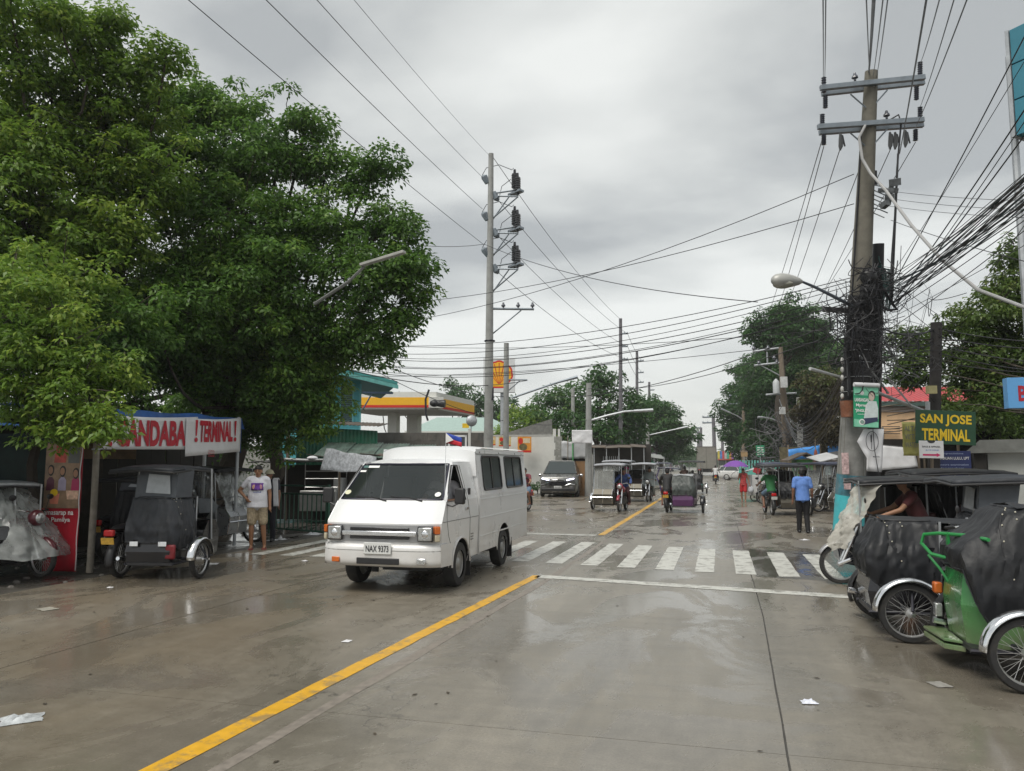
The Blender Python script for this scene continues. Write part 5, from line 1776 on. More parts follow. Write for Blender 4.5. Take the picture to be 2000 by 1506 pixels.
patch('figure_print', t, oval(wd * .21, ht * .255, wd * .115, ht * .105), M('poster_skin', (.52, .42, .36), .5), yf - .004)
for q, (s, z, a) in enumerate((('LANSANGAN', .17, .56), ('Myrna', .03, .42), ('"JINGLE"', -.10, .50))):
    ink(t, s, -wd * (.20 if q else .18), ht * z, wd * a, ht * .09, WHITE_INK, yf - .005, bold=.03)
ink(t, 'councilor', -wd * .2, -ht * .18, wd * .3, ht * .03, WHITE_INK, yf - .005)
patch('seal_print', t, oval(-wd * .17, -ht * .37, wd * .12, ht * .075), WHITE_INK, yf - .003)
patch('seal_print', t, oval(-wd * .17, -ht * .37, wd * .08, ht * .05), M('seal_grey', (.2, .3, .26), .5), yf - .004)
patch('seal_print', t, oval(-wd * .17, ht * .34, wd * .08, ht * .05), WHITE_INK, yf - .003)
k = MB().tube([(-wd * .5, -.02, ht * .54), (wd * .5, -.02, ht * .54)], .045, 10)
k.build('rolled_top', BANNER, t)
t = thing('torn_tarp', 'torn white tarpaulin with a black oval emblem hanging under the green poster', 'banner', D(1702, 880, 15.1), IMG)
W_ = lambda px, py: ((px - 1702) * 15.1 / FPX, (880 - py) * 15.1 / FPX)
k = MB()
pl = [W_(*p) for p in ((1689, 838), (1728, 838), (1720, 922), (1691, 920), (1692, 895), (1675, 862))]
c0 = W_(1706, 880)
vs_ = []
for i in range(len(pl)):
    a, b = Vector(pl[i]), Vector(pl[(i + 1) % len(pl)])
    for s in range(6):
        vs_.append(a.lerp(b, s / 6))
rings = []
for f in (1, .75, .5, .25):
    rings.append([Vector(c0).lerp(p, f) for p in vs_])
m_ = len(vs_)
k.add([(p.x, .035 * nz(p.x * 9, p.y * 5), p.y) for r in rings for p in r] + [(c0[0], 0, c0[1])],
      [(r * m_ + i, r * m_ + (i + 1) % m_, (r + 1) * m_ + (i + 1) % m_, (r + 1) * m_ + i) for r in range(3) for i in range(m_)] + [(3 * m_ + i, 3 * m_ + (i + 1) % m_, 4 * m_) for i in range(m_)])
k.build('sheet', BANNER, t, solid=.004)
k = MB()
a, b = W_(1702, 862)
k.tube([(a + .12 * math.cos(R_(i * 15)), -.05, b + .19 * math.sin(R_(i * 15))) for i in range(24)], .006, 4, closed=True)
k.tube([(a, -.05, b + .15), (a - .02, -.05, b - .16)], .006, 4)
k.box((a - .02, -.05, b + .05), (.02, .004, .14))
k.build('emblem', BLK_INK, t)
text('MAREL', .14, .03, BLK_INK, t, (*[W_(1709, 892)[0]], -.05, W_(1709, 892)[1]))
MB().tube([(W_(1704, 836)[0], -.06, W_(1704, 836)[1]), (W_(1705, 880)[0], -.07, W_(1705, 880)[1]), (W_(1711, 925)[0], -.06, W_(1711, 925)[1])], .008, 5).build('cord', CABLE, t)
# double tube lamp sticking out of the tree crown on the left
t = thing('street_light', 'grey fluorescent street light arm poking out of the dense tree crown', 'street light', D(700, 545, 15.5))
o0 = D(700, 545, 15.5)
k = MB()
k.tube([D(614, 594, 15.8) - o0, D(680, 551, 15.5) - o0], .035, 6)
k.tube([D(680, 551, 15.5) - o0, D(712, 520, 15.4) - o0], .03, 6)
k.build('lamp_arm', M('light_arm_grey', (.16, .165, .16), .5), t)
k = MB()
a, b = D(705, 518, 15.4) - o0, D(790, 492, 15.0) - o0
d = b - a
k.box((0, 0, 0), (d.length, .12, .06))
o = k.build('lamp_head', M('light_head_grey', (.33, .33, .31), .5), t, bevel=.01)
o.location, o.rotation_euler = (a + b) / 2, (0, -math.asin(d.z / d.length), math.atan2(d.y, d.x))

# ================================================================= CABLES
ORD = 'first second third fourth fifth sixth seventh eighth ninth tenth eleventh twelfth thirteenth'.split()
_wn = {}
def wire(p0, p1, r, sag, label, group, mat=CABLE, n=16, wob=0.0, name='power_cable', cat='cable'):
    k = MB()
    pts = []
    for i in range(n + 1):
        s = i / n
        p = Vector(p0).lerp(Vector(p1), s)
        p.z -= sag * 4 * s * (1 - s)
        if wob and 0 < i < n:
            p += Vector((jit(wob), jit(wob), jit(wob)))
        pts.append(p)
    c = Vector(pts[0])
    _wn[label] = _wn.get(label, 0) + 1
    if '#' in label:
        label = label.replace('#', ORD[_wn[label] - 1])
    k.tube([p - c for p in pts], r, 4, caps=False)
    o = k.build(name, mat)
    o.location = c
    return tag(o, label, cat, group)
GA = 'power lines running from the upper left to the tall concrete pole'
for a, b, r in (((380, 0), (945, 478), .011), ((530, 0), (942, 408), .011), ((628, 0), (942, 346), .009), ((700, 0), (956, 304), .006)):
    p0, p1 = D(a[0], a[1], 13.5), D(b[0], b[1], 30)
    e = p0 + (p0 - p1) * .35
    wire(e, p1, r, .12, 'power line from the upper left sky to the tall concrete pole, # from the left', GA)
GB = 'power lines leaving the tall concrete pole down the street'
for a, b in (((974, 392), (1226, 652)), ((976, 464), (1226, 677)), ((975, 534), (1226, 702)), ((958, 300), (1212, 624))):
    wire(D(*a, 30), D(*b, 60), .014, .5, '# thin power line leaving the tall concrete pole for the dark pole down the street', GB)
for a, b in (((1226, 652), (1257, 705)), ((1226, 677), (1257, 728)), ((1226, 702), (1257, 747))):
    wire(D(*a, 60), D(*b, 82), .016, .4, '# short power line from the top between the two dark poles above the trees', 'power lines between the dark poles')
GC = 'cables crossing the street high up'
wire(D(60, 200, 13), D(946, 477, 30), .009, .9, 'cable passing through the big trees to the tall concrete pole', None)
wire(D(946, 477, 30), D(1480, 590, 17), .010, .35, 'cable sloping down from the fuse cutouts toward the street lamp', None)
wire(D(690, 596, 30), D(1668, 398, dR), .009, .5, 'upper of two thin cables crossing the sky between the poles', None)
wire(D(690, 640, 30), D(1668, 340, dR), .009, .6, 'steeper thin cable crossing the sky up to the big pole', None)
GD = 'low bundle of service cables across the street'
for q, (ya, yb, sg, rr) in enumerate(((668, 540, 1.0, .012), (682, 548, 1.1, .012), (686, 556, 1.25, .010), (690, 572, 1.2, .013), (700, 580, 1.3, .010), (704, 590, 1.2, .014), (712, 600, 1.3, .010), (716, 596, 1.35, .013), (668, 640, .5, .009), (735, 660, .4, .009))):
    wire(D(650, ya, 27), D(1668 + jit(5), yb, dR), rr * .72, sg * .62, 'black service cable sagging low across the street, # counted from the top of the bundle', GD, n=24)
for a, b, dd in (((1148, 758), (1668, 640), 41), ((1070, 775), (1668, 615), 33)):
    wire(D(*a, dd), D(*b, dR), .011, .5, '# service cable rising from the left lamp poles to the big pole', 'service cables from the left lamp poles')
wire(D(560, 690, 20), D(1030, 743, 33), .014, .5, 'cable drooping out of the trees past the blue house roof', 'cables by the blue house')
wire(D(700, 705, 26), D(1148, 820, 41), .012, 1.0, 'cable sagging over the yellow canopy', 'cables by the blue house')
wire(D(640, 660, 20), D(985, 775, 33), .012, .35, 'cable passing above the yellow canopy to the slim pole', 'cables by the blue house')
# from the big pole upward over the camera
GE = 'power lines rising from the big pole over the camera'
def up(px0, py0, px1, r, dz=7.0, lab='power line rising steeply from the big pole, # of the set leaving the top edge', g=GE, mat=CABLE):
    p0 = D(px0, py0, dR)
    p1 = D(px1, 0, dz)
    wire(p0, p1 + (p1 - p0) * .5, r, .08, lab, g, mat)
for x0, y0, x1, r in ((1608, 150, 1607, .006), (1611, 150, 1612, .006), (1705, 150, 1722, .006), (1712, 150, 1731, .006), (1797, 125, 1830, .006), (1788, 250, 1882, .007), (1797, 210, 1858, .006), (1757, 300, 1806, .010)):
    up(x0, y0, x1, r)
up(1697, 140, 1705, .016, lab='thick dark cable rising from the top of the big pole', g=None)
up(1698, 145, 1692, .006)
# from the big pole away down the street to the leaning transformer pole
GF = 'power lines from the big pole to the leaning transformer pole'
for a, b in (((1606, 272), (1472, 686)), ((1609, 286), (1482, 713)), ((1641, 290), (1500, 684)), ((1690, 300), (1517, 711)), ((1788, 278), (1526, 681)), ((1740, 290), (1530, 708))):
    wire(D(*a, dR), D(*b, 48), .009, .35, 'thin power line slanting from the big pole to the transformer pole, # from the left', GF, n=18)
for a, b in (((1482, 687), (1428, 773)), ((1478, 714), (1430, 789)), ((1510, 682), (1452, 772))):
    wire(D(*a, 48), D(*b, 80), .014, .4, '# span of power line between the transformer pole and the slender far pole', 'power lines between the right poles')
wire(D(1754, 300, dR), D(1742, 590, dR), .02, .0, 'dark cable dropping along the right of the big pole', None)
wire(D(1684, 240, dR), D(1660, 640, dR - .2), .018, .05, 'dark cable dropping along the left face of the big pole', None)
k = MB()
pw = [(1735, 236), (1755, 224), (1760, 240), (1752, 330), (1748, 420), (1742, 500), (1738, 580)]
k.tube([D(*p, dR - .12) - tR for p in pw], .018, 6)
o = k.build('power_cable', CABLE)
o.location = tR
tag(o, 'dark looped cable hooking over the lower cross arm of the big pole', 'cable')
k = MB()
pw = [(1690, 245, 15.4), (1678, 268, 15.35), (1684, 310, 15.35), (1700, 338, 15.2), (1730, 372, 14.8), (1780, 440, 14.0), (1840, 508, 13.0), (1910, 566, 12.0), (2000, 600, 11), (2120, 618, 10)]
k.tube([D(*p) - tR for p in pw], .028, 8)
o = k.build('white_conduit', M('conduit_grey', (.36, .36, .36), .5, var=.08))
o.location = tR
tag(o, 'thick pale grey conduit curving from the big pole down to the right edge', 'conduit')
# heavy fan of cables to the right
GH = 'heavy fan of cables running to the upper right'
for q in range(30):
    s = rnd.gauss(0, 1)
    a = D(1738 + jit(16), 570 + jit(32), dR + jit(.15))
    b = D(2010, 312 + s * 9 + (q % 5) * 9, 8.5)
    e = b + (b - a) * .8
    wire(a, e, rnd.choice((.005, .006, .008, .011)), .22 + jit(.2), 'black cable in the heavy fan between the big pole and the upper right edge', GH, rnd.choice((CABLE, CABLE, CABLE, CABLEG, M('cable_teal', (.01, .04, .05), .5))), wob=.003)
GI = 'single cables running from the big pole to the right edge'
for (x0, y0), (x1, y1), r in (((1742, 560), (2000, 62), .010), ((1740, 540), (2000, 110), .006), ((1745, 590), (2000, 205), .012), ((1748, 600), (2000, 228), .008), ((1745, 600), (2000, 255), .012), ((1738, 610), (2000, 420), .008), ((1742, 640), (2000, 440), .008), ((1700, 640), (1998, 470), .005), ((1850, 640), (2000, 430), .006), ((1740, 430), (2000, 500), .006), ((1715, 370), (2000, 382), .004), ((1718, 385), (2000, 400), .004), ((1720, 400), (2000, 415), .004)):
    a, b = D(x0, y0, dR), D(x1, y1, 10)
    wire(a, b + (b - a) * .5, r, .08, 'single dark cable from the big pole to the right edge, # of the loose set', GI)
GJ = 'cables between the big pole and the short dark pole'
for q in range(9):
    y = 640 + q * 8
    wire(D(1715, y + jit(4), dR), D(1828, y + 2 + jit(6), 17), .010 if q else .018, .10 + jit(.08), 'dark cable between the big pole and the short dark pole, # from the top', GJ)
    if q % 2 == 0:
        a, b = D(1828, y, 17), D(2010, y + 22 + jit(8), 14)
        wire(a, b + (b - a) * .5, .010, .1, '# dark cable from the top leaving the short dark pole into the olive tree', 'cables into the olive tree')
for x0, y0, x1, y1 in ((1720, 660, 1835, 790), (1722, 520, 1880, 640), (1745, 720, 1760, 480), (1720, 790, 1850, 690)):
    wire(D(x0, y0, dR), D(x1, y1, 17), .007, .15, '# slack thin cable crossing the sky gap right of the big pole', 'slack cables right of the big pole')
t = thing('cable_coil', 'black coil of spare cable hanging between the big pole and the short dark pole', 'cable', D(1777, 675, 16))
k = MB()
for q in range(5):
    k.tube([(.19 * math.cos(a) * (1 + jit(.04)), jit(.02), .20 * math.sin(a) * (1 + jit(.04))) for a in [i * math.pi / 10 for i in range(20)]], .009, 5, closed=True)
k.xf(Matrix.Rotation(YAW, 4, 'Z'))
k.build('coil', CABLE, t)
# uncountable tangles: drop wires and loops around the poles
def tangle(nm, parent, origin, boxpx, dep, n, r, seed, mat=CABLE, loop=.5):
    rs = random.Random(seed)
    k = MB()
    x0, y0, x1, y1 = boxpx
    for q in range(n):
        a = D(rs.uniform(x0, x1), rs.uniform(y0, y1), dep + rs.uniform(-.35, .35))
        d = Vector((rs.gauss(0, .55), rs.gauss(0, .35), rs.gauss(0, .55))) * loop
        b = a + d
        c = (a + b) / 2 + Vector((rs.gauss(0, .6), rs.gauss(0, .4), -abs(rs.gauss(0, .7)))) * loop * 1.3
        pts = []
        for i in range(9):
            s = i / 8
            pts.append(a * (1 - s) ** 2 + c * 2 * s * (1 - s) + b * s * s - origin)
        k.tube(pts, rs.choice((r * .6, r, r, r * 1.4)), 4, caps=False)
    return k.build(nm, mat, parent, kind='stuff')
tangle('cable_tangle', bigpole, fR, (1668, 520, 1722, 640), 15.4, 130, .008, 1, CABLE, .45)
tangle('cable_tangle', bigpole, fR, (1650, 600, 1700, 700), 15.3, 90, .008, 2, CABLE, .6)
tangle('cable_tangle', bigpole, fR, (1610, 590, 1680, 660), 15.4, 40, .007, 3, CABLE, .6)
tangle('cable_tangle', bigpole, fR, (1690, 600, 1740, 740), 15.6, 60, .007, 4, CABLEG, .6)
tangle('cable_tangle', bigpole, fR, (1740, 560, 1830, 740), 16, 24, .005, 5, CABLE, .9)
k = MB()
k.box(LR(1640, 606, dR), (.70, .10, .09), (0, R_(4), YAW))
for px in (1620, 1634, 1650):
    k.tube([LR(px, 606), LR(px + 2, 640)], .012, 4)
k.build('cable_rack', BLACKP, bigpole)
for o_ in (bpy.data.objects['utility_pole'],):
    pass
tp_ = [o for o in C.objects if o.get('label', '').startswith('leaning wooden pole')][0]
tangle('cable_tangle', tp_, fT, (1480, 820, 1560, 915), 47.5, 90, .014, 6, CABLEG, 1.6)
tangle('cable_tangle', tp_, fT, (1560, 780, 1620, 870), 46, 50, .014, 7, CABLE, 1.6)
tangle('cable_tangle', tp_, fT, (1530, 860, 1550, 930), 47.4, 50, .02, 8, CABLE, .8)
GK = 'drooping cable bundle right of the leaning transformer pole'
for q in range(12):
    wire(D(1535 + jit(5), 815 + jit(8), 47), D(1668 + jit(6), 690 + q * 3, dR + .1), .012, 1.0 + q * .07, 'drop cable swooping from the transformer pole to the big pole, # of the bundle', GK, rnd.choice((CABLE, CABLEG)), n=24)
wire(D(1522, 780, 47.5), D(1550, 842, 47.5), .03, .2, 'pale cable bundle curving at the foot of the leaning transformer pole', None, GALV)
for q in range(5):
    wire(D(1397 - q, 815 + q * 4, 120), D(1452, 775 + q * 8, 80), .025, .5, 'far cable joining the street-end poles, # from the top', 'far cables at the end of the street')
# ================================================================= WHEELS
_wc = {}
def wheel(parent, loc, R=.29, wdt=.075, spokes=18, rim_mat=WIRE_STEEL, name='wheel', hub=.045, axis='x', rimk=.80, disc=None):
    """wheel > tyre, rim (rim holds its wire spokes); axle along local x"""
    w_ = bpy.data.objects.new(name, None)
    C.objects.link(w_)
    w_.parent = parent
    w_.location = loc
    key = (R, wdt, spokes, rim_mat.name, rimk, hub)
    if key not in _wc:
        k = MB()
        pr = [(-.5, rimk), (-.5, .86), (-.46, .95), (-.25, .99), (0, 1), (.25, .99), (.46, .95), (.5, .86), (.5, rimk)]
        n = 32
        vs_ = [(wdt * a, R * b * math.cos(2 * math.pi * i / n), R * b * math.sin(2 * math.pi * i / n)) for i in range(n) for a, b in pr]
        m_ = len(pr)
        k.add(vs_, [(i * m_ + j, i * m_ + j + 1, ((i + 1) % n) * m_ + j + 1, ((i + 1) % n) * m_ + j) for i in range(n) for j in range(m_ - 1)])
        ty = k.mesh('tyre')
        ty.materials.append(RUBBER)
        k = MB()
        if spokes > 0:
            k.torus((0, 0, 0), R * (rimk + .01), wdt * .24, 'x', 32, 6)
            k.tube([(-wdt * .55, 0, 0), (-wdt * .5, 0, 0), (wdt * .5, 0, 0), (wdt * .55, 0, 0)], [hub * .5, hub, hub, hub * .5], 12)
            for i in range(spokes * 2):
                a = 2 * math.pi * i / (spokes * 2)
                b = a + (.5 if i % 2 else -.5)
                s = (1 if (i // 2) % 2 else -1) * wdt * .4
                k.tube([(s, hub * .9 * math.cos(b), hub * .9 * math.sin(b)), (0, R * rimk * math.cos(a), R * rimk * math.sin(a))], .0019, 3, caps=False)
        else:
            k.torus((wdt * .3, 0, 0), R * (rimk - .02), R * .045, 'x', 32, 6)
            k.torus((-wdt * .3, 0, 0), R * (rimk - .02), R * .045, 'x', 32, 6)
            k.disc((wdt * .22, 0, 0), R * (rimk), 'x', 28, .02)
            k.disc((-wdt * .22, 0, 0), R * (rimk), 'x', 28, .02)
            for s in (-1, 1):
                k.tube([(s * wdt * .25, 0, 0), (s * wdt * .42, 0, 0), (s * wdt * .46, 0, 0)], [R * .30, R * .22, R * .12], 16)
                for i in range(-spokes):
                    a = 2 * math.pi * i / -spokes
                    k.ell((s * wdt * .30, R * .55 * math.cos(a), R * .55 * math.sin(a)), (.012, R * .07, R * .07), 8, 4)
        rm = k.mesh('rim')
        rm.materials.append(rim_mat)
        _wc[key] = (ty, rm)
    inst('tyre', _wc[key][0], w_)
    inst('rim', _wc[key][1], w_)
    return w_
def arc_fender(mb, cx, cy, cz, R, w_, a0, a1, n=14):
    def fn(u, v):
        a = R_(a0 + (a1 - a0) * u)
        s = v - .5
        rr = R * (1 - .10 * (2 * s) ** 2)
        return (cx + s * w_, cy + rr * math.cos(a), cz + rr * math.sin(a))
    return mb.grid(fn, n, 4)

def diamonds(k, s, y, cx=0, cz=0):
    """three-diamond emblem in the XZ plane"""
    for a in (90, 210, 330):
        d = Vector((math.cos(R_(a)), math.sin(R_(a))))
        p = Vector((-d.y, d.x))
        c = [Vector((0, 0)), d * s * .5 + p * s * .29, d * s, d * s * .5 - p * s * .29]
        k.prism([(cx + q.x, cz + q.y) for q in c], 'y', y, y + .006)

# ================================================================= WHITE VAN
def build_van():
    t = thing('white_van', 'white passenger van with boxy rear body turning out on the wet road', 'van', (-4.46, 9.70, 0), 0.2)
    hw_pts = [(.30, .80), (.45, .835), (.95, .845), (1.2, .82), (1.76, .695), (1.82, .66)]
    def hw(z):
        for (z0, a), (z1, b) in zip(hw_pts, hw_pts[1:]):
            if z <= z1:
                return a + (b - a) * max(0, (z - z0)) / (z1 - z0)
        return hw_pts[-1][1]
    # side profile of the cab nose: (y, z)
    def nose(z):
        if z < .94:
            return .03 - .02 * (z - .66) / .28
        if z < 1.24:
            return .01 + .26 * (z - .94) / .30
        if z < 1.75:
            return .27 + .56 * (z - 1.24) / .51
        return .83
    # front skin: curved in plan at the corners
    def front(z, u):
        x = hw(z) * u
        return Vector((x, nose(z) + .10 * abs(u) ** 5 + .02 * u * u, z))
    k = MB()
    k.grid(lambda u, v: front(.64 + .60 * v, 2 * u - 1), 24, 10)
    k.grid(lambda u, v: front(1.735 + .02 * v, 2 * u - 1), 24, 2)
    def roof(u, v):
        s = 2 * u - 1
        y = .83 + 1.0 * v
        z = 1.755 + .065 * (1 - (1 - min(1, v * 3)) ** 2) - .045 * abs(s) ** 4
        return Vector((s * .67, y + .10 * abs(s) ** 5 * (1 - v), z))
    k.grid(roof, 24, 8)
    for s in (-1, 1):   # windscreen pillars
        k.grid(lambda u, v: front(1.24 + .50 * v, s * (.945 + .055 * u)), 2, 8)
    k.build('cab_shell', WHITE, t)
    # cab sides with an open door window and a wheel arch
    wa = [(.95 + .40 * math.cos(R_(a)), .31 + .38 * math.sin(R_(a))) for a in range(180, -1, -12)]
    k = MB()
    for s in (-1, 1):
        P_ = lambda y, z: Vector((s * hw(z), y, z))
        yn = lambda z: nose(z) + .12
        lower = [(yn(.64), .64), (.16, .40), (.50, .36)] + wa + [(1.36, .36), (1.80, .36), (1.80, .96), (yn(.96), .96)]
        k.poly([P_(a, b) for a, b in lower])
        k.poly([P_(yn(.96), .96), P_(1.80, .96), P_(1.80, 1.22), P_(yn(1.22), 1.22)])
        k.poly([P_(yn(1.22), 1.22), P_(.39, 1.22), P_(.88, 1.72), P_(yn(1.74) + .02, 1.74)])
        k.poly([P_(yn(1.74) + .02, 1.74), P_(.88, 1.72), P_(1.22, 1.72), P_(1.22, 1.77), P_(.97, 1.77)])
        k.poly([P_(1.22, 1.22), P_(1.80, 1.22), P_(1.80, 1.77), P_(1.12, 1.77), P_(1.10, 1.72)])
    k.build('cab_side', WHITE, t, smooth=False, solid=.01)
    # dark interior, dashboard, seats
    k = MB()
    k.b2((-.72, .45, .95), (.72, .75, 1.20))
    k.b2((-.74, .2, .4), (.74, 1.75, .5))
    for x in (-.38, .38):
        k.b2((x - .28, 1.05, .75), (x + .28, 1.5, .95))
        k.box((x, 1.55, 1.22), (.5, .14, .62), (R_(-10), 0, 0))
    k.b2((-.76, 1.72, .4), (.76, 1.78, 1.2))
    k.b2((-.64, 1.72, 1.2), (.64, 1.78, 1.70))
    k.build('cab_interior', BLACKP, t)
    MB().torus((0, 0, 0), .19, .014, 'y', 22, 6).xf(Matrix.Translation((.40, .84, 1.22)) @ Matrix.Rotation(R_(-35), 4, 'X')).build('steering_wheel', BLACKP, t)
    # glass
    k = MB()
    k.grid(lambda u, v: front(1.265 + .46 * v, (2 * u - 1) * .925) + Vector((0, .012, 0)), 16, 6)
    ws = k.build('windshield', GLASS, t)
    k = MB()
    rim = [front(1.25, -.945 + 1.89 * i / 20) for i in range(21)] + [front(1.74, .945 - 1.89 * i / 20) for i in range(21)]
    k.tube(rim, .014, 5, closed=True)
    k.build('windshield_seal', M('navy_seal', (.012, .012, .03), .4), ws)
    for px, z, a, b, m_ in ((-.60, 1.70, .085, .045, M('sticker_green', (.05, .13, .12), .5)), (-.46, 1.70, .17, .045, WHITE_INK), (-.62, 1.635, .09, .035, WHITE_INK)):
        c = front(z, px / hw(z)) + Vector((0, -.004, 0))
        MB().box(c, (a, .003, b), (R_(-47), 0, 0)).build('sticker', m_, ws, smooth=False)
    for px, z, m_ in ((-.70, 1.34, M('sticker_cream', (.6, .6, .42), .5)), (.68, 1.32, WHITE_INK)):
        c = front(z, px / hw(z)) + Vector((0, -.004, 0))
        MB().disc((0, 0, 0), .045, 'y', 16, .003).xf(Matrix.Translation(c) @ Matrix.Rotation(R_(-47), 4, 'X')).build('sticker', m_, ws)
    for xa, xb in ((-.02, -.52), (.50, .02)):
        k = MB()
        p0 = front(1.235, xa / .8) + Vector((0, -.02, 0))
        p1 = front(1.285, (xa - .25) / .8) + Vector((0, -.02, 0))
        p2 = front(1.29, xb / .8) + Vector((0, -.018, 0))
        k.tube([p0, p1], .009, 5)
        k.tube([(p1 + p0) / 2, p2], .010, 5)
        k.build('wiper', BLACKP, t)
    # side window: right door closed glass, left open with a quarter pillar
    k = MB()
    k.poly([Vector((-hw(z) + .012, y, z)) for y, z in ((.39, 1.22), (1.22, 1.22), (1.10, 1.72), (.88, 1.72))])
    k.build('door_window', CLEARG, t, smooth=False)
    k = MB()
    for s in (-1, 1):
        k.tube([Vector((s * (hw(z) + .003), y, z)) for y, z in ((.39, 1.22), (1.22, 1.22), (1.12, 1.72), (.88, 1.72))], .012, 5, closed=True)
    k.build('window_seal', BLACKP, t)
    # door outline and handle
    for s in (-1, 1):
        k = MB()
        S = lambda y, z: Vector((s * (hw(z) + .001), y, z))
        k.tube([S(.40, 1.2), S(.34, .96), S(.42, .75), S(.52, .62)], .004, 4)
        k.tube([S(1.24, 1.72), S(1.33, 1.2), S(1.36, .95), S(1.36, .45)], .004, 4)
        k.tube([S(.15, .955), S(1.78, .945)], .004, 4)
        k.build('door_seam', JOINT, t)
        dh = MB().box((s * (hw(1.08) + .012), 1.22, 1.09), (.02, .13, .045)).build('door_handle', CHROME, t, bevel=.006)
        MB().box((s * (hw(1.3) + .006), 1.44, 1.33), (.012, .09, .10)).build('side_vent', BLACKP, t, bevel=.004)
    k = MB()
    for q in range(3):
        k.box((.846, 1.46, .62 + q * .04), (.008, .11, .014))
    k.build('louvre', M('shadow_grey', (.2, .2, .19), .6), t)
    for s in (-1, 1):
        k = MB()
        k.box((s * 1.0, .42, 1.30), (.15, .07, .22), (0, 0, s * R_(-12)))
        mo = k.build('side_mirror', BLACKP, t, bevel=.02)
        MB().tube([(s * .80, .42, 1.18), (s * .90, .40, 1.16), (s * .98, .41, 1.20)], .012, 6).build('mirror_arm', BLACKP, mo)
    # grille area
    yf = -.006
    k = MB()
    k.grid(lambda u, v: front(.70 + .22 * v, (2 * u - 1) * .975) + Vector((0, -.012, 0)), 22, 3)
    k.build('grille_panel', M('silver_panel', (.42, .43, .45), .35, .55, var=.08), t)
    k = MB()
    k.box((0, yf, .865), (.86, .02, .045))
    k.box((0, yf, .755), (.86, .02, .045))
    gr = k.build('grille', BLACKG, t, bevel=.008)
    MB().box((0, -.022, .810), (1.08, .03, .062)).build('grille_bar', CHROME, gr, bevel=.01)
    for s in (-1, 1):
        MB().box((s * .66, .002, .81), (.225, .03, .205)).build('headlight', BLACKG, t, bevel=.02)
        MB().box((s * .66, -.012, .81), (.195, .03, .175)).build('headlight_lens', LENS, t, bevel=.03)
        MB().ell((s * .66, -.026, .81), (.05, .012, .05), 12, 6).build('bulb_reflector', CHROME, t)
        MB().box((s * .80, .06, .86), (.075, .09, .10), (0, 0, s * R_(38))).build('indicator', ORANGE, t, bevel=.008)
        MB().box((s * .80, .06, .755), (.07, .09, .085), (0, 0, s * R_(38))).build('side_lamp', M('cream_lens', (.5, .45, .33), .2), t, bevel=.008)
    k = MB()
    diamonds(k, .052, 0)
    k.xf(Matrix.Translation((0, .125, 1.06)) @ Matrix.Rotation(R_(-41), 4, 'X'))
    k.build('emblem', CHROME, t)
    # bumper
    def bump(u, v):
        s = 2 * u - 1
        z = .37 + .30 * v
        y = -.045 + .13 * abs(s) ** 6 + .05 * (abs(v - .5) * 2) ** 6
        return Vector((s * .85, y, z))
    k = MB()
    k.grid(bump, 30, 10)
    for s in (-1, 1):
        k.grid(lambda u, v: Vector((s * (.85 - .0 * u), .085 + .46 * u, .37 + .30 * v - .02 * u)), 4, 4)
    k.grid(lambda u, v: Vector(((2 * u - 1) * .85, .0 + .13 * abs(2 * u - 1) ** 6 + .2 * v, .67)), 20, 2)
    bo = k.build('bumper', WHITE, t)
    k = MB()
    k.tube([(s * .85, -.043 + .13 * abs(s) ** 6, .585) for s in [-1 + i / 10 for i in range(21)]], .006, 4)
    k.build('bumper_groove', M('shadow_grey'), bo)
    MB().box((0, -.045, .445), (.62, .02, .085)).build('air_intake', BLACKP, bo, bevel=.01)
    MB().box((-.62, -.045, .455), (.115, .02, .07)).build('fog_lamp', ORANGE, bo, bevel=.01)
    MB().box((.62, -.045, .455), (.125, .02, .08)).build('fog_lamp', CHROME, bo, bevel=.008)
    MB().box((.62, -.056, .455), (.09, .01, .055)).build('fog_lens', LENS, bo, bevel=.006)
    pl = MB().box((0, -.062, .615), (.40, .012, .155)).build('number_plate', M('plate_white', (.62, .63, .62), .4, var=.04), t, bevel=.008)
    text('NAX 9373', .33, .085, BLK_INK, pl, (0, -.0695, .612), bold=.012)
    k = MB()
    k.b2((-.7, .55, .28), (.7, 1.7, .40))
    k.b2((-.35, .9, .20), (.35, 4.3, .40))
    k.tube([(-.68, .95, .31), (.68, .95, .31)], .06, 8)
    k.tube([(-.68, 3.27, .31), (.68, 3.27, .31)], .07, 8)
    k.build('underbody', BLACKP, t)
    # passenger body
    hb_pts = [(.36, .845), (1.25, .85), (1.90, .775), (2.0, .72)]
    def hb(z):
        for (z0, a), (z1, b) in zip(hb_pts, hb_pts[1:]):
            if z <= z1:
                return a + (b - a) * max(0, z - z0) / (z1 - z0)
        return hb_pts[-1][1]
    Y0, Y1 = 1.82, 4.92
    wr = [(3.27 + .41 * math.cos(R_(a)), .31 + .42 * math.sin(R_(a))) for a in range(180, -1, -12)]
    wins = ((2.08, 3.14), (3.44, 4.60))
    k = MB()
    for s in (-1, 1):
        P_ = lambda y, z: Vector((s * hb(z), y, z))
        k.poly([P_(Y0, .38), P_(2.80, .38)] + [P_(a, b) for a, b in wr] + [P_(3.72, .38), P_(Y1, .38), P_(Y1, 1.25), P_(Y0, 1.25)])
        ys = [Y0, wins[0][0], wins[0][1], wins[1][0], wins[1][1], Y1]
        for i in range(5):
            zs = ((1.25, 1.33), (1.33, 1.86), (1.86, 1.92))
            for j, (za, zb) in enumerate(zs):
                if j == 1 and i in (1, 3):
                    continue
                k.poly([P_(ys[i], za), P_(ys[i + 1], za), P_(ys[i + 1], zb), P_(ys[i], zb)])
    k.build('body_side', WHITE, t, smooth=False, solid=.01)
    k = MB()
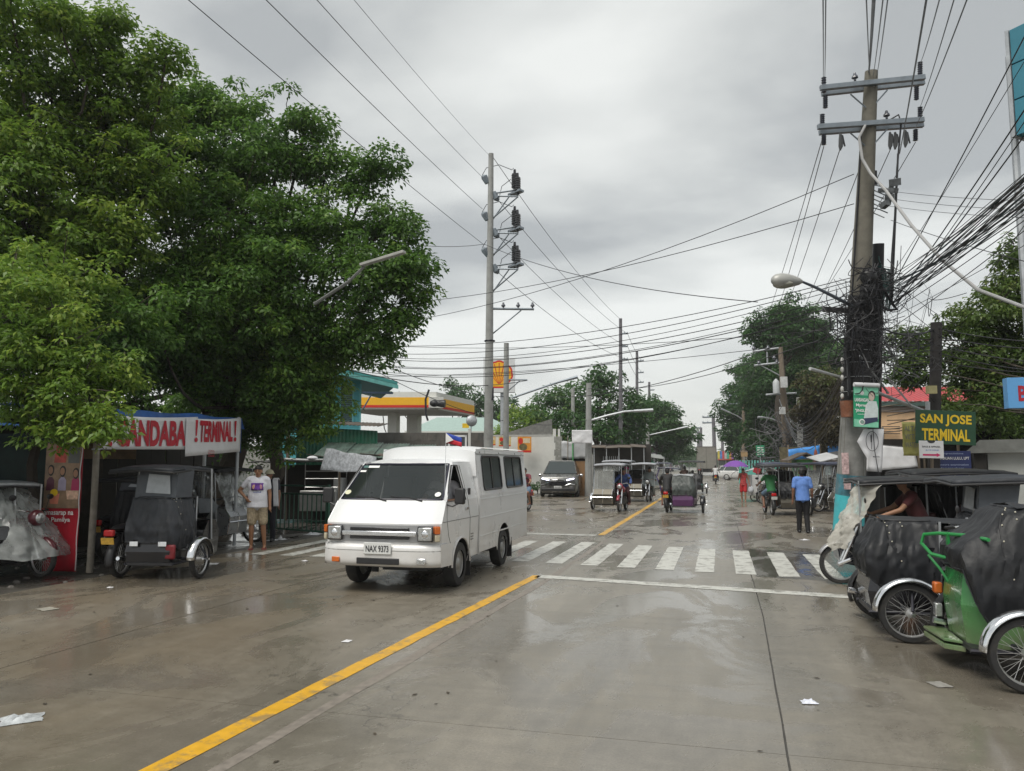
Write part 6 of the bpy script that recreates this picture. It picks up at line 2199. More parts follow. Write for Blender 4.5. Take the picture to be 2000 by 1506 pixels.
    def broof(u, v):
        s = 2 * u - 1
        e = .06 * (1 - min(1, v * 8)) ** 2
        z = 2.02 - .03 * abs(s) ** 10 - e + .012 * (1 - s * s)
        return Vector((s * (.775 + .0 * v), Y0 - .02 + (Y1 - Y0 + .02) * v, z))
    k.grid(broof, 24, 16)
    for s in (-1, 1):
        k.grid(lambda u, v: Vector((s * (.778 + .006 * (1 - v)), Y0 + (Y1 - Y0) * u, 1.90 + .075 * v)), 12, 2)
    k.grid(lambda u, v: Vector(((2 * u - 1) * (.80 - .025 * v), Y0 - .02, 1.55 + v * (.41 - .03 * abs(2 * u - 1) ** 10 + .012 * (1 - (2 * u - 1) ** 2)))), 24, 2)
    k.poly([(-.845, Y0, .36), (.845, Y0, .36), (.845, Y0, 1.25), (.775, Y0, 1.9), (-.775, Y0, 1.9), (-.845, Y0, 1.25)])
    k.poly([(-.845, Y1, .36), (.845, Y1, .36), (.85, Y1, 1.25), (.77, Y1, 1.97), (-.77, Y1, 1.97), (-.85, Y1, 1.25)])
    k.build('body_shell', WHITE, t)
    k = MB()
    for s in (-1, 1):
        for z in (.62, .90, 1.19):
            k.b2((s * hb(z), Y0 + .03, z - .012), (s * (hb(z) + .006), Y1 - .02, z + .012))
    k.build('body_rib', WHITE, t, bevel=.004)
    k = MB()
    for s in (-1, 1):
        k.tube([(s * .787, Y0, 1.90), (s * .787, Y1, 1.90)], .005, 4)
        for y in (2.0, 3.1, 4.2, 4.7):
            k.ell((s * .79, y, 1.925), .011, 8, 4)
    k.build('drip_seam', M('shadow_grey'), t)
    for s in (-1, 1):
        for ya, yb in wins:
            k = MB()
            rr = .06
            pts = []
            for (cx, cz, a0) in ((yb - rr, 1.86 - rr, 0), (ya + rr, 1.86 - rr, 90), (ya + rr, 1.33 + rr, 180), (yb - rr, 1.33 + rr, 270)):
                for a in (0, 30, 60, 90):
                    y, z = cx + rr * math.cos(R_(a0 + a)), cz + rr * math.sin(R_(a0 + a))
                    pts.append(Vector((s * (hb(z) + .004), y, z)))
            k.tube(pts, .018, 5, closed=True)
            wo = k.build('window', BLACKP, t)
            k = MB()
            for a, b in ((ya, (ya + yb) / 2 + .02), ((ya + yb) / 2 - .02, yb)):
                k.poly([Vector((s * (hb(z) - .006), y, z)) for y, z in ((a, 1.33), (b, 1.33), (b, 1.86), (a, 1.86))])
            k.build('pane', CLEARG, wo, smooth=False)
            MB().box((s * (hb(1.6) - .002), (ya + yb) / 2, 1.6), (.02, .03, .52), (0, s * R_(-6.5), 0)).build('window_divider', BLACKP, wo)
    k = MB()
    k.b2((-.8, 1.9, .40), (.8, 4.7, .45))
    for s in (-1, 1):
        k.b2((s * .42, 2.1, .75), (s * .80, 4.6, .88))
        k.box((s * .74, 3.35, 1.1), (.08, 2.4, .45))
    k.build('bench', M('bench_grey', (.05, .05, .055), .7), t)
    for s, yy in ((-1, .95), (1, .95), (-1, 3.27), (1, 3.27)):
        wheel(t, (s * .745, yy, .315), .315, .175, -6, M('wheel_steel', (.34, .34, .33), .45, .5, var=.25, dirt=(.1, .08, .06), dirt_amt=.5), rimk=.62)
        arc_fender(MB(), 0, 0, 0, 1, 1, 0, 1)
    k = MB()
    for s in (-1, 1):
        pts = [Vector((s * .847, a, b)) for a, b in wa]
        k.tube(pts, .014, 5)
    k.build('arch_lip', WHITE, t)
    k = MB()
    for s in (-1, 1):
        k.grid(lambda u, v: Vector((s * (.46 + .37 * v), .95 + .40 * math.cos(R_(180 * u)), .31 + .38 * math.sin(R_(180 * u)))), 16, 1)
        k.grid(lambda u, v: Vector((s * (.46 + .37 * v), 3.27 + .41 * math.cos(R_(180 * u)), .31 + .42 * math.sin(R_(180 * u)))), 16, 1)
        k.b2((s * .46 - .01, .5, .3), (s * .46 + .01, 1.4, .72))
        k.b2((s * .46 - .01, 2.8, .3), (s * .46 + .01, 3.7, .74))
    k.build('wheel_well', BLACKP, t)
    k = MB()
    for s in (-1, 1):
        k.box((s * .74, 1.40, .24), (.2, .015, .30))
        k.box((s * .74, 3.76, .27), (.22, .015, .34))
    k.build('mud_flap', RUBBER, t)
    # antenna with the small flag
    ab = Vector((.80, .36, 1.24))
    MB().tube([ab, ab + Vector((0, .03, .93))], .004, 5).build('antenna', CHROME, t)
    top = ab + Vector((0, .03, .93))
    def fl(u, v):
        return top + Vector((.24 * u, .03 * math.sin(u * 5), -.14 * v - .07 * u * (1 - .2 * v)))
    for z0, z1, m_, nm in ((0, .5, M('flag_blue', (.02, .06, .38), .6), 'flag_blue_band'), (.5, 1, M('flag_red', (.45, .015, .03), .6), 'flag_red_band')):
        MB().grid(lambda u, v: fl(u, z0 + (z1 - z0) * v), 10, 3).build(nm, m_, t, solid=.002)
    k = MB().add([fl(0, 0) + Vector((0, -.006, 0)), fl(.45, .5) + Vector((0, -.012, 0)), fl(0, 1) + Vector((0, -.006, 0))], [(0, 1, 2)])
    k.build('flag_triangle', WHITE_INK, t, smooth=False)
    MB().disc(fl(.14, .5) + Vector((0, -.012, 0)), .014, 'y', 10, .003).build('flag_sun', YEL_INK, t)
    return t
van = build_van()

# ================================================================= CARS
def loft_car(label, loc, rz, L_=4.5, W_=1.75, H_=1.70, paint=None, cat='car', name='parked_car', group=None, front_detail=True, lights_on=False):
    """people carrier seen from the front; nose at local y=0, tail at +y"""
    t = thing(name, label, cat, loc, rz, group)
    hwid = W_ / 2
    # body sections: y, half width low, half width belt, belt z, bottom z
    sec = [(0.0, .78, .74, .78, .34), (.06, .90, .88, .92, .24), (.30, .96, .95, 1.00, .22), (.9, 1.0, .98, 1.06, .22), (1.5, 1.0, 1.0, 1.10, .22), (3.2, 1.0, 1.0, 1.12, .22), (4.3, .98, .97, 1.12, .24), (4.5, .92, .90, 1.05, .34)]
    k = MB()
    rows = []
    for (y, a, b, zb, z0) in sec:
        y = y * L_ / 4.5
        zb *= H_ / 1.7
        ring = []
        for s in (-1, 1):
            pts = [(s * hwid * a * .90, z0), (s * hwid * a, z0 + .14), (s * hwid * a * 1.0, (z0 + zb) / 2), (s * hwid * b, zb - .06), (s * hwid * b * .93, zb)]
            ring += pts if s == -1 else pts[::-1]
        rows.append([Vector((x, y, z)) for x, z in ring])
    n = len(rows[0])
    vs_ = [p for r in rows for p in r]
    fs = [(i * n + j, i * n + (j + 1) % n, (i + 1) * n + (j + 1) % n, (i + 1) * n + j) for i in range(len(rows) - 1) for j in range(n)]
    fs += [tuple(range(n)), tuple((len(rows) - 1) * n + j for j in range(n))[::-1]]
    k.add(vs_, fs)
    k.build('body', paint, t, bevel=.02, ang=50)
    # greenhouse
    zb, zt = 1.08 * H_ / 1.7, H_
    q = L_ / 4.5
    base = [(-.86, .95), (.86, .95), (.92, 2.2), (.92, 3.9), (.84, 4.42), (-.84, 4.42), (-.92, 3.9), (-.92, 2.2)]
    topr = [(-.66, 1.75), (.66, 1.75), (.74, 2.5), (.74, 3.6), (.66, 4.15), (-.66, 4.15), (-.74, 3.6), (-.74, 2.5)]
    k = MB()
    vb = [Vector((x * hwid, y * q, zb)) for x, y in base]
    vt = [Vector((x * hwid, y * q, zt - .06)) for x, y in topr]
    k.add(vb + vt, [(i, (i + 1) % 8, 8 + (i + 1) % 8, 8 + i) for i in range(8)])
    k.build('window_band', M('car_glass', (.035, .045, .045), .06, var=0, spec=.9), t, smooth=False)
    k = MB()
    k.add(vt + [Vector((p.x * .86, p.y * .97 + .08, zt)) for p in vt], [(i, (i + 1) % 8, 8 + (i + 1) % 8, 8 + i) for i in range(8)] + [tuple(range(8, 16))])
    k.build('roof', paint, t, bevel=.02)
    k = MB()
    for i in (0, 1, 2, 3, 4, 5, 6, 7):
        k.tube([vb[i] + (vb[i] - Vector((0, 2.5 * q, zb))).normalized() * .004, vt[i] + (vt[i] - Vector((0, 2.5 * q, zt))).normalized() * .004], .034, 5)
    k.build('pillar', paint, t)
    # fascia
    MB().box((0, .0, .72), (.92 * hwid, .07, .24)).build('grille', BLACKG, t, bevel=.02)
    k = MB()
    for s in (-1, 1):
        k.box((s * hwid * .66, .035, .80), (.38, .05, .03), (0, s * R_(-18), s * R_(14)))
        k.tube([(s * hwid * .38, -.02, .62), (s * hwid * .62, -.02, .70), (s * hwid * .86, .03, .66)], .018, 5)
        k.tube([(s * hwid * .38, -.02, .84), (s * hwid * .30, -.03, .90), (0, -.035, .91)], .014, 5)
    k.build('chrome_trim', CHROME, t)
    for s in (-1, 1):
        MB().box((s * hwid * .64, .01, .93), (.40, .10, .055), (0, s * R_(-12), s * R_(16))).build('headlight', M('lamp_lit', (.80, .80, 1.0), .2, emit=2.2) if lights_on else LENS, t, bevel=.012)
        MB().box((s * hwid * .72, .0, .50), (.2, .08, .12)).build('fog_lamp', M('fog_dark', (.08, .08, .085), .3), t, bevel=.02)
        MB().box((s * (hwid + .09), 1.25 * q, 1.12), (.17, .12, .13)).build('side_mirror', CHROME if front_detail else paint, t, bevel=.03)
        for yy in (.82, 3.55):
            wheel(t, (s * (hwid - .09), yy * q, .32), .32, .19, -5, STEEL, rimk=.66)
    MB().box((0, -.01, .40), (W_ * .86, .10, .16)).build('lower_bumper', BLACKP, t, bevel=.03)
    MB().box((0, -.045, .52), (.39, .012, .14)).build('number_plate', M('plate_white'), t)
    text('NGA 6207', .32, .07, BLK_INK, t, (0, -.053, .52))
    k = MB()
    diamonds(k, .075, -.055, 0, .88)
    k.build('emblem', CHROME, t)
    MB().b2((-hwid * .8, .3, .16), (hwid * .8, L_ - .4, .3)).build('underbody', BLACKP, t)
    return t
c0 = G(1062, 972).lerp(G(1118, 972), .5)
loft_car('dark grey people carrier with lit headlights driving toward the crossing', (c0.x - .05, c0.y + .2, 0), 5, 5.0, 2.02, 1.92, M('grey_metallic', (.13, .13, .125), .28, .55, var=.05, coat=.6), 'car', 'grey_car', lights_on=True)

# ================================================================= TRICYCLES
TAIL = M('tail_plate_yellow', (.55, .33, .05), .5, var=.3, scale=20)
def motorbike(t, col, rear=True, front_screen=None, plate=None, hl=True):
    """bike along +y, rear axle at y=0, front axle at y=1.25, z=0 ground"""
    fw = wheel(t, (0, 1.25, .29), .29, .075, 18)
    rw = wheel(t, (0, 0, .29), .29, .085, 18)
    k = MB()
    for s in (-1, 1):
        k.tube([(s * .07, 1.25, .29), (s * .075, 1.10, .62), (s * .07, .97, .93)], [.022, .026, .022], 7)
    k.tube([(-.1, 1.0, .88), (.1, 1.0, .88)], .02, 6)
    k.build('fork', CHROME, t)
    k = MB()
    arc_fender(k, 0, 1.25, .29, .335, .12, 25, 150)
    k.build('front_fender', col, t, solid=.006)
    k = MB()
    arc_fender(k, 0, 0, .29, .34, .14, 20, 200)
    k.build('rear_fender', BLACKP, t, solid=.006)
    k = MB()
    k.tube([(0, .98, .86), (0, .75, .62), (0, .35, .58), (0, .0, .62), (0, -.2, .70)], .025, 7)
    k.tube([(0, .88, .75), (0, .68, .35), (0, .30, .30), (0, 0, .29)], .022, 7)
    k.build('frame', BLACKP, t)
    k = MB()
    k.box((0, .55, .40), (.20, .34, .26))
    for q in range(5):
        k.box((0, .66, .42 + q * .03), (.22, .2, .012))
    k.ell((.11, .45, .36), (.05, .13, .11), 10, 8)
    k.ell((-.11, .45, .36), (.05, .13, .11), 10, 8)
    k.build('engine', M('engine_grey', (.12, .12, .12), .5, .4, var=.3), t, bevel=.015)
    k = MB()
    k.tube([(.12, .66, .30), (.15, .4, .24), (.16, .0, .27), (.17, -.35, .33)], [.02, .022, .035, .03], 8)
    k.build('exhaust', CHROME, t)
    k = MB()
    k.ell((0, .66, .78), (.13, .27, .13), 14, 8)
    k.build('fuel_tank', col, t)
    k = MB()
    k.ell((0, .18, .76), (.13, .42, .065), 14, 8)
    k.build('seat', BLACKP, t)
    k = MB()
    k.box((.12, .05, .62), (.03, .5, .17), (0, 0, .05))
    k.box((-.12, .05, .62), (.03, .5, .17), (0, 0, -.05))
    k.build('side_panel', col, t, bevel=.03)
    k = MB()
    k.tube([(-.36, .82, 1.0), (-.2, .92, 1.03), (0, .96, .98), (.2, .92, 1.03), (.36, .82, 1.0)], .014, 7)
    k.build('handlebar', CHROME, t)
    k = MB()
    for s in (-1, 1):
        MB().tube([(s * .26, .88, 1.02), (s * .37, .81, 1.0)], .02, 7).build('grip', BLACKP, t)
        k.tube([(s * .27, .9, 1.02), (s * .30, .92, 1.18)], .006, 5)
        k.ell((s * .31, .93, 1.22), (.065, .015, .045), 10, 6)
    k.build('mirror', BLACKP, t)
    k = MB()
    k.ell((0, 1.06, .90), (.12, .13, .13), 12, 8)
    k.build('headlight_cowl', col, t)
    MB().ell((0, 1.16, .90), (.085, .04, .085), 12, 8).build('headlight', LENS, t)
    k = MB()
    k.box((0, -.32, .70), (.16, .07, .10))
    k.build('tail_light', REDL, t, bevel=.02)
    MB().box((0, -.36, .585), (.2, .012, .10), (R_(12), 0, 0)).build('number_plate', plate or TAIL, t)

_button = None
def tricycle(label, loc, rz, bike=BLACKG, body=BLACKG, tarp=TARP, z_body=.60, z_tarp=1.17, roof=None, upper=False, nose=None, rail=None, step=False, reflect=False,
             group='tricycles', shroud=None, green_back=False, roof_mat=None, chamfer=False, side_open=True, detail=True, plate=None, fender=CHROME, cover=True, roofy=(-.2, 1.2), roofx=(-.35, 1.05), windshield=False, seat_col=None, lean=0.0, drop=.10):
    t = thing('tricycle', label, 'tricycle', loc, rz, group)
    motorbike(t, bike, plate=plate)
    xi, xo = .24, .98
    # frame tubes
    k = MB()
    k.tube([(0, -.02, .30), (1.25, .05, .29)], .022, 7)
    k.tube([(.05, .9, .32), (xo, .95, .26)], .02, 6)
    k.tube([(xi, -.28, .24), (xi, 1.0, .24)], .018, 6)
    k.tube([(xo, -.28, .24), (xo, 1.0, .24)], .018, 6)
    k.tube([(.05, .35, .62), (xi, .35, .62)], .018, 6)
    k.tube([(xo, .35, .30), (1.14, .10, .60), (1.36, .05, .32)], .014, 6)
    k.build('sidecar_frame', STEELD, t)
    wheel(t, (1.25, .05, .29), .29, .075, 18)
    k = MB()
    arc_fender(k, 1.25, .05, .29, .345, .15, 5, 178, 18)
    k.build('side_fender', fender, t, solid=.006)
    MB().tube([(1.25, .05, .29), (1.40, .05, .29)], .02, 8).build('axle_stub', CHROME, t)
    # lower body: floor, rear panel, left wall, right rear quarter, nose
    k = MB()
    k.b2((xi, -.26, .22), (xo, 1.0, .26))
    k.build('floor', BLACKP, t)
    rearp = [(xi, -.24), (xo - (.22 if chamfer else .06), -.24), (xo - .02, -.02 if chamfer else -.16), (xo, .30)]
    k = MB()
    for i in range(len(rearp) - 1):
        a, b = rearp[i], rearp[i + 1]
        zm = .24 + (z_body - .24) * .5
        o = .035
        for (z0, z1, d0, d1) in ((.24, zm, .0, o), (zm, z_body - .07, o, .0), (z_body - .07, z_body, .0, .012)):
            def off(p, d):
                c = Vector((.6, .6))
                q = (Vector(p) - c)
                return Vector(p) + q.normalized() * d
            A0, B0, A1, B1 = off(a, d0), off(b, d0), off(a, d1), off(b, d1)
            k.poly([(A0.x, A0.y, z0), (B0.x, B0.y, z0), (B1.x, B1.y, z1), (A1.x, A1.y, z1)])
    k.build('rear_panel', body, t, smooth=False, solid=.012)
    k = MB()
    k.b2((xi - .01, -.24, .24), (xi + .01, 1.0, .66))
    k.b2((xo - .012, .30, .24), (xo + .006, .36, .9))
    k.build('inner_wall', body, t)
    if chamfer:
        k = MB()
        k.tube([(p[0], p[1], z_body - .065) for p in rearp[:3]], .010, 5)
        k.build('panel_seam', BLACKP, t)
    sc = seat_col or M('seat_vinyl', (.05, .015, .015), .45, var=.2)
    k = MB()
    k.b2((xi + .04, -.1, .44), (xo - .06, .34, .55))
    k.box(((xi + xo) / 2, -.06 + lean, .78), (xo - xi - .12, .10, .5), (R_(8), 0, 0))
    k.build('bench', sc, t, bevel=.03)
    # nose of the sidecar
    nm = nose or body
    k = MB()
    prof = [(.98, .24), (1.20, .28), (1.25, .62), (1.12, .80), (.92, .82)]
    for (a, b) in zip(prof, prof[1:]):
        k.poly([(xi + .02, a[0], a[1]), (xo - .02, a[0], a[1]), (xo - .02, b[0], b[1]), (xi + .02, b[0], b[1])])
    for x in (xi + .02, xo - .02):
        k.poly([(x, .86, .24)] + [(x, a, b) for a, b in prof] + [(x, .86, .80)])
    k.poly([(xo - .02, .62, .24), (xo - .02, .86, .24), (xo - .02, .86, .80), (xo - .02, .70, .62)])
    k.build('nose_panel', nm, t, smooth=False, solid=.01)
    if nose is not None:
        k = MB()
        for a, b in zip(prof[1:], prof[2:]):
            for x in (xi + .02, xo - .02, (xi + xo) / 2):
                k.tube([(x, a[0] + .01, a[1]), (x, b[0] + .01, b[1])], .012, 5)
        k.tube([(xi, 1.27, .52), (xo, 1.27, .52)], .014, 6)
        k.build('chrome_trim', CHROME, t)
    # canvas
    zs = [z_body - .05, z_body + .12, z_body + .3 * (z_tarp - z_body) + .08, z_body + .65 * (z_tarp - z_body), z_tarp - .03, z_tarp]
    ry = [-.27, -.295, -.265, -.20, -.13, -.10]
    ry = [q + lean * max(0, (i - 1) / 4) for i, q in enumerate(ry)]
    sx = [xo + .01, xo + .035, xo + .02, xo - .02, xo - .08, xo - .13]
    rs = rnd.uniform(0, 50)
    if cover:  # rear canvas; on oncoming and several parked ones added to darken the interior
        def tp_(u, v):
            f = v * (len(zs) - 1)
            i = min(int(f), len(zs) - 2)
            f -= i
            z = zs[i] + (zs[i + 1] - zs[i]) * f
            y = ry[i] + (ry[i + 1] - ry[i]) * f
            x = sx[i] + (sx[i + 1] - sx[i]) * f
            cr = .13
            La, Lb = (x - cr) - (xi - .02), .42 - (y + cr)
            tot = La + cr * 1.57 + Lb
            d = u * tot
            if d < La:
                p = Vector((xi - .02 + d, y, z))
                nn = Vector((0, -1, 0))
            elif d < La + cr * 1.57:
                a = (d - La) / cr
                p = Vector((x - cr + cr * math.sin(a), y + cr - cr * math.cos(a), z))
                nn = Vector((math.sin(a), -math.cos(a), 0))
            else:
                p = Vector((x, y + cr + (d - La - cr * 1.57), z))
                nn = Vector((1, 0, 0))
            w_ = .022 * nz(u * 5 + rs, v * 1.2 + u * 2) + .034 * (abs(nz(u * 11 + rs, v * 1.8 + u * 6)) - .25) + .022 * (abs(nz(u * 27 - v * 6, v * 5 + rs)) - .25)
            p += nn * w_ * (1.7 - .9 * v)
            p.z += .012 * nz(u * 9 + rs, 4) * (1 - v) - drop * (1 - v) ** 1.3 * min(1, max(0, (d - La) / (cr * 1.57)))
            return p
        k = MB()
        k.grid(tp_, 64, 24)
        def top(u, v):
            x = xi - .02 + (xo - .13 - xi + .02) * u
            y = ry[-1] + (.87 - ry[-1]) * v
            return Vector((x, y, z_tarp + .03 * math.sin(u * math.pi) - .03 * v + .014 * nz(u * 5 + rs, v * 6)))
        k.grid(top, 12, 14)
        k.build('canvas_cover', tarp, t)
        if detail:
            k = MB()
            for u, v in ((.55, .93), (.575, .85), (.60, .78), (.63, .70), (.66, .60), (.70, .88), (.72, .78), (.74, .30)):
                k.ell(tp_(u, v) + Vector((.002, -.002, .002)), .0075, 8, 5)
            k.build('snap_button', M('snap_cream', (.55, .52, .42), .4), t, kind='stuff')
            k = MB()
            k.tube([tp_(.52 + .16 * i / 10, .98 - .5 * i / 10) for i in range(11)], .006, 5)
            k.tube([tp_(u / 20, .985) for u in range(20)], .012, 5)
            k.tube([tp_(u / 20, .02) for u in range(21)], .009, 5)
            k.build('canvas_hem', tarp, t)
    # posts and roof
    k = MB()
    zr = roof if roof else z_tarp
    for x, y in ((xi, .95), (xo, .95)):
        k.tube([(x, y, .5), (x, y - .08, zr)], .014, 6)
    k.tube([(xo, .40, .3), (xo, .42, z_tarp)], .012, 6)
    if roof:
        for x, y in ((xi, .0), (xo - .12, .0), (roofx[0] + .1, 1.0)):
            k.tube([(x, y, .62), (x, y, roof)], .014, 6)
    k.build('post', GALV, t)
    if roof:
        k = MB()
        def rf(u, v):
            s, q = 2 * u - 1, 2 * v - 1
            return Vector((roofx[0] + (roofx[1] - roofx[0]) * u, roofy[0] + (roofy[1] - roofy[0]) * v, roof + .07 - .035 * s * s - .04 * q * q + .012 * nz(u * 5 + rs, v * 5)))
        k.grid(rf, 14, 16)
        k.build('roof', roof_mat or tarp, t, solid=.06)
        k = MB()
        k.tube([Vector(rf(u, v)) + Vector((0, 0, -.05)) for u, v in [(0, 0), (.5, 0), (1, 0), (1, .5), (1, 1), (.5, 1), (0, 1), (0, .5)]], .018, 6, closed=True)
        k.build('roof_edge', BLACKP, t)
    if upper and roof:
        k = MB()
        for i, (a, b) in enumerate((((xi - .02, -.06), (xo - .10, -.06)), ((xo - .10, -.06), (xo - .06, .35)))):
            k.grid(lambda u, v: Vector((a[0] + (b[0] - a[0]) * u, a[1] + (b[1] - a[1]) * u + .06 * v + .012 * nz(u * 6, v * 4 + i), z_tarp + (roof - z_tarp) * v)), 10, 5)
        k.build('upper_canvas', M('grey_blue_canvas', (.075, .085, .10), .5, var=.25), t)
        k = MB()
        k.poly([(xi + .16, -.075, z_tarp + .08), (xo - .18, -.075, z_tarp + .06), (xo - .22, -.035, roof - .10), (xi + .18, -.035, roof - .07)])
        k.build('rear_window', M('hazy_window', (.42, .45, .48), .2, alpha=.9), t, smooth=False)
    if windshield:
        k = MB()
        k.grid(lambda u, v: Vector((xi + .02 + (xo - xi - .04) * u, 1.08 - .20 * v + .02 * nz(u * 4 + rs, v * 4), .78 + (zr - .80) * v)), 10, 10)
        k.build('front_screen', PLASTIC, t)
        k = MB()
        k.tube([(xi, 1.10, .76), (xo, 1.10, .76), (xo, .88, zr - .02), (xi, .88, zr - .02)], .013, 6, closed=True)
        k.build('screen_frame', CHROME, t)
    if shroud is not None:
        k = MB()
        k.grid(lambda u, v: Vector(((u - .5) * (.62 + .25 * v), 1.42 - .48 * v - .9 * (u - .5) ** 2 + .05 * nz(u * 6 + rs, v * 5), .52 + (.93 * v) + .05 * nz(u * 7, rs) * (1 - v))) + Vector((0, .07, 0)) * (abs(nz(u * 12 + v * 4, v * 5 + rs)) + .5 * abs(nz(u * 25, v * 14))), 40, 40)
        k.build('rain_shroud', shroud, t)
    if reflect:
        k = MB()
        for x in (xi + .13, xo - .16):
            k.box((x, -.285, z_body - .06), (.13, .012, .07))
        k.build('reflector', M('white_reflector', (.85, .87, .9), .15), t, bevel=.008)
        MB().box((xo - .05, -.24, .42), (.16, .05, .22)).build('red_mudguard', M('red_fibre', (.20, .012, .018), .35), t, bevel=.03)
    if rail is not None:
        k = MB()
        k.tube([(.98, -.10, 1.13), (.60, -.16, 1.13), (.30, -.30, 1.12), (.22, -.40, 1.10), (.20, -.42, 1.02), (.26, -.36, .93), (.40, -.22, .90)], .016, 8)
        k.box((.40, -.25, 1.02), (.055, .02, .24))
        k.tube([(.24, -.38, .92), (.30, -.30, .80), (.34, -.24, .68)], .012, 6)
        k.build('hand_rail', rail, t)
    if step:
        k = MB()
        k.prism([(.10, -.42), (.62, -.38), (.72, -.24), (.10, -.24)], 'z', .235, .26)
        k.prism([(.10, -.42), (.62, -.38), (.72, -.24), (.10, -.24)], 'z', .17, .215)
        k.build('step_plate', body, t, bevel=.006, smooth=False)
        MB().box((.16, -.30, .62), (.10, .07, .10)).build('indicator', ORANGE, t, bevel=.015)
        MB().box((.14, -.30, .42), (.09, .06, .12)).build('tail_lamp', LENS, t, bevel=.01)
    return t
GT = 'tricycles parked on the left'
# left row
tricycle('tricycle with black rear canvas and flat roof parked right of the leaning post', (-8.98, 10.10, 0), 10, tarp=TARP2, z_body=.60, z_tarp=1.22, roof=1.66, upper=True, reflect=True, group=GT, roofy=(-.22, 1.1), roofx=(-.12, .90), roof_mat=TARP2)
tricycle('dark tricycle half hidden between the leaning post and the roofed tricycle', (-10.75, 11.75, 0), 8, z_body=.62, z_tarp=1.25, group=GT, roof=1.45, upper=True, roofy=(-.05, .8))
k_ = tricycle('tricycle under a clear plastic sheet at the left edge', (-11.40, 9.95, 0), -97, bike=M('maroon_paint', (.085, .01, .018), .3, coat=.5), group=GT, z_tarp=1.2, tarp=TARP, roof=1.42, roofy=(.1, .9), roofx=(-.2, .9), roof_mat=GALV)
k = MB()
def cov(u, v):
    a = R_(-100 + 200 * u)
    y = .55 + (.88 * (1 - v) + .12) * math.cos(a)
    x = .25 + (.85 * (1 - v) + .25) * math.sin(a) * 1.0
    z = .42 + .98 * v + .10 * nz(u * 5, v * 3) - .10 * (1 - v) * math.cos(a) + .05 * abs(nz(u * 14 + v * 4, v * 6))
    f = .10 * nz(u * 8, v * 3, 2) + .09 * (abs(nz(u * 17 + v * 3, v * 4, 8)) - .2) + .05 * (abs(nz(u * 33 - v * 7, v * 9)) - .2)
    return Vector((x + f * math.sin(a), y + f * math.cos(a), z))
k.grid(cov, 80, 44)
k.build('plastic_cover', M('dusty_plastic_sheet', (.50, .52, .51), .22, var=.35, scale=3, alpha=.48, bump=.6, bscale=6, spec=.8), k_)
tr_d = tricycle('black tricycle with an aluminium nose and silver plastic curtains behind the standing boy', (-11.25, 15.15, 0), -88, bike=M('maroon_paint'), body=M('blue_black_paint', (.018, .022, .035), .3, coat=.4), nose=M('alu_panel', (.36, .37, .38), .3, .7, var=.15), z_body=.75, z_tarp=.98, roof=1.62, group=GT, roofy=(-.5, 1.0), tarp=TARP2, roof_mat=TARP)
k = MB()
cz = lambda u, v: .10 * (abs(nz(u * 7 + v * 2, v * 1.5)) - .2) + .05 * (abs(nz(u * 15 - v * 4, v * 4, 3)) - .2)
k.grid(lambda u, v: Vector((.95 + cz(u, v), -.2 + 1.05 * u, .95 + .66 * v)), 60, 20)
k.grid(lambda u, v: Vector((-.25 + 1.2 * u, .88 - .05 * v + .35 * (1 - v) + cz(u + 3, v), .55 + 1.05 * v)), 50, 30)
k.build('plastic_curtain', M('silver_curtain', (.30, .32, .32), .16, .35, var=.3, scale=5, alpha=.62, bump=.5, bscale=12, spec=.9), tr_d)
MB().poly([(.995, .55, .70), (.995, .92, .72), (.995, 1.0, .86), (.995, .85, 1.0), (.995, .50, 1.02)]).build('side_window', M('hazy_window'), tr_d, smooth=False)
# right row, noses in, backs to the road
GRr = 'tricycles parked on the right'
lblk = tricycle('black canvas tricycle with a chrome-fendered spoked wheel, next to the green one', (1.72, 9.72, 0), -90, z_body=.64, z_tarp=1.16, group=GRr, bike=M('silver_bike', (.35, .35, .36), .35, .5), body=BLACKG)
MB().tube([(.1, -.30, .66), (.05, -.42, .60)], .02, 6).build('foot_peg', CHROME, lblk)
MB().box((.20, -.2, .46), (.10, .03, .34), (R_(8), 0, R_(10))).build('mud_flap', M('cream_flap', (.5, .47, .36), .5), lblk)
grn = tricycle('green tricycle with black canvas top, green rear rail and step at the right edge', (2.20, 8.12, 0), -90, body=M('bright_green_paint', (.018, .20, .045), .28, var=.14, coat=.3, dirt=(.06, .06, .035), dirt_amt=.6, scale=3.5, bump=.12, bscale=6, zdirt=(.1, .8, .9)), z_body=.90, z_tarp=1.38, rail=M('rail_green', (.02, .24, .06), .35), step=True, chamfer=True, group=GRr, bike=BLACKG, lean=.26, drop=.40)
for o_ in (lblk, grn):
    for c_ in list(o_.children):
        if c_.name.split('.')[0] in ('tail_light', 'number_plate'):
            bpy.data.objects.remove(c_)
tri_n = tricycle('tricycle facing the road with a cloudy plastic rain shroud and a long black roof', (2.92, 12.30, 0), 90, roof=1.50, z_body=.6, z_tarp=1.42, group=GRr, bike=M('silver_bike'), shroud=PLASTIC2, roofy=(-.45, 1.0), roofx=(-.42, 1.05), roof_mat=TARP, body=M('blue_black_paint'))
tricycle('tricycle with a folded black roof and hanging rear curtain at the right edge', (3.05, 11.4, 0), -90, roof=1.54, z_body=.6, z_tarp=1.12, group=GRr, roofy=(-.35, 1.3), upper=True, tarp=TARP2, roof_mat=TARP2)
tricycle('tricycle with a long sloping dark roof just behind the big pole', (4.1, 14.4, 0), 95, roof=1.60, z_body=.6, z_tarp=1.4, group=GRr, roofy=(-.5, 1.1), roof_mat=TARP, windshield=True, nose=M('alu_panel'))
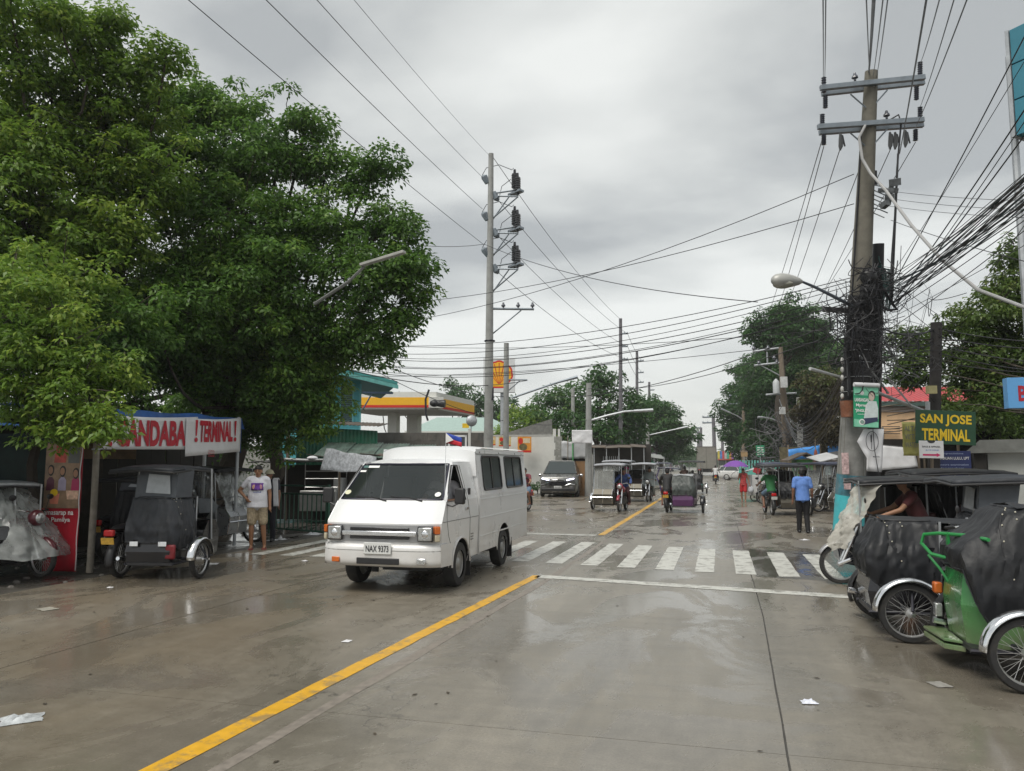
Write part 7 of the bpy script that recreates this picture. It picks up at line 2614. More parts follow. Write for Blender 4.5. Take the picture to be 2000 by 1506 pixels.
# further along the right
SS = M('stainless_panel', (.12, .11, .09), .5, .55, var=.3)
tri_j = tricycle('stainless tricycle ridden by a man in a green shirt', (1.70, 27.75, 0), 8, bike=BLACKG, body=SS, nose=SS, z_body=.62, z_tarp=1.1, roof=1.66, group=GRr, roofy=(-.2, 1.2), roofx=(-.35, 1.1), plate=M('plate_white'), roof_mat=TARP)
tricycle('stainless tricycle with a chrome wheel fender parked left of the big pole', (4.9, 26.6, 0), 112, body=SS, nose=SS, roof=1.72, z_body=.62, z_tarp=1.4, windshield=True, group=GRr, roof_mat=M('navy_roof', (.03, .035, .07), .4), roofx=(-.4, 1.1))
tricycle('tricycle with a tilted navy roof and plastic sides behind the man in blue', (4.5, 30.6, 0), 120, body=SS, nose=SS, roof=1.74, z_body=.62, z_tarp=1.2, tarp=PLASTIC2, group=GRr, roof_mat=M('navy_roof'), windshield=True)
tricycle('tricycle with a white edged roof beyond the rider in green', (3.0, 35.5, 0), 100, body=SS, roof=1.72, z_tarp=1.4, group=GRr, roof_mat=M('navy_roof'), windshield=True)
tricycle('tricycle with a dark roof parked in the row near the green kiosk', (4.4, 38.5, 0), 110, body=SS, roof=1.72, z_tarp=1.4, group=GRr, roof_mat=TARP, windshield=True)
tricycle('tricycle with a pale front screen at the kerb beyond the push cart', (3.3, 43, 0), 105, body=SS, roof=1.75, z_tarp=1.4, group=GRr, roof_mat=M('navy_roof'), windshield=True)
tricycle('farthest parked tricycle on the right, by the white cars', (3.6, 48, 0), 110, body=BLACKG, roof=1.72, z_tarp=1.4, group=GRr, roof_mat=TARP2)
tricycle('tricycle parked deep behind the tilted navy roof near the tin stall', (5.4, 33.5, 0), 112, body=SS, roof=1.75, z_tarp=1.4, group=GRr, roof_mat=TARP2, windshield=True)
# on the road
GM = 'tricycles driving on the road'
e_ = G(1213, 997)
tricycle('oncoming tricycle with a red bike fairing and stainless sidecar', (-3.45, 29.35, 0), 176, bike=M('red_bike', (.24, .012, .03), .3, coat=.5), body=SS, nose=SS, z_body=.62, roof=1.70, z_tarp=1.45, windshield=True, group=GM, roof_mat=M('pale_roof', (.30, .31, .34), .4), roofx=(-.15, .98), roofy=(-.2, 1.0))
tricycle('oncoming tricycle ridden by a person in a grey poncho', (-3.15, 36.8, 0), 178, bike=BLACKG, body=SS, nose=SS, roof=1.72, z_tarp=1.45, group=GM, roof_mat=M('pale_roof'), roofx=(-.40, .75))
tricycle('oncoming tricycle wrapped in plastic farther up the road', (-3.6, 56.0, 0), 180, body=SS, nose=SS, roof=1.75, z_tarp=1.3, tarp=PLASTIC2, group=GM, roof_mat=M('navy_roof'), windshield=True)
tricycle('tricycle with a pale roof waiting behind the red one', (-4.3, 37.6, 0), 178, body=SS, nose=SS, roof=1.85, z_tarp=1.5, windshield=True, group=GM, roof_mat=M('pale_roof'))
tricycle('purple backed tricycle driving away along the centre line', (-1.85, 28.25, 0), -3, bike=BLACKG, body=M('purple_paint', (.085, .022, .095), .35, coat=.4), tarp=M('grey_green_canvas', (.055, .065, .062), .5, var=.25, bump=.2, bscale=12), z_body=.68, z_tarp=1.30, group=GM, roof=None, rail=None, fender=BLACKG)
tricycle('black tricycle with passengers driving away in front of the box truck', (-2.0, 46.5, 0), -2, body=BLACKG, roof=1.85, z_tarp=1.15, z_body=.72, group=GM, roofx=(-.35, 1.15), roof_mat=TARP)
# purple tricycle: rider roof and mud-guard frame
pt = [o for o in C.objects if str(o.get('label', '')).startswith('purple backed')][0]
k = MB()
k.grid(lambda u, v: Vector((-.36 + .80 * u, .25 + .7 * v, 1.60 - .05 * u + .02 * math.sin(u * 3))), 6, 6)
k.build('rider_roof', M('navy_roof'), pt, solid=.03)
k = MB()
k.tube([(-.35, .9, 1.58), (-.48, 1.0, 1.25), (-.36, 1.0, .95), (-.30, .95, .6)], .02, 6)
k.build('wind_frame', M('violet_paint', (.07, .04, .18), .4), pt)
k = MB()
k.grid(lambda u, v: Vector((.24 + .70 * u, -.08 + .75 * v, 1.31 + .05 * math.sin(v * 3) + .03 * nz(u * 5, v * 5))), 10, 10)
k.build('canvas_top', M('pale_canvas', (.30, .31, .32), .5, var=.2), pt, solid=.02)

# ================================================================= MOTORCYCLES AND FAR TRAFFIC
def bike_only(label, loc, rz, col, group=None):
    t = thing('motorcycle', label, 'motorcycle', loc, rz, group)
    motorbike(t, col)
    return t
bk = G(1033, 1003)
bike_only('motorcycle with a red rimmed front wheel emerging from behind the van', (-6.98, 28.3, 0), 172, M('red_bike'))
gm = 'distant motorcycles on the road'
for px, py, lab, col in ((1296, 926, 'distant motorcycle and rider left of the dark tricycle', BLACKG), (1325, 915, 'far motorcycle with headlight coming down the centre of the street', M('silver_bike')), (1310, 922, 'distant motorcycle next to the far small car', M('red_bike')), (1398, 946, 'motorcycle ridden away beside the black tricycle with passengers', BLACKG)):
    p = G(px, py)
    bike_only(lab, (p.x, p.y, 0), 180 if px < 1390 else 0, col, gm)
for px, py, lab, m_, h in ((1333, 918, 'small far grey car in the middle of the street', M('grey_car_far', (.2, .2, .2), .3, .3), 1.5), (1266, 935, 'white van-like car half hidden behind the oncoming tricycles', M('white_car', (.62, .62, .62), .3, coat=.4), 1.75), (1290, 918, 'silver car queuing under the dark overhanging tree', M('silver_car', (.42, .43, .44), .3, .4), 1.5), (1350, 911, 'tiny pale car at the far end of the street', M('white_car'), 1.5), (1306, 921, 'dark car queuing left of the far small grey car', M('dark_car', (.05, .05, .055), .3, coat=.4), 1.55), (1322, 912.5, 'tiny red car far down the left lane', M('red_car', (.3, .03, .03), .3), 1.5), (1341, 908.5, 'tiniest white car fading at the end of the left lane', M('white_car'), 1.6), (1377, 921, 'dark car just left behind the black tricycle', M('dark_car'), 1.5)):
    p = G(px, py)
    loft_car(lab, (p.x, p.y, 0), 0, 4.4, 1.7, h, m_, 'car', 'far_car', 'cars far up the street')
for px, py, lab, rz in ((1487, 938, 'white car parked beyond the purple umbrella', 80), (1510, 930, 'second white car parked behind the white pushcart', 95)):
    p = G(px, py)
    loft_car(lab, (p.x, p.y, 0), rz, 4.3, 1.7, 1.48, M('white_car'), 'car', 'parked_car', 'white cars parked on the right')

def box_truck(p):
    t = thing('box_truck', 'grey box truck driving away, its plain rear doors facing us', 'truck', p, 0)
    MB().b2((-1.35, 0, 1.0), (1.35, 6.0, 4.1)).build('cargo_box', M('truck_box', (.22, .215, .19), .6, var=.15, scale=1.5, dirt=(.12, .11, .1), dirt_amt=.4), t)
    k = MB()
    for x in (-1.33, 0, 1.33):
        k.b2((x - .03, -.04, 1.0), (x + .03, 0, 4.1))
    for z in (1.02, 4.08):
        k.b2((-1.3, -.035, z - .04), (1.3, 0, z + .04))
    k.build('door_frame', M('truck_frame', (.14, .135, .12), .6), t)
    MB().b2((-1.1, 6.1, .6), (1.1, 7.8, 2.8)).build('cab', M('truck_cab', (.3, .3, .3), .5), t)
    MB().b2((-1.2, -.1, .55), (1.2, 0, .75)).build('rear_bumper', BLACKP, t)
    for s in (-1, 1):
        MB().b2((s * 1.0 - .15, -.13, .8), (s * 1.0 + .15, -.03, .92)).build('tail_light', REDL, t)
        for y in (1.4, 6.4):
            wheel(t, (s * 1.05, y, .45), .45, .3, -6, STEEL, rimk=.6)
    MB().b2((-.5, .2, .5), (.5, 7.5, .95)).build('chassis', BLACKP, t)
    return t
box_truck((D(1380, 905, 108).x, D(1380, 905, 108).y, 0))
def jeepney(p, label):
    t = thing('jeepney', label, 'jeepney', p, 0)
    SST = M('jeep_steel', (.34, .33, .31), .35, .6, var=.3, scale=6)
    MB().b2((-1.0, 1.6, .6), (1.0, 6.5, 1.55)).build('body', SST, t)
    k = MB()
    k.prism([(0, .55), (0, 1.25), (.5, 1.45), (1.6, 1.5), (1.6, .55)], 'x', -.75, .75)
    k.build('hood', SST, t, smooth=False, bevel=.03)
    k = MB()
    k.b2((-1.05, 1.4, 2.15), (1.05, 6.6, 2.3))
    k.build('roof', M('jeep_red', (.40, .05, .04), .4, var=.2), t, bevel=.05)
    cols = [(.6, .5, .1), (.1, .25, .6), (.6, .1, .1), (.55, .55, .55), (.1, .45, .3), (.6, .3, .1), (.35, .15, .5)]
    for q in range(7):
        MB().b2((-1.02 + q * .292, 1.5, 2.35), (-.75 + q * .292, 1.58, 3.35)).build('sign_stripe', M('stripe_%d' % q, cols[q], .5, var=.3, scale=5), t)
    MB().b2((-1.05, 1.59, 2.32), (1.05, 1.68, 3.4)).build('roof_board', SST, t)
    f = MB().b2((-.95, 1.55, 1.5), (.95, 1.62, 2.15)).build('windshield', M('car_glass'), t)
    k = MB()
    for x in (-.95, 0, .95):
        k.b2((x - .04, 1.52, 1.5), (x + .04, 1.55, 2.15))
    k.build('windshield_frame', SST, t)
    MB().b2((-.45, -.03, .7), (.45, 0, 1.2)).build('grille', CHROME, t)
    for s in (-1, 1):
        MB().ell((s * .6, -.02, .95), (.14, .06, .14)).build('headlight', LENS, t)
        for y in (.7, 5.2):
            wheel(t, (s * .82, y, .38), .38, .22, -6, STEEL, rimk=.6)
        k = MB()
        arc_fender(k, s * .88, .7, .38, .48, .3, 10, 170)
        k.build('fender', SST, t, solid=.02)
    MB().b2((-1.05, -.35, .42), (1.05, -.2, .6)).build('bumper', CHROME, t)
    return t
jeepney((D(1418, 905, 100).x, D(1418, 905, 100).y, 0), 'colourful jeepney with striped roof board coming toward us at the far right lane')
# white push cart by the rider in green
t = thing('push_cart', 'white panelled push cart left of the rider in green', 'cart', (G(1484, 980).x, G(1484, 980).y, 0), IMG)
pc = 34.5
wq = 34 * pc / FPX
MB().b2((-wq / 2, -.03, .30), (wq / 2 + .7, .6, 1.22)).build('cart_box', M('cart_white', (.62, .62, .62), .4, var=.08), t, bevel=.01)
k = MB()
for x in (-wq / 2, wq / 2 + .65):
    k.b2((x, -.06, .28), (x + .04, -.03, 1.24))
k.build('corner_trim', GALV, t)
for x in (-.15, .8):
    wheel(t, (x, .3, .2), .2, .05, 10, WIRE_STEEL).rotation_euler = (0, 0, math.pi / 2)
MB().grid(lambda u, v: Vector((-.5 + 1.5 * u, .1 + .5 * v, 1.35 + .25 * math.sin(u * 3.1) + .06 * nz(u * 7, v * 5))), 14, 6).build('cart_cover', GREYTARP, t, solid=.02)
MB().box((-.1, 0, 1.42), (.3, .04, .26), (0, .4, 0)).build('red_cloth', M('red_cloth', (.4, .04, .05), .7), t)
# ================================================================= PEOPLE
STAND = dict(pelvis=(0, 0, .93), waist=(0, .01, 1.08), chest=(0, .01, 1.28), neck=(0, 0, 1.45), head=(0, .03, 1.585),
             shL=(-.175, 0, 1.405), shR=(.175, 0, 1.405), elL=(-.235, -.03, 1.13), elR=(.235, -.03, 1.13), wrL=(-.245, .05, .89), wrR=(.245, .05, .89),
             hpL=(-.09, 0, .90), hpR=(.09, 0, .90), knL=(-.105, .02, .49), knR=(.105, .02, .49), anL=(-.11, -.02, .085), anR=(.11, -.02, .085))
RIDE = dict(pelvis=(0, .12, .86), waist=(0, .17, .99), chest=(0, .25, 1.19), neck=(0, .30, 1.36), head=(0, .36, 1.495),
            shL=(-.175, .28, 1.31), shR=(.175, .28, 1.31), elL=(-.30, .48, 1.12), elR=(.30, .48, 1.12), wrL=(-.33, .75, 1.03), wrR=(.33, .75, 1.03),
            hpL=(-.10, .14, .84), hpR=(.10, .14, .84), knL=(-.20, .52, .70), knR=(.20, .52, .70), anL=(-.21, .34, .33), anR=(.21, .34, .33))
def person(label, loc, rz, h=1.68, base=STAND, pose=None, skin=SKIN, shirt=WHITEC, pants=None, short=True, sleeve=.55, shoes=None, hair=HAIR, hat=None, fat=1.0, vox=.017, group=None, skirt=False, long_hair=False, look=0.0, sleeveless=False, foot_dir=None, parent=None):
    J = {k_: Vector(v) for k_, v in base.items()}
    for k_, v in (pose or {}).items():
        J[k_] = Vector(v)
    s = h / 1.70
    t = thing('person', label, 'person', loc, rz, group)
    t.scale = (s, s, s)
    up = (J['neck'] - J['pelvis']).normalized()
    rx = (J['shR'] - J['shL']).normalized()
    fw = up.cross(rx).normalized() * -1
    fw = rx.cross(up) * -1
    if fw.y < 0 and base is STAND:
        fw = -fw
    def torso(mb, e):
        B = Matrix((rx, fw, up)).transposed()
        for key, r in (('pelvis', (.155 * fat, .115 * fat, .12)), ('waist', (.138 * fat, .108 * fat, .14)), ('chest', (.165 * fat ** .6, .115 * fat ** .6, .17))):
            tmp = MB().ell((0, 0, 0), [q + e for q in r], 16, 10)
            mb.add([B @ Vector(p) + J[key] for p in tmp.v], tmp.f)
        mb.cap(J['shL'].lerp(J['neck'], .15), J['shR'].lerp(J['neck'], .15), .068 + e, .068 + e)
        mb.cap(J['chest'], J['pelvis'], .11 * fat + e, .12 * fat + e, 12)
    body = MB()
    torso(body, 0)
    body.cap(J['chest'].lerp(J['neck'], .6), J['head'] - Vector((0, .01, .06)), .062, .052)
    hd = Matrix.Translation(J['head']) @ Matrix.Rotation(R_(look), 4, 'Z')
    tmp = MB()
    tmp.ell((0, -.008, .02), (.076, .094, .098), 16, 12)
    tmp.ell((0, .022, -.045), (.056, .062, .062), 12, 8)
    tmp.ell((0, .092, -.012), (.013, .018, .022), 8, 6)
    for sx in (-1, 1):
        tmp.ell((sx * .077, -.005, -.005), (.010, .018, .030), 8, 6)
    body.add([hd @ Vector(p) for p in tmp.v], tmp.f)
    for S in 'LR':
        body.cap(J['sh' + S], J['el' + S], .050, .040)
        body.cap(J['el' + S], J['wr' + S], .040, .027)
        d = (J['wr' + S] - J['el' + S]).normalized()
        body.cap(J['wr' + S], J['wr' + S] + d * .075, .027, .032)
        body.cap(J['hp' + S], J['kn' + S], .088 * fat ** .5, .056)
        body.cap(J['kn' + S], J['kn' + S].lerp(J['an' + S], .3), .054, .056)
        body.cap(J['kn' + S].lerp(J['an' + S], .3), J['an' + S], .054, .036)
        fd = Vector(foot_dir or (0, 1, 0)).normalized()
        body.cap(J['an' + S] + Vector((0, 0, -.035)) - fd * .03, J['an' + S] + fd * .14 + Vector((0, 0, -.055)), .036, .028)
    me = remesh(body, vox * .85, 4)
    # fingers and thumbs rooted inside the palms
    fx = MB()
    for S, sg in (('L', -1), ('R', 1)):
        d = (J['wr' + S] - J['el' + S]).normalized()
        side = d.cross(Vector((sg, 0, 0.001))).normalized()
        inn = side.cross(d).normalized()
        p = J['wr' + S] + d * .07
        for q, (o, L_) in enumerate(((-.024, .062), (-.008, .072), (.008, .068), (.023, .052))):
            a = p + side * o
            fx.tube([a, a + d * L_ * .45, a + d * L_ * .8 - inn * sg * .012, a + d * L_ - inn * sg * .028], [.0092, .0088, .008, .006], 6)
        fx.tube([J['wr' + S] + d * .03 + side * -.02, J['wr' + S] + d * .06 - side * .045, J['wr' + S] + d * .095 - side * .048], [.011, .010, .007], 6)
    all_ = MB()
    all_.v = [tuple(v.co) for v in me.vertices]
    all_.f = [tuple(p.vertices) for p in me.polygons]
    all_.add(fx.v, fx.f)
    all_.build('body', skin, t, ang=80)
    # clothes follow the same joints
    if shirt is not None:
        c = MB()
        torso(c, .014)
        Bt = Matrix((rx, fw, up)).transposed()
        rings = [(J['chest'], .17, .125), (J['waist'], .158 * fat, .128 * fat), (J['pelvis'] + up * .02, .165 * fat, .135 * fat), (J['pelvis'] - up * .085, .175 * fat, .145 * fat)]
        nn = 18
        vs_ = [Bt @ Vector((a * math.cos(2 * math.pi * i / nn), b * math.sin(2 * math.pi * i / nn), 0)) + p for p, a, b in rings for i in range(nn)]
        c.add(vs_, [(r * nn + i, r * nn + (i + 1) % nn, (r + 1) * nn + (i + 1) % nn, (r + 1) * nn + i) for r in range(3) for i in range(nn)] + [tuple(range(nn))[::-1], tuple(3 * nn + i for i in range(nn))])
        if not sleeveless:
            for S in 'LR':
                c.cap(J['sh' + S], J['sh' + S].lerp(J['el' + S], sleeve if sleeve <= 1 else 1), .072, .060)
                if sleeve > 1:
                    c.cap(J['el' + S], J['wr' + S], .058, .046)
        sm = remesh(c, vox, 5)
        sm.materials.append(shirt)
        inst('shirt', sm, t)
    if pants is not None:
        c = MB()
        B = Matrix((rx, fw, up)).transposed()
        tmp = MB().ell((0, 0, 0), (.165 * fat, .130 * fat, .13), 14, 8)
        c.add([B @ Vector(p) + J['pelvis'] for p in tmp.v], tmp.f)
        for S in 'LR':
            if short:
                c.cap(J['hp' + S], J['hp' + S].lerp(J['kn' + S], .82), .105 * fat ** .5, .098 if not skirt else .11)
            else:
                c.cap(J['hp' + S], J['kn' + S], .103 * fat ** .5, .078)
                c.cap(J['kn' + S], J['an' + S] + Vector((0, 0, -.01)), .078, .062)
        if skirt:
            c.cap(J['pelvis'], J['pelvis'] + Vector((0, 0, -.26)), .17, .20, 14)
        pm = remesh(c, vox, 4)
        pm.materials.append(pants)
        inst('skirt' if skirt else ('shorts' if short else 'trousers'), pm, t)
    if shoes is not None:
        for S in 'LR':
            fd = Vector(foot_dir or (0, 1, 0)).normalized()
            k = MB()
            k.cap(J['an' + S] + Vector((0, 0, -.045)) - fd * .04, J['an' + S] + fd * .15 + Vector((0, 0, -.055)), .045, .038, 10)
            k.build('shoe', shoes, t)
    else:
        for S in 'LR':
            fd = Vector(foot_dir or (0, 1, 0)).normalized()
            MB().box(J['an' + S] + fd * .06 + Vector((0, 0, -.075)), (.085, .25, .018)).build('slipper', M('slipper_red', (.25, .05, .05), .6), t)
    if hair is not None:
        k = MB()
        k.ell((0, -.016, .044), (.084, .099, .090), 16, 8, -6, 90)
        k.ell((0, -.052, .0), (.076, .062, .085), 14, 8)
        if long_hair:
            k.ell((0, -.06, -.10), (.085, .05, .16), 12, 8)
        k.v = [tuple(hd @ Vector(p)) for p in k.v]
        k.build('hair', hair, t)
    if hat is not None:
        k = MB()
        k.ell((0, -.012, .045), (.098, .112, .090), 16, 8, -8, 90)
        k.torus((0, -.012, .035), .103, .014, 'z', 18, 6)
        k.v = [tuple(hd @ Vector(p)) for p in k.v]
        k.build('hat', hat, t)
    for sx in (-1, 1):
        k = MB().ell((sx * .030, .083, .012), (.014, .010, .007), 8, 5)
        k.box((sx * .031, .088, .036), (.032, .008, .007))
        k.v = [tuple(hd @ Vector(p)) for p in k.v]
        k.build('eye', HAIR, t)
    k = MB().box((0, .082, -.052), (.038, .010, .009))
    k.v = [tuple(hd @ Vector(p)) for p in k.v]
    k.build('mouth', M('lips', (.20, .07, .055), .5), t)
    return t
# the boy in the white shirt
gb = G(490, 1072)
boy = person('boy in a white printed shirt and beige shorts, one hand on his hip', (gb.x + .12, gb.y, 0), 208, 1.70, pose=dict(
    elR=(.37, -.06, 1.19), wrR=(.215, .06, 1.03), elL=(-.235, -.03, 1.13), wrL=(-.25, .03, .88), anL=(-.16, -.02, .085), knL=(-.125, .02, .49), anR=(.10, .0, .085)),
    skin=M('skin_boy', (.31, .155, .085), .5, var=.08), fat=1.22, shirt=M('shirt_white', (.74, .74, .80), .85, var=.05, bump=.8, bscale=11), pants=M('shorts_beige', (.42, .34, .23), .85, var=.45, scale=22), vox=.012, look=-8)
k = MB()
def chest(u, v):
    return Vector((-.115 + .24 * u, .168 - .10 * (2 * u - 1) ** 2 * .5 - .012 * (v - .5), 1.20 + .15 * v))
k.grid(chest, 10, 6)
k.build('shirt_print', M('print_violet', (.16, .05, .33), .7, var=.7, scale=9), boy, solid=.003)
for q, (u, m_) in enumerate(((.22, M('print_pink', (.6, .3, .36), .7)), (.76, M('print_peach', (.62, .38, .26), .7)))):
    c = chest(u, .45)
    MB().ell(c + Vector((0, .004, 0)), (.036, .006, .050), 12, 6).build('face_print', m_, boy)
text('solid', .15, .028, M('print_blue', (.04, .08, .4), .6), boy, (0.0, .170, 1.165), rot=(math.pi / 2, 0, math.pi), depth=.0)
# the woman behind him
gw = D(526, 950, 17.7)
wm = person('person in a cream knit cap with a white towel over the shoulder', (gw.x, gw.y, -.025), 200, 1.62, skin=M('skin_brown', (.24, .12, .075), .5), shirt=M('navy_shirt', (.014, .016, .035), .8), pants=M('navy_trousers', (.012, .013, .022), .8), short=False, hat=M('cream_knit', (.62, .58, .42), .9, bump=.5, bscale=70), shoes=BLACKP, look=-12)
k = MB()
k.grid(lambda u, v: Vector((-.16 - .05 * v + (u - .5) * .12, .10 + .06 * v + .012 * nz(u * 6, v * 6) + .02, 1.46 - .62 * v)), 6, 14)
k.grid(lambda u, v: Vector((-.16 + (u - .5) * .12, .12 - .24 * v, 1.455 + .045 * math.sin(v * 3.14))), 6, 6)
k.build('towel', WHITEC, wm, solid=.012)
# man in blue
gm_ = G(1570, 1041)
mb_ = person('man in a light blue shirt and black trousers walking away on the road', (gm_.x, gm_.y, 0), 4, 1.62, pose=dict(knL=(-.09, .05, .49), anL=(-.10, .06, .085), anR=(.09, -.10, .085), knR=(.09, .02, .48), elL=(-.235, -.05, 1.13), wrL=(-.25, -.02, .88), elR=(.24, -.03, 1.13), wrR=(.25, .04, .89)),
    shirt=M('light_blue_shirt', (.125, .25, .62), .8, var=.1, bump=.8, bscale=11), pants=M('black_trousers', (.008, .008, .010), .8), short=False, skin=SKIN2, shoes=BLACKG, fat=1.12, vox=.014, sleeve=.7)
MB().box((.27, -.03, .80), (.09, .16, .26), (0, 0, .2)).build('black_bag', BLACKP, mb_, bevel=.02)
# woman with the umbrella
gu = G(1453, 980)
um = person('woman in a red top and shorts walking toward us with a shopping bag', (gu.x, gu.y, 0), 176, 1.50, pose=dict(elR=(.24, .08, 1.15), wrR=(.16, .20, 1.36), elL=(-.25, .0, 1.14), wrL=(-.30, .10, .92), anL=(-.09, .12, .085), knL=(-.09, .10, .49), anR=(.09, -.08, .085)),
    shirt=M('red_pink_top', (.50, .07, .07), .8, var=.6, scale=14), pants=M('red_shorts', (.42, .015, .02), .8), skin=SKIN, long_hair=True, sleeveless=True, vox=.017)
t = thing('umbrella', 'purple umbrella held open by the woman in red', 'umbrella', (gu.x - .22, gu.y + .05, 1.02))
k = MB()
def ub(u, v):
    a = 2 * math.pi * u
    r = .60 * v
    sc = 1 - .06 * abs(math.sin(4 * a)) * v
    return Vector((r * math.cos(a) * sc - .1, r * math.sin(a) * sc, .86 - .30 * v * v + .03 * abs(math.sin(4 * a)) * v))
k.grid(ub, 48, 6, True)
k.build('canopy', M('umbrella_purple', (.16, .05, .30), .55, var=.1), t)
MB().tube([(.02, 0, 0), (-.1, 0, .92)], .008, 6).build('shaft', CHROME, t)
for q in range(8):
    MB().tube([ub(q / 8, .02) - Vector((0, 0, .01)), ub(q / 8, .5) - Vector((0, 0, .012)), ub(q / 8, 1) - Vector((0, 0, .01))], .004, 4).build('rib', GALV, t)
t = thing('shopping_bag', 'pale plastic shopping bag hanging from the hand of the woman in red', 'bag', (gu.x + .32, gu.y - .1, .55))
MB().ell((0, 0, 0), (.13, .07, .17), 12, 8).build('bag', M('bag_pale', (.5, .52, .56), .4, var=.4, scale=9), t)
MB().tube([(-.06, 0, .14), (0, 0, .27), (.06, 0, .14)], .008, 5).build('handle', WHITEC, t)
# riders; each sits on the bike whose frame he shares
def rider(tri, label, **kw):
    o = tri
    k_ = dict(base=RIDE)
    k_.update(kw)
    p = person(label, o.location, math.degrees(o.rotation_euler.z), kw.pop('h', 1.66), **{a: b for a, b in k_.items() if a != 'h'})
    return p
def find(s):
    return [o for o in C.objects if str(o.get('label', '')).startswith(s)][0]
rider(tri_j, 'rider in a green shirt and white cap on the stainless tricycle', shirt=M('green_shirt', (.018, .13, .04), .8), pants=M('denim_shorts', (.12, .18, .26), .85), hat=M('white_cap', (.6, .6, .6), .7), skin=SKIN2)
rider(find('oncoming tricycle with a red bike'), 'rider in a blue top behind the red fairing', shirt=M('blue_top', (.05, .09, .26), .8), pants=M('dark_maroon', (.05, .015, .02), .8), short=False, skin=SKIN2, sleeve=1.2)
pn = rider(find('oncoming tricycle ridden by'), 'rider wearing a loose grey rain poncho', shirt=M('poncho_grey', (.22, .25, .25), .6, var=.15), pants=M('poncho_grey'), short=False, fat=1.25, sleeve=1.2, skin=SKIN2)
k = MB()
k.grid(lambda u, v: Vector((math.sin((u - .5) * 4.6) * (.20 + .26 * v), .28 + math.cos((u - .5) * 4.6) * (.14 + .26 * v) + .02 * nz(u * 9, v * 5), 1.36 - .62 * v)), 24, 10)
k.build('poncho', M('poncho_grey'), pn)
rider(pt, 'rider in a black jacket driving the purple backed tricycle', shirt=M('black_jacket', (.012, .012, .014), .7), pants=M('maroon_shorts', (.09, .02, .025), .8), sleeve=1.2, skin=SKIN2)
rider(find('black tricycle with passengers'), 'rider in black and brown on the tricycle with passengers', shirt=M('brown_black', (.06, .03, .022), .8, var=.6, scale=5), pants=BLACKP, short=False, skin=SKIN2)
rider(tri_n, 'rider in a dark red shirt reaching for the bars under the long black roof', shirt=M('dark_red_shirt', (.07, .016, .018), .85), pants=M('grey_shorts', (.16, .15, .13), .85), skin=SKIN, base=RIDE)
rider(find('motorcycle with a red rimmed'), 'rider in a maroon shirt mostly hidden behind the van', shirt=M('maroon_shirt', (.16, .03, .045), .8), pants=M('denim_shorts'), skin=SKIN)
rider(find('tricycle with a pale roof waiting'), 'rider in a pink cap on the tricycle queuing behind the red one', shirt=M('pink_shirt', (.35, .05, .16), .8), pants=BLACKP, short=False, hat=M('pink_cap', (.5, .03, .2), .7), skin=SKIN2)
for s, lab, col in (('distant motorcycle and', 'distant rider in dark clothes left of the black tricycle', (.05, .05, .06)), ('far motorcycle with', 'far rider in grey in the middle of the street', (.12, .12, .13)), ('motorcycle ridden away', 'rider in a white shirt going away on the right', (.5, .5, .5)), ('distant motorcycle next', 'distant rider beside the small far car', (.08, .06, .10))):
    rider(find(s), lab, shirt=M('far_shirt_%d' % int(col[0] * 100), col, .8), pants=BLACKP, short=False, skin=SKIN2, vox=.024, shoes=BLACKP)
# two passengers seen from behind in the black tricycle
bt = find('black tricycle with passengers')
for x, lab in ((.45, 'left of two dark passengers in the tricycle before the truck'), (.80, 'right of two dark passengers in the tricycle before the truck')):
    q = bt.matrix_basis @ Vector((x, 0, 0)) if False else Vector(bt.location) + Vector((x, .05, -.18))
    person(lab, q, -2, 1.6, base=RIDE, shirt=M('dark_shirt', (.02, .02, .025), .8), pants=BLACKP, short=False, skin=SKIN2, vox=.024, shoes=BLACKP, pose=dict(wrL=(-.16, .45, .95), wrR=(.16, .45, .95), elL=(-.22, .36, 1.05), elR=(.22, .36, 1.05)))
# van driver (hands on the wheel) and the pusher behind the cart
dv = Matrix.Translation(van.location) @ Matrix.Rotation(van.rotation_euler.z, 4, 'Z')
dp_ = dv @ Vector((.42, 1.42, .13))
person('van driver in a white shirt and red cap at the open window', dp_, 182, 1.66, base=RIDE, shirt=WHITEC, pants=BLACKP, short=False, hat=M('red_cap', (.3, .02, .03), .7), skin=SKIN, shoes=BLACKP,
       pose=dict(pelvis=(0, .02, .84), waist=(0, .0, 1.0), chest=(0, .03, 1.2), neck=(0, .04, 1.36), head=(0, .09, 1.485), shL=(-.175, .04, 1.31), shR=(.175, .04, 1.31), elL=(-.30, .22, 1.10), elR=(.28, .2, 1.10), wrL=(-.22, .44, 1.10), wrR=(.18, .44, 1.12), hpL=(-.1, .05, .82), hpR=(.1, .05, .82), knL=(-.15, .46, .70), knR=(.15, .46, .70), anL=(-.15, .56, .36), anR=(.15, .56, .36)))
pcart = find('white panelled push cart')
person('person pushing the white cart, only the legs showing below it', (pcart.location.x + .1, pcart.location.y + .55, 0), 180, 1.5, shirt=M('dark_shirt'), pants=M('dark_shirt'), skin=SKIN2, shoes=BLACKP, vox=.022)

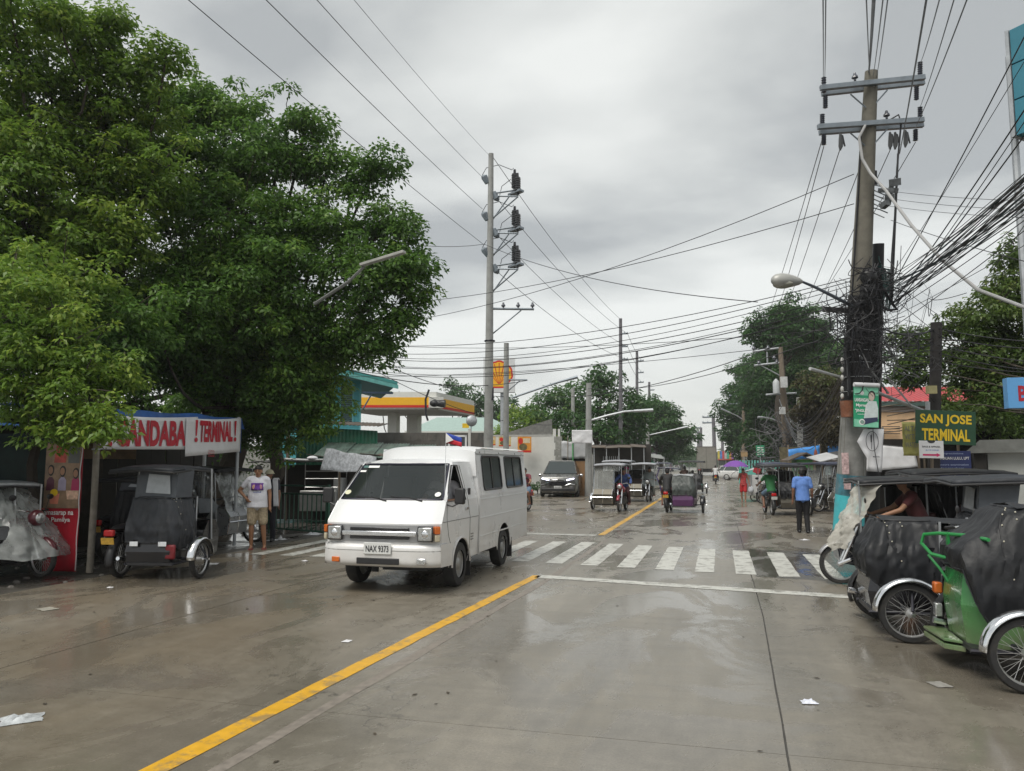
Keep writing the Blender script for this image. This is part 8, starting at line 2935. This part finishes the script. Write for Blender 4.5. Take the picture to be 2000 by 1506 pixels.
# ================================================================= LITTER AND SMALL PLANTS
def scrap(label, px, py, size, mat, name='litter_scrap', cat='litter', tall=.25, z=0.0, group='litter on the road', seed=0):
    p = G(px, py, z)
    k = MB()
    k.grid(lambda u, v: Vector(((u - .5) * size * (1 + .3 * nz(v * 3, seed)), (v - .5) * size * .8 * (1 + .3 * nz(u * 3, seed + 5)), .006 + size * tall * abs(nz(u * 3 + seed, v * 3)) * math.sin(u * 3.14) * math.sin(v * 3.14))), 10, 8)
    o = k.build(name, mat)
    o.location = (p.x, p.y, z)
    o.rotation_euler.z = seed * 1.3
    return tag(o, label, cat, group)
scrap('crumpled clear plastic bag lying on the lower left of the road', 42, 1406, .26, M('bag_plastic', (.55, .58, .60), .25, var=.3, scale=14, alpha=.75), 'plastic_bag', tall=.35, seed=3)
scrap('crumpled white and blue paper on the near right lane', 1580, 1373, .11, M('paper_white', (.62, .64, .72), .7, var=.3, scale=20), tall=.7, seed=5)
scrap('small pale scrap in the left lane ahead of the van', 678, 1253, .10, BANNER, tall=.3, seed=6)
scrap('flat cream scrap at the left lane edge', 92, 1190, .22, M('scrap_cream', (.28, .265, .225), .7), tall=.1, seed=7)
scrap('white scrap near the first parked tricycle', 215, 1148, .10, BANNER, tall=.3, seed=9)
scrap('white scrap beside the roofed tricycle wheel', 411, 1102, .26, BANNER, tall=.15, seed=10)
scrap('white plastic scraps by the end of the green fence', 612, 1044, .45, BANNER, tall=.3, z=-.03, seed=11)
scrap('white paper on the dirt right of the boy', 548, 1054, .25, BANNER, tall=.5, z=-.03, seed=12)
scrap('small paper on the dirt behind the bike wheel', 532, 1056, .22, BANNER, tall=.3, z=-.03, seed=13)
scrap('pale scrap on the lane before the crossing stripes', 595, 1096, .12, BANNER, tall=.3, seed=14)
scrap('small scrap on the road behind the man in blue', 1572, 1055, .2, BANNER, tall=.2, seed=15)
scrap('dull scrap on the muddy right lane near the green tricycle', 1835, 1338, .16, M('scrap_grey', (.25, .24, .22), .7), tall=.15, seed=16)
k = MB()
rl = random.Random(5)
for q in range(420):
    x = rl.choice((rl.uniform(-14, -9.2), rl.uniform(-9.5, -8), rl.uniform(-8, 4)))
    y = rl.uniform(4, 26)
    s = rl.uniform(.012, .04)
    a = rl.uniform(0, 6.28)
    z = .004 if x > -9.35 else -.026
    d, e = Vector((math.cos(a), math.sin(a), 0)) * s, Vector((-math.sin(a), math.cos(a), .25)) * s * .5
    c = Vector((x, y, z))
    k.poly([c - d, c + e, c + d, c - e * .8 + Vector((0, 0, s * .2))])
o = k.build('leaf_litter', M('fallen_leaf', (.045, .035, .022), .7, var=.5, scale=3), smooth=False, kind='stuff')
o['label'] = 'small fallen leaves and dirt flecks scattered over the road'
k = MB()
for q in range(160):
    x, y = rl.uniform(-14, -9.0), rl.uniform(9, 21)
    s = rl.uniform(.02, .07)
    k.ell((x, y, -.03), (s, s * .8, s * .5), 6, 4)
o = k.build('gravel', M('gravel_grey', (.12, .11, .10), .8, var=.4), kind='stuff')
o['label'] = 'loose stones on the dirt strip under the trees'
t = thing('shrub', 'low green bush at the foot of the white wall', 'bush', (D(1050, 930, 44).x, D(1050, 930, 44).y, 0))
MB().tube([(0, 0, 0), (0, 0, .5)], .03, 5).build('stem', BARK, t)
me = leaves([(Vector((x, jit(.2), .55 + jit(.15))), .38, .4) for x in (-.6, -.3, 0, .3, .55)], 70, .16, 5)
me.materials.append(LEAF_C)
inst('foliage', me, t)
# far-off wood that closes the horizon
cl = []
rw = random.Random(9)
for q in range(420):
    px = rw.choice((rw.uniform(-900, 1330), rw.uniform(1430, 3200)))
    p = D(px, 905, rw.uniform(170, 260))
    cl.append((Vector((p.x, p.y, rw.uniform(.5, 6.5))), rw.uniform(2.2, 4.2), rw.uniform(.25, .55)))
me = leaves(cl, 90, 1.3, 77)
me.materials.append(LEAF_C)
o = inst('far_wood', me)
o['kind'] = 'stuff'
o['label'] = 'far line of trees closing the horizon'
cl = []
for q in range(50):
    p = D(rw.uniform(1320, 1440), 905, rw.uniform(330, 480))
    cl.append((Vector((p.x, p.y, rw.uniform(.5, 8))), rw.uniform(4, 6), .5))
me = leaves(cl, 60, 2.4, 78)
me.materials.append(LEAF_C)
o = inst('far_trees', me)
o['kind'] = 'stuff'
o['label'] = 'hazy trees at the vanishing end of the street'
# ================================================================= HUMID AIR
hz = MB().b2((-1000, -80, -1.2), (1000, 960, 32)).build('haze', None, smooth=False, kind='stuff')
hz['label'] = 'thin humid haze filling the street'
hm = bpy.data.materials.new('humid_air')
hm.use_nodes = True
hm.node_tree.nodes.clear()
ho = hm.node_tree.nodes.new('ShaderNodeOutputMaterial')
hv = hm.node_tree.nodes.new('ShaderNodeVolumePrincipled')
hv.inputs['Color'].default_value = (.93, .95, .97, 1)
hv.inputs['Density'].default_value = 0.0005
hv.inputs['Anisotropy'].default_value = 0.2
hm.node_tree.links.new(hv.outputs[0], ho.inputs['Volume'])
hz.data.materials.append(hm)
scn.cycles.volume_bounces = 1
